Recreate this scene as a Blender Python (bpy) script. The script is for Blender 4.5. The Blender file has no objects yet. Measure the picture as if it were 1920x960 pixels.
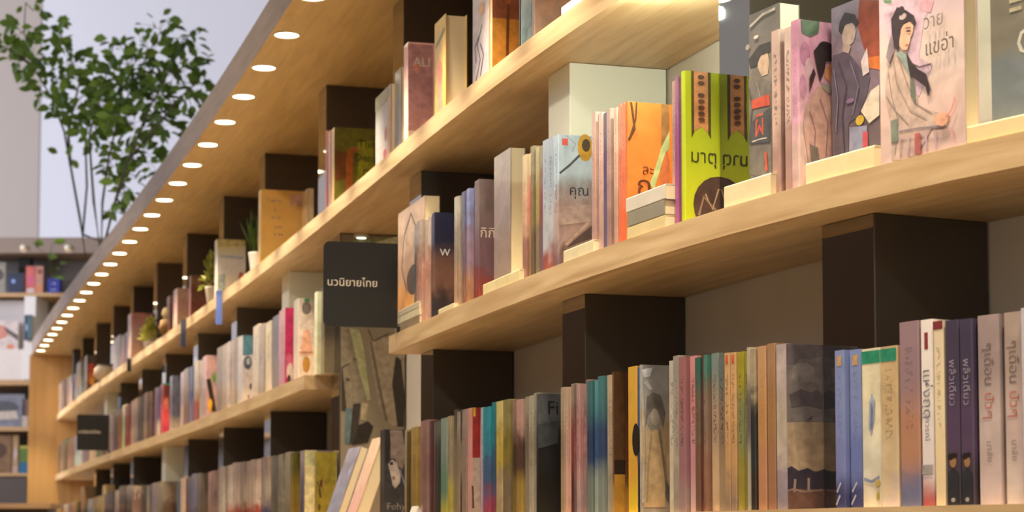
import bpy, bmesh, math, random
from mathutils import Vector, Matrix
R = random.Random(7)
scene = bpy.context.scene
col = scene.collection
EYE = 1.20
# ------------------------------------------------------------------ camera
cam_d = bpy.data.cameras.new('camera'); cam = bpy.data.objects.new('camera', cam_d); col.objects.link(cam)
cam.location = (0, 0, EYE); cam.rotation_euler = (math.radians(94.0), 0, 0)
cam_d.sensor_width = 36.0; cam_d.lens = 3800.0/1920.0*36.0
cam_d.shift_y = (1015-3800*math.tan(math.radians(4.0))-480)/1920.0
cam_d.clip_start = 0.05; cam_d.clip_end = 80
cam_d.dof.use_dof = True; cam_d.dof.focus_distance = 3.25; cam_d.dof.aperture_fstop = 9.0
scene.camera = cam
# ------------------------------------------------------------------ world and big lights
W = bpy.data.worlds.new('room_light'); scene.world = W; W.use_nodes = True
bg = W.node_tree.nodes['Background']; bg.inputs[0].default_value = (0.88, 0.82, 0.76, 1); bg.inputs[1].default_value = 0.55
def area(name, loc, target, size, energy, colr, sy=None):
    l = bpy.data.lights.new(name, 'AREA'); l.energy = energy; l.color = colr; l.size = size
    if sy: l.shape = 'RECTANGLE'; l.size_y = sy
    o = bpy.data.objects.new(name, l); col.objects.link(o); o.location = loc
    o.rotation_euler = (Vector(target)-Vector(loc)).to_track_quat('-Z', 'Y').to_euler()
    return o
def spot(name, loc, target, energy, colr, ang, blend=.6, rad=.05):
    l = bpy.data.lights.new(name, 'SPOT'); l.energy = energy; l.color = colr; l.spot_size = math.radians(ang); l.spot_blend = blend; l.shadow_soft_size = rad
    o = bpy.data.objects.new(name, l); col.objects.link(o); o.location = loc
    o.rotation_euler = (Vector(target)-Vector(loc)).to_track_quat('-Z', 'Y').to_euler()
    return o
WARM = (1.0, .84, .61); WARM2 = (1.0, .85, .66); COOL = (.70, .78, 1.0)
# unseen cool area lamp added to light the far wall like daylight
area('far_wall_fill', (-9.5, 12.0, 4.5), (-4.5, 19.0, 3.4), 4.0, 720, COOL, 3.0)
# unseen warm spots added above the aisle to light the shelf fronts
for y_, x_, e_ in ((0.3, -1.9, 170), (2.2, -2.3, 170), (5.0, -3.0, 170), (8.0, -4.0, 170), (11.5, -5.2, 170)):
    spot('unseen_fill_spot', (x_, y_, 4.3), (x_+2.3 if y_ < 3 else x_+2.0, y_+1.6, 1.5), e_, WARM2, 70, .8, .08)
spot('unseen_fill_spot', (-5.6, 12.6, 4.0), (-4.2, 15.7, 1.7), 55, WARM2, 60, .8, .08)  # one more unseen spot added to brighten the far bookcase
scene.view_settings.view_transform = 'Standard'; scene.view_settings.look = 'None'
scene.view_settings.exposure = 0.15; scene.view_settings.gamma = 1.0; scene.view_settings.use_curve_mapping = False
# ------------------------------------------------------------------ helpers
def lin(v): return v/12.92 if v <= .04045 else ((v+.055)/1.055)**2.4
def hexc(h): return tuple(lin(int(h[i:i+2], 16)/255) for i in (0, 2, 4))
def new_mat(name):
    m = bpy.data.materials.new(name); m.use_nodes = True
    nt = m.node_tree; return m, nt, nt.nodes['Principled BSDF']
def N_(nt, t, **kw):
    n = nt.nodes.new(t)
    for k, v in kw.items():
        if k.startswith('i_'): n.inputs[k[2:].replace('_', ' ')].default_value = v
        else: setattr(n, k, v)
    return n
def link(nt, a, b): nt.links.new(a, b)
PLAIN = {}
def plain(h, rough=.5, metal=0, emit=0, spec=.5, coat=0):
    key = (h, rough, metal, emit, coat)
    if key not in PLAIN:
        m, nt, b = new_mat('plain_'+h); c = (*hexc(h), 1)
        # slight procedural mottling so nothing is perfectly flat
        nz = N_(nt, 'ShaderNodeTexNoise'); nz.inputs['Scale'].default_value = 35
        mx = N_(nt, 'ShaderNodeMix', data_type='RGBA', blend_type='MULTIPLY'); mx.inputs[0].default_value = .12
        mx.inputs[6].default_value = c; link(nt, nz.outputs['Fac'], mx.inputs[7]); link(nt, mx.outputs[2], b.inputs['Base Color'])
        b.inputs['Roughness'].default_value = rough; b.inputs['Metallic'].default_value = metal
        b.inputs['Coat Weight'].default_value = coat
        if emit:
            b.inputs['Emission Color'].default_value = c; b.inputs['Emission Strength'].default_value = emit
        PLAIN[key] = m
    return PLAIN[key]
INKS = {}
def ink(h):
    if h not in INKS:
        m, nt, b = new_mat('ink_'+h); c = (*hexc(h), 1); tc = N_(nt, 'ShaderNodeTexCoord')
        nz = N_(nt, 'ShaderNodeTexNoise'); nz.inputs['Scale'].default_value = 60; nz.inputs['Detail'].default_value = 3; nz.inputs['Distortion'].default_value = .2
        link(nt, tc.outputs['Object'], nz.inputs['Vector'])
        v = N_(nt, 'ShaderNodeMapRange'); link(nt, nz.outputs['Fac'], v.inputs[0]); v.inputs[1].default_value = .3; v.inputs[2].default_value = .7; v.inputs[3].default_value = .74; v.inputs[4].default_value = 1.22
        mx = N_(nt, 'ShaderNodeMix', data_type='RGBA', blend_type='MULTIPLY'); mx.inputs[0].default_value = 1; mx.inputs[6].default_value = c
        link(nt, v.outputs[0], mx.inputs[7]); link(nt, mx.outputs[2], b.inputs['Base Color']); b.inputs['Roughness'].default_value = .38
        b.inputs['Coat Weight'].default_value = .3; b.inputs['Coat Roughness'].default_value = .15
        INKS[h] = m
    return INKS[h]
def wood(name, c1, c2, rough=.4, scale=1.0):
    m, nt, b = new_mat(name)
    uv = N_(nt, 'ShaderNodeTexCoord'); mp = N_(nt, 'ShaderNodeMapping'); mp.inputs['Scale'].default_value = (2.2*scale, 26*scale, 26*scale)
    link(nt, uv.outputs['UV'], mp.inputs['Vector'])
    n1 = N_(nt, 'ShaderNodeTexNoise'); n1.inputs['Scale'].default_value = 1.6; n1.inputs['Detail'].default_value = 6; n1.inputs['Distortion'].default_value = .6
    link(nt, mp.outputs[0], n1.inputs['Vector'])
    mp2 = N_(nt, 'ShaderNodeMapping'); mp2.inputs['Scale'].default_value = (1.1, 0.0, 0.0); link(nt, uv.outputs['UV'], mp2.inputs['Vector'])
    n2 = N_(nt, 'ShaderNodeTexVoronoi'); n2.inputs['Scale'].default_value = 1.0; n2.voronoi_dimensions = '1D'
    sp = N_(nt, 'ShaderNodeSeparateXYZ'); link(nt, mp2.outputs[0], sp.inputs[0]); link(nt, sp.outputs[0], n2.inputs['W'])
    cr = N_(nt, 'ShaderNodeValToRGB'); cr.color_ramp.elements[0].position = .28; cr.color_ramp.elements[1].position = .75
    cr.color_ramp.elements[0].color = (*hexc(c1), 1); cr.color_ramp.elements[1].color = (*hexc(c2), 1)
    link(nt, n1.outputs['Fac'], cr.inputs[0])
    mx = N_(nt, 'ShaderNodeMix', data_type='RGBA', blend_type='MULTIPLY'); mx.inputs[0].default_value = .16
    link(nt, cr.outputs[0], mx.inputs[6]); bw = N_(nt, 'ShaderNodeRGBToBW'); link(nt, n2.outputs['Color'], bw.inputs[0]); link(nt, bw.outputs[0], mx.inputs[7])
    link(nt, mx.outputs[2], b.inputs['Base Color']); b.inputs['Roughness'].default_value = rough
    bp = N_(nt, 'ShaderNodeBump'); bp.inputs['Strength'].default_value = .06; bp.inputs['Distance'].default_value = .002
    link(nt, n1.outputs['Fac'], bp.inputs['Height']); link(nt, bp.outputs[0], b.inputs['Normal'])
    return m
def painted(name, h, rough=.7, var=.18, scale=3.0):
    m, nt, b = new_mat(name)
    tc = N_(nt, 'ShaderNodeTexCoord'); nz = N_(nt, 'ShaderNodeTexNoise'); nz.inputs['Scale'].default_value = scale; nz.inputs['Detail'].default_value = 5
    link(nt, tc.outputs['Object'], nz.inputs['Vector'])
    c = hexc(h); cr = N_(nt, 'ShaderNodeValToRGB')
    cr.color_ramp.elements[0].color = tuple(v*(1-var) for v in c)+(1,); cr.color_ramp.elements[1].color = tuple(min(1, v*(1+var)) for v in c)+(1,)
    link(nt, nz.outputs['Fac'], cr.inputs[0]); link(nt, cr.outputs[0], b.inputs['Base Color']); b.inputs['Roughness'].default_value = rough
    return m
M_SHELF = wood('oak_shelf', 'b4946a', 'd8bd94', .42)
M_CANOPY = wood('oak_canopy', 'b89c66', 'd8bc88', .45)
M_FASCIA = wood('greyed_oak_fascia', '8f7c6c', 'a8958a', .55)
M_PANEL = wood('oak_panel', 'c08d4e', 'd2a464', .45, .6)
M_WALL = painted('grey_wall', 'd4ccc0', .8)
M_FARWALL = painted('white_wall', 'd9d8de', .9, .04, .6)
M_WARMWALL = painted('warm_wall', 'b4a89e', .9, .04, .6)
M_FLOOR = painted('floor_oak', 'd0b48c', .5)
M_REFLECTED_WALL = painted('dark_reflected_wall', '6a5644', .7)
def post_mats():
    m, nt, b = new_mat('dark_mirror_laminate'); b.inputs['Base Color'].default_value = (.34, .33, .33, 1); b.inputs['Metallic'].default_value = 1; b.inputs['Roughness'].default_value = .035
    nz = N_(nt, 'ShaderNodeTexNoise'); nz.inputs['Scale'].default_value = 6; bp = N_(nt, 'ShaderNodeBump'); bp.inputs['Strength'].default_value = .02; bp.inputs['Distance'].default_value = .004
    link(nt, nz.outputs['Fac'], bp.inputs['Height']); link(nt, bp.outputs[0], b.inputs['Normal'])
    m2 = painted('dark_laminate', '484038', .3, .1, 12)
    m3 = painted('white_laminate', 'f2f4e8', .3, .03, 8)
    return m, m2, m3
M_MIRROR, M_DARK, M_WHITE = post_mats()
M_PAGES = None
def pages_mat():
    m, nt, b = new_mat('paper_block')
    tc = N_(nt, 'ShaderNodeTexCoord'); mp = N_(nt, 'ShaderNodeMapping'); mp.inputs['Scale'].default_value = (900, 3, 3)
    link(nt, tc.outputs['Object'], mp.inputs['Vector']); nz = N_(nt, 'ShaderNodeTexNoise'); nz.inputs['Scale'].default_value = 1; link(nt, mp.outputs[0], nz.inputs['Vector'])
    cr = N_(nt, 'ShaderNodeValToRGB'); cr.color_ramp.elements[0].color = (*hexc('c9b894'), 1); cr.color_ramp.elements[1].color = (*hexc('efe3c4'), 1)
    link(nt, nz.outputs['Fac'], cr.inputs[0]); link(nt, cr.outputs[0], b.inputs['Base Color']); b.inputs['Roughness'].default_value = .8
    return m
M_PAGES = pages_mat()
def cover_mat():
    """printed, shrink-wrapped cover: three colours up the book (object properties), blotchy artwork, title marks on the spine"""
    m, nt, b = new_mat('printed_cover')
    tc = N_(nt, 'ShaderNodeTexCoord'); at = {}
    for k in ('ink_bottom', 'ink_middle', 'ink_top', 'print'):
        a = N_(nt, 'ShaderNodeAttribute', attribute_type='OBJECT', attribute_name=k); at[k] = a
    oi = N_(nt, 'ShaderNodeObjectInfo')
    gs = N_(nt, 'ShaderNodeSeparateXYZ'); link(nt, tc.outputs['Generated'], gs.inputs[0])
    ps = N_(nt, 'ShaderNodeSeparateColor'); link(nt, at['print'].outputs['Color'], ps.inputs[0])   # noise amount, title strength, middle position
    mp = N_(nt, 'ShaderNodeMapping'); mp.inputs['Scale'].default_value = (9, 16, 12); link(nt, tc.outputs['Object'], mp.inputs['Vector'])
    mr = N_(nt, 'ShaderNodeMath', operation='MULTIPLY'); link(nt, oi.outputs['Random'], mr.inputs[0]); mr.inputs[1].default_value = 50
    nz = N_(nt, 'ShaderNodeTexNoise', noise_dimensions='4D'); nz.inputs['Scale'].default_value = 2.2; nz.inputs['Detail'].default_value = 5; nz.inputs['Distortion'].default_value = .8
    link(nt, mp.outputs[0], nz.inputs['Vector']); link(nt, mr.outputs[0], nz.inputs['W'])
    ce = N_(nt, 'ShaderNodeMath', operation='SUBTRACT'); link(nt, nz.outputs['Fac'], ce.inputs[0]); ce.inputs[1].default_value = .5
    am = N_(nt, 'ShaderNodeMath', operation='MULTIPLY'); link(nt, ce.outputs[0], am.inputs[0]); link(nt, ps.outputs[0], am.inputs[1])
    z2 = N_(nt, 'ShaderNodeMath', operation='ADD'); link(nt, gs.outputs[2], z2.inputs[0]); link(nt, am.outputs[0], z2.inputs[1])
    f1 = N_(nt, 'ShaderNodeMapRange', interpolation_type='SMOOTHSTEP'); link(nt, z2.outputs[0], f1.inputs[0])
    lo = N_(nt, 'ShaderNodeMath', operation='SUBTRACT'); link(nt, ps.outputs[2], lo.inputs[0]); lo.inputs[1].default_value = .22
    link(nt, lo.outputs[0], f1.inputs[1]); link(nt, ps.outputs[2], f1.inputs[2])
    f2 = N_(nt, 'ShaderNodeMapRange', interpolation_type='SMOOTHSTEP'); link(nt, z2.outputs[0], f2.inputs[0])
    h1 = N_(nt, 'ShaderNodeMath', operation='ADD'); link(nt, ps.outputs[2], h1.inputs[0]); h1.inputs[1].default_value = .12
    h2 = N_(nt, 'ShaderNodeMath', operation='ADD'); link(nt, ps.outputs[2], h2.inputs[0]); h2.inputs[1].default_value = .40
    link(nt, h1.outputs[0], f2.inputs[1]); link(nt, h2.outputs[0], f2.inputs[2])
    m1 = N_(nt, 'ShaderNodeMix', data_type='RGBA'); link(nt, f1.outputs[0], m1.inputs[0]); link(nt, at['ink_bottom'].outputs['Color'], m1.inputs[6]); link(nt, at['ink_middle'].outputs['Color'], m1.inputs[7])
    m2 = N_(nt, 'ShaderNodeMix', data_type='RGBA'); link(nt, f2.outputs[0], m2.inputs[0]); link(nt, m1.outputs[2], m2.inputs[6]); link(nt, at['ink_top'].outputs['Color'], m2.inputs[7])
    # lighter/darker artwork
    v = N_(nt, 'ShaderNodeMapRange'); link(nt, am.outputs[0], v.inputs[0]); v.inputs[1].default_value = -.25; v.inputs[2].default_value = .25; v.inputs[3].default_value = .45; v.inputs[4].default_value = 1.5
    mv = N_(nt, 'ShaderNodeMix', data_type='RGBA', blend_type='MULTIPLY'); mv.inputs[0].default_value = 1; link(nt, m2.outputs[2], mv.inputs[6]); link(nt, v.outputs[0], mv.inputs[7])
    # title marks on the spine (front face)
    sn = N_(nt, 'ShaderNodeSeparateXYZ'); link(nt, tc.outputs['Normal'], sn.inputs[0])
    fr = N_(nt, 'ShaderNodeMath', operation='LESS_THAN'); link(nt, sn.outputs[1], fr.inputs[0]); fr.inputs[1].default_value = -.7
    tx = N_(nt, 'ShaderNodeMapping'); tx.inputs['Scale'].default_value = (4.0, .01, 62); link(nt, tc.outputs['Generated'], tx.inputs['Vector'])
    tn = N_(nt, 'ShaderNodeTexNoise', noise_dimensions='4D'); tn.inputs['Scale'].default_value = 1.0; link(nt, tx.outputs[0], tn.inputs['Vector']); link(nt, mr.outputs[0], tn.inputs['W'])
    tg = N_(nt, 'ShaderNodeMath', operation='GREATER_THAN'); link(nt, tn.outputs['Fac'], tg.inputs[0]); tg.inputs[1].default_value = .53
    gx = N_(nt, 'ShaderNodeMath', operation='SUBTRACT'); link(nt, gs.outputs[0], gx.inputs[0]); gx.inputs[1].default_value = .5
    ga = N_(nt, 'ShaderNodeMath', operation='ABSOLUTE'); link(nt, gx.outputs[0], ga.inputs[0])
    gb = N_(nt, 'ShaderNodeMath', operation='LESS_THAN'); link(nt, ga.outputs[0], gb.inputs[0]); gb.inputs[1].default_value = .2
    za = N_(nt, 'ShaderNodeMath', operation='GREATER_THAN'); link(nt, gs.outputs[2], za.inputs[0]); za.inputs[1].default_value = .42
    zb = N_(nt, 'ShaderNodeMath', operation='LESS_THAN'); link(nt, gs.outputs[2], zb.inputs[0]); zb.inputs[1].default_value = .86
    cur = fr.outputs[0]
    for o in (tg, gb, za, zb):
        q = N_(nt, 'ShaderNodeMath', operation='MULTIPLY'); link(nt, cur, q.inputs[0]); link(nt, o.outputs[0], q.inputs[1]); cur = q.outputs[0]
    q = N_(nt, 'ShaderNodeMath', operation='MULTIPLY'); link(nt, cur, q.inputs[0]); link(nt, ps.outputs[1], q.inputs[1])
    ti = N_(nt, 'ShaderNodeMix', data_type='RGBA'); link(nt, q.outputs[0], ti.inputs[0]); link(nt, mv.outputs[2], ti.inputs[6]); ti.inputs[7].default_value = (.03, .025, .03, 1)
    link(nt, ti.outputs[2], b.inputs['Base Color'])
    b.inputs['Roughness'].default_value = .38; b.inputs['Coat Weight'].default_value = .35; b.inputs['Coat Roughness'].default_value = .12
    bn = N_(nt, 'ShaderNodeTexNoise'); bn.inputs['Scale'].default_value = 45; link(nt, tc.outputs['Object'], bn.inputs['Vector'])
    bp = N_(nt, 'ShaderNodeBump'); bp.inputs['Strength'].default_value = .12; bp.inputs['Distance'].default_value = .002
    link(nt, bn.outputs['Fac'], bp.inputs['Height']); link(nt, bp.outputs[0], b.inputs['Coat Normal'])
    return m
M_COVER = cover_mat()

def mesh_obj(name, verts, faces, mat, parent=None, uvs=None, smooth=False, mats=None, fm=None):
    me = bpy.data.meshes.new(name); me.from_pydata(verts, [], faces)
    if mats:
        for q in mats: me.materials.append(q)
        if fm: me.polygons.foreach_set('material_index', fm)
    elif mat: me.materials.append(mat)
    if uvs:
        ul = me.uv_layers.new(name='uv')
        for l in me.loops: ul.data[l.index].uv = uvs[l.vertex_index]
    if smooth: me.polygons.foreach_set('use_smooth', [True]*len(me.polygons))
    me.update()
    o = bpy.data.objects.new(name, me); col.objects.link(o)
    if parent: o.parent = parent
    return o
def box_vf(x0, x1, y0, y1, z0, z1):
    v = [(x0,y0,z0),(x1,y0,z0),(x1,y1,z0),(x0,y1,z0),(x0,y0,z1),(x1,y0,z1),(x1,y1,z1),(x0,y1,z1)]
    f = [(0,3,2,1),(4,5,6,7),(0,1,5,4),(1,2,6,5),(2,3,7,6),(3,0,4,7)]
    return v, f
def box(name, x0, x1, y0, y1, z0, z1, mat, parent=None):
    v, f = box_vf(x0, x1, y0, y1, z0, z1)
    return mesh_obj(name, v, f, mat, parent, uvs=[(a[0], a[1]*.5+a[2]) for a in v])
def boxes(name, bl, mat, parent=None):
    V, Fc = [], []
    for b_ in bl:
        v, f = box_vf(*b_); k = len(V); V += v; Fc += [tuple(i+k for i in q) for q in f]
    return mesh_obj(name, V, Fc, mat, parent, uvs=[(a[0], a[1]*.5+a[2]) for a in V])
def lathe(name, prof, mat, parent=None, n=20, smooth=True):
    V, Fc = [], []
    for r, z in prof:
        for i in range(n):
            a = 2*math.pi*i/n; V.append((r*math.cos(a), r*math.sin(a), z))
    for j in range(len(prof)-1):
        for i in range(n):
            k = (i+1) % n; Fc.append((j*n+i, j*n+k, (j+1)*n+k, (j+1)*n+i))
    Fc.append(tuple(range(n-1, -1, -1))); Fc.append(tuple((len(prof)-1)*n+i for i in range(n)))
    return mesh_obj(name, V, Fc, mat, parent, smooth=smooth)
def tube(V, Fc, pts, rads, n=6):
    k0 = len(V)
    for i, p in enumerate(pts):
        p = Vector(p); d = (Vector(pts[min(i+1, len(pts)-1)])-Vector(pts[max(i-1, 0)])).normalized()
        a = d.orthogonal().normalized(); b = d.cross(a)
        for j in range(n):
            t = 2*math.pi*j/n; V.append(tuple(p+(a*math.cos(t)+b*math.sin(t))*rads[i]))
    for i in range(len(pts)-1):
        for j in range(n):
            q = (j+1) % n; Fc.append((k0+i*n+j, k0+i*n+q, k0+(i+1)*n+q, k0+(i+1)*n+j))
    Fc.append(tuple(k0+j for j in range(n-1, -1, -1))); Fc.append(tuple(k0+(len(pts)-1)*n+j for j in range(n)))
def empty(name, loc=(0,0,0), rz=0, label=None, cat=None, group=None, kind=None, parent=None, rot=None):
    o = bpy.data.objects.new(name, None); col.objects.link(o); o.location = loc; o.rotation_euler = rot or (0, 0, rz); o.empty_display_size = .05
    tag(o, label, cat, group, kind)
    if parent: o.parent = parent
    return o
def tag(o, label=None, cat=None, group=None, kind=None):
    for k, v in (('label', label), ('category', cat), ('group', group), ('kind', kind)):
        if v: o[k] = v
    return o
# ------------------------------------------------------------------ lettering (made into flat meshes)
TEXTS = {}
def text_mesh(s):
    if s not in TEXTS:
        c = bpy.data.curves.new('lettering', 'FONT'); c.body = s; c.size = 1; c.align_x = 'CENTER'; c.align_y = 'CENTER'; c.resolution_u = 2
        o = bpy.data.objects.new('lettering', c); col.objects.link(o); bpy.context.view_layer.update()
        me = bpy.data.meshes.new_from_object(o.evaluated_get(bpy.context.evaluated_depsgraph_get()))
        bpy.data.objects.remove(o); TEXTS[s] = [tuple(v.co) for v in me.vertices], [tuple(p.vertices) for p in me.polygons]
        bpy.data.meshes.remove(me)
    return TEXTS[s]
TEXTLIST = ['ALI', 'C', 'Denti', 'Do', 'Fi', 'Fohy', 'T uw xu', 'The', 'W', 'm  ln', 'u m', 'v  lm', 'x', 'ก', 'กิกิ', 'คุณ', 'นวนิยายไทย', 'ปัวๆ', 'ผิ', 'พลิ้วเดียว', 'มาตุ', 'มาลัย', 'ละ', 'วาย', 'อาวรณ์', 'แขอ่า', 'แห่งฤดู', 'ๆเดือน']
for s_ in TEXTLIST: text_mesh(s_)
# ------------------------------------------------------------------ the plan of the curved bookcase front (metres, near end first)
PLAN = [(1.3603, 1.3), (1.1961, 1.5325), (1.032, 1.7651), (0.8678, 1.9976), (0.7037, 2.2302), (0.5477, 2.4627), (0.4184, 2.6952), (0.3091, 2.9278), (0.214, 3.1603), (0.1289, 3.3928), (0.0509, 3.6254), (-0.0223, 3.8579), (-0.0922, 4.0905), (-0.1598, 4.323), (-0.2262, 4.5555), (-0.2918, 4.7881), (-0.3571, 5.0206), (-0.4225, 5.2532), (-0.4881, 5.4857), (-0.5541, 5.7182), (-0.6207, 5.9508), (-0.6878, 6.1833), (-0.7555, 6.4159), (-0.8239, 6.6484), (-0.8928, 6.8809), (-0.9623, 7.1135), (-1.0323, 7.346), (-1.1029, 7.5785), (-1.1739, 7.8111), (-1.2453, 8.0436), (-1.3171, 8.2762), (-1.3892, 8.5087), (-1.4616, 8.7412), (-1.5343, 8.9738), (-1.6071, 9.2063), (-1.6801, 9.4389), (-1.7532, 9.6714), (-1.8264, 9.9039), (-1.8996, 10.1365), (-1.9727, 10.369), (-2.0459, 10.6016), (-2.1189, 10.8341), (-2.1918, 11.0666), (-2.2646, 11.2992), (-2.3372, 11.5317), (-2.4096, 11.7642), (-2.4818, 11.9968), (-2.5538, 12.2293), (-2.6254, 12.4619), (-2.6968, 12.6944), (-2.7679, 12.9269), (-2.8386, 13.1595), (-2.9089, 13.392), (-2.979, 13.6246), (-3.0486, 13.8571), (-3.1178, 14.0896), (-3.1866, 14.3222), (-3.255, 14.5547), (-3.323, 14.7872), (-3.3905, 15.0198), (-3.4568, 15.25)]
_S = [0.0]
for a_, b_ in zip(PLAN, PLAN[1:]): _S.append(_S[-1]+math.hypot(b_[0]-a_[0], b_[1]-a_[1]))
S_END = _S[-1]
def _raw(s):
    s = min(max(s, 0), S_END-1e-6); i = 0
    import bisect
    i = min(max(bisect.bisect_right(_S, s)-1, 0), len(PLAN)-2); t = (s-_S[i])/(_S[i+1]-_S[i])
    return PLAN[i][0]+(PLAN[i+1][0]-PLAN[i][0])*t, PLAN[i][1]+(PLAN[i+1][1]-PLAN[i][1])*t
def frame(s):
    a = _raw(s-.06); b = _raw(s+.06); l = math.hypot(b[0]-a[0], b[1]-a[1]); t = ((b[0]-a[0])/l, (b[1]-a[1])/l)
    return _raw(s), t, (-t[1], t[0])
def P3(s, d, z):
    p, t, n = frame(s); return (p[0]-n[0]*d, p[1]-n[1]*d, z)
def rot_at(s):
    p, t, n = frame(s); return math.atan2(-t[1], -t[0])
Z_B, Z_M, Z_T, Z_C = EYE+.044, EYE+.485, EYE+.925, EYE+1.365
TH = .041; SET = .074; DEPTH = .268
def strip(name, s0, s1, d0, d1, z0, z1, mat, parent=None, mats=None, step=.12):
    """a board that follows the curve, between depths d0 (front) and d1 (back)"""
    n = max(2, int((s1-s0)/step)); V, Fc, uv, fm = [], [], [], []
    for i in range(n+1):
        s = s0+(s1-s0)*i/n
        for d, z in ((d0, z0), (d1, z0), (d1, z1), (d0, z1)):
            V.append(P3(s, d, z)); uv.append((s, d+z))
    for i in range(n):
        a = 4*i; b = a+4
        Fc += [(a, b, b+1, a+1), (a+1, b+1, b+2, a+2), (a+2, b+2, b+3, a+3), (a+3, b+3, b, a)]; fm += [0, 0, 0, 1 if mats else 0]
    Fc += [(0, 1, 2, 3), (4*n+3, 4*n+2, 4*n+1, 4*n)]; fm += [0, 0]
    return mesh_obj(name, V, Fc, mat, parent, uvs=uv, mats=mats, fm=fm if mats else None)
# ================================================================== STRUCTURE
def room():
    f = box('floor', -12, 4, -4, 24, -.1, 0, M_FLOOR); tag(f, kind='structure')
    w = box('wall_back', -16, 6, 19.6, 19.9, 0, 7.5, M_FARWALL); tag(w, kind='structure')
    w = box('reflection_wall', -4.4, -4.2, -3, 13.4, 0, 3.0, M_REFLECTED_WALL); tag(w, kind='structure')  # unseen dark wall added for the mirror posts to reflect
    w = strip('wall_right', 0, S_END, DEPTH+.002, DEPTH+.12, 0, Z_C+.1, M_WALL); tag(w, kind='structure')
    w = box('wall_left', -16, -4.62, 19.585, 19.598, 0, 7.5, M_WARMWALL); tag(w, kind='structure')
room()
bookcase = empty('bookcase', P3(6, 0, 0), 0, 'long curved oak wall bookcase with overhanging canopy and dark upright posts', 'bookcase')
def bc(o):
    o.parent = bookcase; o.matrix_parent_inverse = Matrix.Translation(bookcase.location).inverted(); return o
S_PANEL = 14.45; S_THIN = 4.902; PW_GREEN = 0.0996; S_MR = 3.901; S_ML = 5.062
POST_T = [4.083, 5.129, 6.241, 7.175, 8.19, 9.187, 10.15, 11.099, 12.091, 13.074, 13.9, 3.03, 2.0, 1.0]
POST_M = [(1.992, False), (2.735, True), (3.883, False), (5.759, True), (6.835, False), (7.838, False), (8.839, False), (9.736, False), (10.687, False), (11.413, True), (1.0, False)]
POST_B = [(1.673, False), (2.654, False), (3.758, False), (4.902, False), (6.086, False), (7.129, False), (8.085, False), (8.818, True), (10.048, False), (11.009, False), (11.986, False), (0.7, False)]
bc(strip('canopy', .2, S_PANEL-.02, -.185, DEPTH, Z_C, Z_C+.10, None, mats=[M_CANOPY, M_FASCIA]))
bc(strip('shelf_board', .2, S_PANEL, 0, DEPTH, Z_T-TH, Z_T, M_SHELF))
bc(strip('shelf_board', .2, S_MR, 0, DEPTH, Z_M-TH, Z_M, M_SHELF))
bc(strip('shelf_board', S_ML, S_PANEL, 0, DEPTH, Z_M-TH, Z_M, M_SHELF))
bc(strip('shelf_board', .2, S_PANEL, 0, DEPTH, Z_B-TH, Z_B, M_SHELF))
bc(strip('base_cabinet', .2, S_PANEL, .03, DEPTH, .02, Z_B-TH-.002, M_DARK))
def post(s, z0, z1, white=False, w=.125, dep=None):
    p = P3(s, SET, z0); rz = rot_at(s+w/2)
    v, f = box_vf(-w, 0, 0, dep or DEPTH-SET-.002, 0, z1-z0-.001)
    o = mesh_obj('post', v, f, None, mats=[M_WHITE] if white else [M_DARK, M_MIRROR], fm=[0]*6 if white else [0, 0, 1, 0, 0, 0])
    o.location = p; o.rotation_euler = (0, 0, rz); bc(o)
    bm = bmesh.new(); bm.from_mesh(o.data); bmesh.ops.bevel(bm, geom=[e for e in bm.edges if abs(e.verts[0].co.z-e.verts[1].co.z) > .1], offset=.0015, segments=1, affect='EDGES'); bm.to_mesh(o.data); bm.free()
for s_ in POST_T: post(s_, Z_T, Z_C)
for s_, wh in POST_M: post(s_, Z_M, Z_T-TH, wh, w=PW_GREEN if abs(s_-POST_M[0][0]) < .01 else .125)
for s_, wh in POST_B: post(s_, Z_B, Z_M-TH, wh) if abs(s_-S_THIN) > .01 else post(s_, Z_B, Z_T-TH, wh)
# end panel closing the bookcase
v, f = box_vf(-.01, .03, -.20, DEPTH, 0, Z_C+.10-.101)
ep = mesh_obj('end_panel', v, f, M_PANEL, uvs=[(a[2]*.6, a[1]+a[0]) for a in v]); ep.location = P3(S_PANEL, 0, 0); ep.rotation_euler = (0, 0, rot_at(S_PANEL-.1)+math.pi*0); bc(ep)
ORD = ['zeroth','first','second','third','fourth','fifth','sixth','seventh','eighth','ninth','tenth','eleventh','twelfth','thirteenth','fourteenth','fifteenth','sixteenth','seventeenth','eighteenth','nineteenth','twentieth']
def ordn(i):
    if i <= 20: return ORD[i]
    return ORD[i-20]+' after the twentieth'
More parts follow.
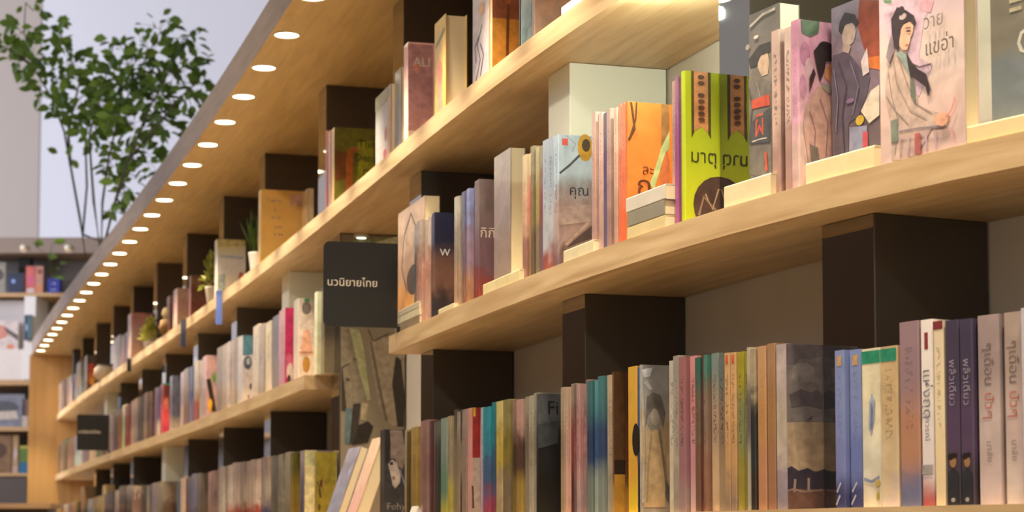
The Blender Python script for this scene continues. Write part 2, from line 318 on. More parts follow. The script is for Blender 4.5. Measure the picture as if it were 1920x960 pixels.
# ------------------------------------------------------------------ canopy downlights (each a lamp of its own)
M_LENS = plain('fff0d0', .4, 0, 9.0); M_RING = plain('e8dcc4', .4)
def downlights():
    k = 0; s = 4.56-.395*10; vis = 0; lens_me = ring_me = None
    while s < S_PANEL-.15:
        r = empty('downlight', P3(s, -.142, Z_C), rot_at(s))
        n = s-4.56
        if n > -.2: vis += 1; tag(r, 'round recessed canopy downlight, %s lamp counted from the near end in view' % ordn(vis), 'downlight', 'downlights along the canopy edge')
        else: k += 1; tag(r, 'round recessed canopy downlight above the near shelves, %s from the near end' % ordn(k), 'downlight', 'downlights along the canopy edge')
        if lens_me is None:
            a = lathe('lens', [(.002, -.0035), (.031, -.003), (.032, -.001)], M_LENS, r, 24); lens_me = a.data
            V, Fc = [], []
            for rr, z in ((.032, -.0005), (.033, -.004), (.037, -.004), (.038, -.0005)):
                for i in range(24): V.append((rr*math.cos(i*math.pi/12), rr*math.sin(i*math.pi/12), z))
            for j in range(3):
                for i in range(24): Fc.append((j*24+i, j*24+(i+1) % 24, (j+1)*24+(i+1) % 24, (j+1)*24+i))
            b = mesh_obj('trim_ring', V, Fc, M_RING, r, smooth=True); ring_me = b.data
        else:
            for nm, me in (('lens', lens_me), ('trim_ring', ring_me)):
                o = bpy.data.objects.new(nm, me); col.objects.link(o); o.parent = r
        l = bpy.data.lights.new('downlight_beam', 'SPOT'); l.energy = DL_E; l.color = WARM; l.spot_size = math.radians(66); l.spot_blend = .6; l.shadow_soft_size = .03
        lo = bpy.data.objects.new('downlight_beam', l); col.objects.link(lo); lo.parent = r; lo.location = (0, 0, -.012)
        s += .395
DL_E = 62.0
downlights()
# ================================================================== BOOKS
# (pose, z, distance along the shelf, depth, thickness, height, width, lean, hard, inks, print, label, group, cover art, spine art)
BOOKS = [
 ('flat', 1.723, 3.7402, 0.006, 0.015, 0.2488, 0.066, 0, 0, ('b8b09a', 'b8b09a', 'b8b09a'), (0.1, 0, 0.5), 'pale grey book lying flat on top of the small stack beside the large black sign', 'books on the near middle shelf', None, None, 1.0),
 ('flat', 1.706, 3.7373, 0.006, 0.017, 0.2539, 0.068, 0, 0, ('c9c0a4', 'c9c0a4', 'c9c0a4'), (0.1, 0, 0.5), 'cream book lying flat in the middle of the small stack beside the large black sign', 'books on the near middle shelf', None, None, 1.0),
 ('flat', 1.685, 3.734, 0.006, 0.021, 0.248, 0.07, 0, 0, ('8a7a66', '8a7a66', '8a7a66'), (0.1, 0, 0.5), 'grey-brown book lying flat at the bottom of the small stack beside the large black sign', 'books on the near middle shelf', None, None, 1.0),
 ('face', 1.7385, 3.8006, 0.03, 0.035, 0.2473, 0.2786, 0, 0, ('c98f50', 'a8876c', 'c0a48c'), (0.35, 0, 0.4), 'beige book with an arched picture standing on a small flat stack', 'books on the near middle shelf', [('l', [(0.35, 0.2), (0.15, 0.45), (0.25, 0.75), (0.5, 0.92), (0.7, 0.75), (0.85, 0.45), (0.75, 0.2)], 0.007, '5a4434'), ('e', 0.6, 0.28, 0.25, 0.14, '4a3a30')], None, 1.0),
 ('spine', 1.685, 3.6934, 0.0192, 0.0491, 0.2382, 0.145, 0, 0, ('6a6a66', '4c5050', '8a9096'), (0.25, 0.5, 0.5), 'charcoal paperback, first upright spine from the left on the near middle shelf', 'books on the near middle shelf', None, None, 0.906),
 ('spine', 1.685, 3.6506, 0.0118, 0.029, 0.2388, 0.145, 0, 0, ('b08a78', 'a07468', '98887c'), (0.5, 0.6, 0.4), 'rose paperback, second upright spine from the left on the near middle shelf', 'books on the near middle shelf', None, None, 0.918),
 ('spine', 1.685, 3.6192, 0.0109, 0.0288, 0.2358, 0.145, 0, 0, ('b08a78', 'a07468', '98887c'), (0.5, 0.6, 0.4), 'rose paperback, third upright spine from the left on the near middle shelf', 'books on the near middle shelf', None, None, 1.009),
 ('spine', 1.685, 3.5882, 0.0169, 0.0273, 0.2324, 0.145, 0, 0, ('b08a78', 'a07468', '98887c'), (0.5, 0.6, 0.4), 'rose paperback, fourth upright spine from the left on the near middle shelf', 'books on the near middle shelf', None, None, 1.016),
 ('spine', 1.685, 3.5577, 0.0165, 0.0287, 0.2363, 0.145, 0, 0, ('b08a78', 'a07468', '98887c'), (0.5, 0.6, 0.4), 'rose paperback, fifth upright spine from the left on the near middle shelf', 'books on the near middle shelf', None, None, 1.084),
 ('spine', 1.685, 3.5276, 0.0153, 0.0266, 0.2303, 0.145, 0, 0, ('b08a78', 'a07468', '98887c'), (0.5, 0.6, 0.4), 'rose paperback, sixth upright spine from the left on the near middle shelf', 'books on the near middle shelf', None, None, 0.667),
 ('spine', 1.685, 3.498, 0.0103, 0.0263, 0.2334, 0.135, 0, 0, ('3c3640', '8e6658', '22264a'), (0.3, 0.2, 0.35), 'slim paperback whose dark blue sunset cover shows a white letter W', 'books on the near middle shelf', [('t', 'W', 0.17408589465876212, 0.62, 0.022, 0, 'd8d8d8')], None, 0.766),
 ('flat', 1.685, 3.3585, 0.004, 0.012, 0.1284, 0.05, 0, 0, ('d4c8a4', 'd4c8a4', 'd4c8a4'), (0.1, 0, 0.5), 'thin cream book lying flat before the dark blue sunset cover', 'books on the near middle shelf', None, None, 1.0),
 ('spine', 1.685, 3.3213, 0.0152, 0.0224, 0.2401, 0.145, 0, 0, ('a88870', '8c8070', 'a8a498'), (0.25, 0.5, 0.5), 'brown paperback, eighth upright spine from the left on the near middle shelf', 'books on the near middle shelf', None, None, 1.031),
 ('spine', 1.685, 3.2969, 0.0146, 0.0222, 0.2374, 0.145, 0, 0, ('a88870', '8c8070', 'a8a498'), (0.25, 0.5, 0.5), 'brown paperback, ninth upright spine from the left on the near middle shelf', 'books on the near middle shelf', None, None, 0.951),
 ('spine', 1.685, 3.2717, 0.0184, 0.0248, 0.2427, 0.145, 0, 0, ('7a6a58', '4c4450', '5c5a60'), (0.25, 0.5, 0.5), 'dark purple paperback, tenth upright spine from the left on the near middle shelf', 'books on the near middle shelf', None, None, 1.098),
 ('spine', 1.685, 3.2473, 0.0129, 0.0206, 0.2368, 0.145, 0, 0, ('a8785c', '806a7c', '6a7098'), (0.6, 0.6, 0.4), 'mauve paperback, eleventh upright spine from the left on the near middle shelf', 'books on the near middle shelf', None, None, 0.761),
 ('spine', 1.685, 3.2246, 0.0185, 0.0211, 0.2391, 0.145, 0, 0, ('a8785c', '806a7c', '6a7098'), (0.6, 0.6, 0.4), 'mauve paperback, twelfth upright spine from the left on the near middle shelf', 'books on the near middle shelf', None, None, 0.836),
 ('spine', 1.685, 3.2021, 0.01, 0.0211, 0.2371, 0.145, 0, 0, ('a8785c', '806a7c', '6a7098'), (0.6, 0.6, 0.4), 'mauve paperback, thirteenth upright spine from the left on the near middle shelf', 'books on the near middle shelf', None, None, 1.033),
 ('spine', 1.685, 3.1787, 0.0198, 0.0233, 0.2398, 0.145, 0, 0, ('5a4038', '3a2c38', '4a4450'), (0.25, 0.5, 0.5), 'dark mauve paperback, fourteenth upright spine from the left on the near middle shelf', 'books on the near middle shelf', None, None, 0.867),
 ('spine', 1.685, 3.1461, 0.014, 0.0358, 0.2455, 0.145, 0, 0, ('7c3430', '604850', '5c4c4c'), (0.3, 0.3, 0.3), 'dark plum paperback whose wine red cover carries a short pale title', 'books on the near middle shelf', [('t', 'กิกิ', 0.1226112807034738, 0.55, 0.028, 0, 'c8b8ac')], None, 1.06),
 ('flat', 1.685, 2.9414, 0.004, 0.022, 0.2424, 0.06, 0, 0, ('e0d0a0', 'e0d0a0', 'e0d0a0'), (0.1, 0, 0.5), 'cream book lying flat under the tall mauve book in plastic wrap', 'books on the near middle shelf', None, None, 1.0),
 ('face', 1.7075, 3.0197, 0.03, 0.03, 0.2572, 0.115, 0, 0, ('8c7a74', '8a7c7a', '9c9490'), (0.25, 0, 0.5), 'thick mauve-grey book in plastic wrap showing its cream page edges', 'books on the near middle shelf', None, None, 1.0),
 ('spine', 1.685, 2.8187, 0.0127, 0.0242, 0.237, 0.056, 0, 0, ('8c6458', 'b08c74', 'b4a488'), (0.25, 0.5, 0.5), 'tan paperback, sixteenth upright spine from the left on the near middle shelf', 'books on the near middle shelf', None, None, 1.003),
 ('spine', 1.685, 2.7912, 0.0176, 0.0261, 0.2372, 0.056, 0, 0, ('8a7040', 'b02c40', 'b4a488'), (0.3, 0.5, 0.55), 'paperback spine with a bright red band among slim cream books', 'books on the near middle shelf', None, None, 1.084),
 ('spine', 1.685, 2.7674, 0.0106, 0.017, 0.2439, 0.056, 0, 0, ('8c7860', '9c8c5c', 'b0a888'), (0.25, 0.5, 0.5), 'olive paperback, eighteenth upright spine from the left on the near middle shelf', 'books on the near middle shelf', None, None, 0.704),
 ('spine', 1.685, 2.7486, 0.0145, 0.0167, 0.2379, 0.056, 0, 0, ('8c7860', '9c8c5c', 'b0a888'), (0.25, 0.5, 0.5), 'olive paperback, nineteenth upright spine from the left on the near middle shelf', 'books on the near middle shelf', None, None, 0.906),
 ('spine', 1.685, 2.727, 0.0164, 0.0228, 0.2381, 0.056, 0, 0, ('907080', 'a05058', 'b4ac94'), (0.25, 0.5, 0.5), 'rose paperback, twentieth upright spine from the left on the near middle shelf', 'books on the near middle shelf', None, None, 0.718),
 ('spine', 1.685, 2.6997, 0.014, 0.0273, 0.2426, 0.14, 0, 0, ('8c4c40', '9ca0a8', '8c98a8'), (0.3, 0.7, 0.28), 'pale grey paperback, first spine of the third ten from left on the near middle shelf', 'books on the near middle shelf', None, None, 1.06),
 ('spine', 1.685, 2.6701, 0.014, 0.0263, 0.2412, 0.14, 0, 0, ('8c4c40', '9ca0a8', '8c98a8'), (0.3, 0.7, 0.28), 'pale grey paperback, second spine of the third ten from left on the near middle shelf', 'books on the near middle shelf', None, None, 1.06),
 ('spine', 1.685, 2.641, 0.014, 0.0258, 0.2398, 0.14, 0, 0, ('6a5458', 'a08c8c', '9cacbc'), (0.3, 0.7, 0.28), 'blue-grey paperback with a sunflower and red stamp on its exposed cover', 'books on the near middle shelf', [('p', [(0, 0.458), (0.44, 0.485), (0.44, 0.357), (0.004, 0.316)], 'b4a4a4'), ('e', 0.365, 0.911, 0.103, 0.103, 'b88a1c'), ('e', 0.378, 0.929, 0.057, 0.049, '3c2814'), ('l', [(0.018, 0.707), (0.159, 0.775), (0.288, 0.851)], 0.004, '3c3c48'), ('l', [(0.108, 0.994), (0.236, 0.935), (0.185, 0.876)], 0.002, '8c8c98'), ('p', [(0.052, 0.968), (0.129, 0.971), (0.129, 0.922), (0.052, 0.92)], 'c04038'), ('t', 'คุณ', 0.281, 0.58, 0.026, 0, '3c3c48'), ('p', [(0.208, 0.209), (0.452, 0.329), (0.452, 0.23), (0.106, 0.149)], '54484c'), ('p', [(0.08, 0.177), (0.111, 0.167), (0.419, 0.34), (0.401, 0.363)], 'b8a498')], None, 1.06),
 ('flat', 1.685, 2.5017, 0.004, 0.022, 0.1447, 0.055, 0, 0, ('d8cca8', 'd8cca8', 'd8cca8'), (0.1, 0, 0.5), 'cream book lying flat in front of the sunflower cover', 'books on the near middle shelf', None, None, 1.0),
 ('spine', 1.685, 2.4492, 0.013, 0.0187, 0.2428, 0.145, 0, 0, ('a08078', 'b09088', 'b8a098'), (0.25, 0.5, 0.5), 'rose paperback, fourth spine of the third ten from left on the near middle shelf', 'books on the near middle shelf', None, None, 1.014),
 ('spine', 1.685, 2.432, 0.0185, 0.0131, 0.239, 0.145, 0, 0, ('6c6488', '5c5484', '7c748c'), (0.25, 0.5, 0.5), 'blue paperback, fifth spine of the third ten from left on the near middle shelf', 'books on the near middle shelf', None, None, 0.833),
 ('face', 1.685, 2.824, 0.165, 0.035, 0.3406, 0.13, 0, 0, ('6a6078', '7a6c78', '6c6478'), (0.25, 0, 0.5), 'tall purple-grey book standing behind the striped orange and purple spines', 'books on the near middle shelf', None, None, 1.0),
 ('spine', 1.685, 2.4151, 0.0121, 0.017, 0.2349, 0.145, 0, 0, ('a08078', 'b09088', 'b8a098'), (0.25, 0.5, 0.5), 'rose paperback, sixth spine of the third ten from left on the near middle shelf', 'books on the near middle shelf', None, None, 1.095),
 ('spine', 1.685, 2.3984, 0.013, 0.0133, 0.2318, 0.145, 0, 0, ('6c6488', '5c5484', '7c748c'), (0.25, 0.5, 0.5), 'blue paperback, seventh spine of the third ten from left on the near middle shelf', 'books on the near middle shelf', None, None, 0.805),
 ('spine', 1.685, 2.3819, 0.0124, 0.0166, 0.2358, 0.145, 0, 0, ('a08078', 'b09088', 'b8a098'), (0.25, 0.5, 0.5), 'rose paperback, eighth spine of the third ten from left on the near middle shelf', 'books on the near middle shelf', None, None, 0.916),
 ('spine', 1.685, 2.3656, 0.0196, 0.0125, 0.2332, 0.145, 0, 0, ('6c6488', '5c5484', '7c748c'), (0.25, 0.5, 0.5), 'blue paperback, ninth spine of the third ten from left on the near middle shelf', 'books on the near middle shelf', None, None, 0.859),
 ('spine', 1.685, 2.3508, 0.0118, 0.0147, 0.2309, 0.145, 0, 0, ('a88878', 'b49484', 'b8a494'), (0.25, 0.5, 0.5), 'tan paperback, tenth spine of the third ten from left on the near middle shelf', 'books on the near middle shelf', None, None, 1.041),
 ('spine', 1.685, 2.3361, 0.014, 0.0127, 0.2342, 0.145, 0, 0, ('c8603c', 'c0684c', 'b87c64'), (0.3, 0.5, 0.4), 'red paperback, first spine of the fourth ten from left on the near middle shelf', 'books on the near middle shelf', None, None, 1.06),
 ('spine', 1.685, 2.3226, 0.014, 0.0125, 0.2333, 0.145, 0, 0, ('c8603c', 'c0684c', 'b87c64'), (0.3, 0.5, 0.4), 'red paperback, second spine of the fourth ten from left on the near middle shelf', 'books on the near middle shelf', None, None, 1.06),
 ('spine', 1.685, 2.3094, 0.014, 0.0118, 0.2323, 0.145, 0, 0, ('c07038', 'c87030', 'b8682c'), (0.3, 0.5, 0.4), 'bright orange paperback with its illustrated orange cover exposed', 'books on the near middle shelf', [('p', [(0.411, 1), (0.514, 1), (0.512, 0.731), (0.408, 0.686)], '8c6038'), ('l', [(0.038, 0.996), (0.06, 0.913), (0.083, 0.807), (0.008, 0.723)], 0.004, '4c2c18'), ('l', [(0.107, 0.996), (0.095, 0.874), (0.036, 0.764)], 0.003, '4c2c18'), ('p', [(0.513, 0.812), (0.408, 0.686), (0.36, 0.589), (0.266, 0.424), (0.312, 0.372), (0.407, 0.551), (0.511, 0.69)], 'a8b078'), ('p', [(0.407, 0.564), (0.478, 0.675), (0.51, 0.595), (0.509, 0.433), (0.382, 0.415)], 'b8643c'), ('p', [(0.242, 0.369), (0.406, 0.402), (0.508, 0.379), (0.508, 0.325), (0.265, 0.316)], 'd8b8a0'), ('t', 'ละ', 0.243, 0.517, 0.024, 0, '5a2c14'), ('t', 'ก', 0.196, 0.394, 0.05, 0, '5a2c14')], None, 1.06),
 ('flat', 1.685, 2.21, 0.003, 0.02, 0.1411, 0.07, 0, 0, ('d8c494', 'd8c494', 'd8c494'), (0.1, 0, 0.5), 'cream book lying flat at the bottom of the stack before the orange cover', 'books on the near middle shelf', None, None, 1.0),
 ('flat', 1.729, 2.2098, 0.003, 0.024, 0.1493, 0.066, 0, 0, ('cfc8bc', 'cfc8bc', 'cfc8bc'), (0.1, 0, 0.5), 'white book lying flat on top of the stack before the orange cover', 'books on the near middle shelf', None, None, 1.0),
 ('flat', 1.705, 2.2087, 0.003, 0.024, 0.139, 0.068, 0, 0, ('8c8678', '8c8678', '8c8678'), (0.1, 0, 0.5), 'grey book lying flat in the middle of the stack before the orange cover', 'books on the near middle shelf', None, None, 1.0),
 ('spine', 1.685, 2.1394, 0.0194, 0.0152, 0.2313, 0.145, 0, 0, ('b08880', 'a88478', 'b09080'), (0.25, 0.5, 0.5), 'tan paperback, fourth spine of the fourth ten from left on the near middle shelf', 'books on the near middle shelf', None, None, 0.985),
 ('spine', 1.685, 2.1253, 0.016, 0.0106, 0.2344, 0.056, 0, 0, ('8c4878', '84487c', '94688c'), (0.25, 0.5, 0.5), 'mauve paperback, fifth spine of the fourth ten from left on the near middle shelf', 'books on the near middle shelf', None, None, 1.048),
 ('spine', 1.685, 2.1132, 0.0196, 0.0115, 0.2331, 0.056, 0, 0, ('a88c80', 'ac9084', 'b09488'), (0.25, 0.5, 0.5), 'tan paperback, sixth spine of the fourth ten from left on the near middle shelf', 'books on the near middle shelf', None, None, 0.677),
 ('spine', 1.685, 2.0985, 0.014, 0.0118, 0.2375, 0.14, 0, 0, ('a8b420', 'a0b020', 'a4b418'), (0.08, 0, 0.5), 'lime green paperback with a ribbon design standing against a mirror-fronted post', 'books on the near middle shelf', [('p', [(0.11579789846410268, 1), (0.28949474616025667, 1), (0.28949474616025667, 0.6), (0.20264632231217966, 0.64), (0.11579789846410268, 0.6)], 'c08858'), ('p', [(0.0827127846172162, 1), (0.11579789846410268, 1), (0.11579789846410268, 0.6), (0.0827127846172162, 0.56)], '4c4420'), ('p', [(0.28949474616025667, 1), (0.32257986000714317, 1), (0.32257986000714317, 0.56), (0.28949474616025667, 0.6)], '4c4420'), ('t', 'มาตุ', 0.23159579692820537, 0.44, 0.029, 0, '3a4018'), ('e', 0.413563923086081, 0.13, 0.3143085815454216, 0.19, '4c3830'), ('l', [(0.1654255692344324, 0.06), (0.22746015769734457, 0.18), (0.3722075307774729, 0.1)], 0.004, '8a7060'), ('l', [(0.24813835385164856, 0.2), (0.3308511384688648, 0.1), (0.413563923086081, 0.24)], 0.003, 'a48c74'), ('e', 0.20264632231217966, 0.965, 0.0413563923086081, 0.013, '5c3c28'), ('e', 0.20264632231217966, 0.9249999999999999, 0.0413563923086081, 0.013, '5c3c28'), ('e', 0.20264632231217966, 0.845, 0.0413563923086081, 0.013, '5c3c28'), ('e', 0.20264632231217966, 0.8049999999999999, 0.0413563923086081, 0.013, '5c3c28'), ('e', 0.20264632231217966, 0.7649999999999999, 0.0413563923086081, 0.013, '5c3c28'), ('e', 0.20264632231217966, 0.725, 0.0413563923086081, 0.013, '5c3c28'), ('e', 0.20264632231217966, 0.6849999999999999, 0.0413563923086081, 0.013, '5c3c28')], None, 1.06),
 ('flat', 1.685, 1.8883, 0.006, 0.033, 0.1264, 0.06, 0, 0, ('dccfa8', 'dccfa8', 'dccfa8'), (0.1, 0, 0.5), 'cream book lying flat under the grey illustrated cover', 'books on the near middle shelf', None, None, 1.0),
 ('face', 1.7185, 1.8819, 0.033, 0.034, 0.2501, 0.0838, 0, 0, ('5c5854', '7c746c', '605c58'), (0.55, 0, 0.5), 'grey book with a hooded figure and red brushed title facing outward', 'books on the near middle shelf', [('p', [(0, 0.621), (0.129, 0.669), (0.332, 0.618), (0.734, 0.554), (0.707, 0.007), (0, 0.062)], '6c6660'), ('p', [(0.304, 0.741), (0.61, 0.743), (0.674, 0.678), (0.616, 0.61), (0.434, 0.611), (0.301, 0.669)], 'b49c88'), ('p', [(0, 0.74), (0.341, 0.799), (0.713, 0.795), (0.71, 0.735), (0.406, 0.734), (0.267, 0.683), (0.061, 0.686)], '3c3a3a'), ('l', [(0, 0.574), (0.119, 0.451), (0, 0.242)], 0.003, '4c4844'), ('l', [(0.263, 0.587), (0.394, 0.481)], 0.002, '8c867c'), ('p', [(0.086, 0.49), (0.664, 0.493), (0.694, 0.425), (0.118, 0.439)], 'b8503c'), ('p', [(0.045, 0.359), (0.694, 0.413), (0.684, 0.211), (0.04, 0.238)], '4a4c50'), ('t', 'ผิ', 0.352, 0.321, 0.045, 0, 'b8503c'), ('l', [(0.109, 0.246), (0.382, 0.247), (0.585, 0.241)], 0.002, 'b8b0a8'), ('l', [(0.547, 0.16), (0.575, 0.05)], 0.006, 'b8503c'), ('l', [(0.072, 0.929), (0.486, 0.969), (0.889, 0.973)], 0.004, '9c968e'), ('e', 0.275, 0.853, 0.082, 0.01, 'b8b0a8'), ('e', -0.003, 0.813, 0.069, 0.017, '8c867e')], None, 1.0),
 ('spine', 1.685, 1.8259, 0.016, 0.0214, 0.2376, 0.145, 0, 0, ('a08078', 'c0a498', 'b8a098'), (0.25, 0.8, 0.5), 'white-pink paperback spine beside the grey book with a red title', 'books on the near middle shelf', None, None, 1.022),
 ('spine', 1.685, 1.8343, 0.0267, 0.0088, 0.2421, 0.12, 0, 0, ('4a2c28', '4c302c', '6a4840'), (0.25, 0.5, 0.5), 'slim dark brown spine between two white-pink paperbacks', 'books on the near middle shelf', None, None, 0.977),  # thin dark block painted as the shade between two spines
 ('spine', 1.685, 1.7941, 0.0161, 0.0187, 0.2347, 0.145, 0, 0, ('a08078', 'c4a8a0', 'b8a49c'), (0.25, 0.8, 0.5), 'white-pink paperback spine just right of the slim dark brown one', 'books on the near middle shelf', None, None, 1.035),  # the slim dark brown one is the painted shade between the spines
 ('spine', 1.685, 1.7739, 0.014, 0.0189, 0.2395, 0.145, 0, 0, ('b89c98', 'b88ca0', 'a87890'), (0.6, 0.3, 0.5), 'pink paperback with a dark-haired robed woman on its exposed cover', 'books on the near middle shelf', [('e', 0.078, 0.8, 0.059, 0.073, '9c6484'), ('e', 0.124, 0.719, 0.047, 0.061, 'c09cac'), ('e', 0.051, 0.605, 0.042, 0.073, 'a87490'), ('p', [(0.035, 0.998), (0.248, 1), (0.234, 0.932), (0.139, 0.901), (0.045, 0.919)], '4c5c4c'), ('p', [(0.072, 0.486), (0.216, 0.615), (0.31, 0.609), (0.427, 0.506), (0.42, 0.178), (0.112, 0.127), (0.046, 0.364)], 'b08c88'), ('l', [(0.119, 0.464), (0.187, 0.347), (0.16, 0.177)], 0.002, '84646c'), ('l', [(0.238, 0.544), (0.33, 0.403), (0.302, 0.208)], 0.002, '84646c'), ('l', [(0.333, 0.561), (0.377, 0.406), (0.386, 0.261)], 0.002, 'c8a8a0'), ('p', [(0.173, 0.819), (0.245, 0.872), (0.364, 0.88), (0.423, 0.847), (0.421, 0.774), (0.314, 0.767), (0.289, 0.704), (0.24, 0.641), (0.206, 0.724)], '2c2024'), ('p', [(0.122, 0.658), (0.171, 0.721), (0.194, 0.686), (0.121, 0.573)], '3c2428'), ('e', 0.304, 0.861, 0.067, 0.024, '241a1e'), ('p', [(0.301, 0.73), (0.385, 0.765), (0.418, 0.737), (0.411, 0.639), (0.347, 0.647), (0.288, 0.68)], 'b87c5c'), ('p', [(0.24, 0.641), (0.406, 0.626), (0.404, 0.566), (0.286, 0.595)], '847c74'), ('p', [(0.115, 0.271), (0.208, 0.252), (0.23, 0.157), (0.147, 0.134)], '6c6460')], None, 1.06),
 ('flat', 1.685, 1.6585, 0.006, 0.03, 0.1489, 0.1, 0, 0, ('e0d2a4', 'e0d2a4', 'e0d2a4'), (0.1, 0, 0.5), 'cream book lying flat between the pink cover and the white cover', 'books on the near middle shelf', None, None, 1.0),
 ('face', 1.7155, 1.6951, 0.062, 0.03, 0.225, 0.1107, 0, 0, ('584c54', '6c5c68', '7c7484'), (0.45, 0, 0.5), 'purple-grey book with a man in dark robes behind the white cover', 'books on the near middle shelf', [('p', [(0.604, 0.986), (1, 0.937), (0.998, 0.527), (0.796, 0.586), (0.675, 0.687), (0.556, 0.839)], '84402c'), ('p', [(0.756, 0.615), (1, 0.601), (0.998, 0.515), (0.794, 0.548)], 'b0602c'), ('p', [(0.036, 0.704), (0.252, 0.7), (0.422, 0.663), (0.669, 0.536), (0.813, 0.496), (0.747, 0.403), (0.575, 0.281), (0.363, 0.25), (0.334, 0.05), (0.055, 0.048), (0.008, 0.54)], '4a4250'), ('p', [(0.302, 0.868), (0.493, 0.859), (0.533, 0.803), (0.489, 0.745), (0.36, 0.721), (0.255, 0.758), (0.236, 0.837)], 'a8968e'), ('p', [(0.195, 0.893), (0.305, 0.944), (0.516, 0.907), (0.598, 0.847), (0.534, 0.829), (0.43, 0.872), (0.302, 0.861), (0.235, 0.811), (0.172, 0.844)], '34303a'), ('p', [(0.255, 0.758), (0.424, 0.72), (0.38, 0.68), (0.253, 0.707)], '9c8a84'), ('p', [(0.63, 0.603), (0.758, 0.678), (0.793, 0.523), (0.668, 0.511)], 'b8acb0'), ('p', [(0.618, 0.302), (0.83, 0.407), (0.994, 0.428), (0.986, 0.243), (0.78, 0.212)], 'b8aca0'), ('e', 0.595, 0.248, 0.083, 0.031, 'a88c30'), ('p', [(0.383, 0.223), (0.739, 0.203), (0.731, 0.016), (0.376, 0.04)], '70728c'), ('p', [(0.654, 0.173), (0.758, 0.164), (0.752, 0.021), (0.649, 0.03)], 'a04450'), ('e', 0.411, 0.385, 0.084, 0.015, '6c5474'), ('l', [(0.164, 0.652), (0.33, 0.482), (0.237, 0.312), (0.271, 0.08)], 0.002, '34303a'), ('l', [(0.42, 0.625), (0.582, 0.457), (0.45, 0.293)], 0.002, '6c6474'), ('l', [(0.076, 0.61), (0.155, 0.422), (0.105, 0.222)], 0.002, '6c6474')], None, 1.0),
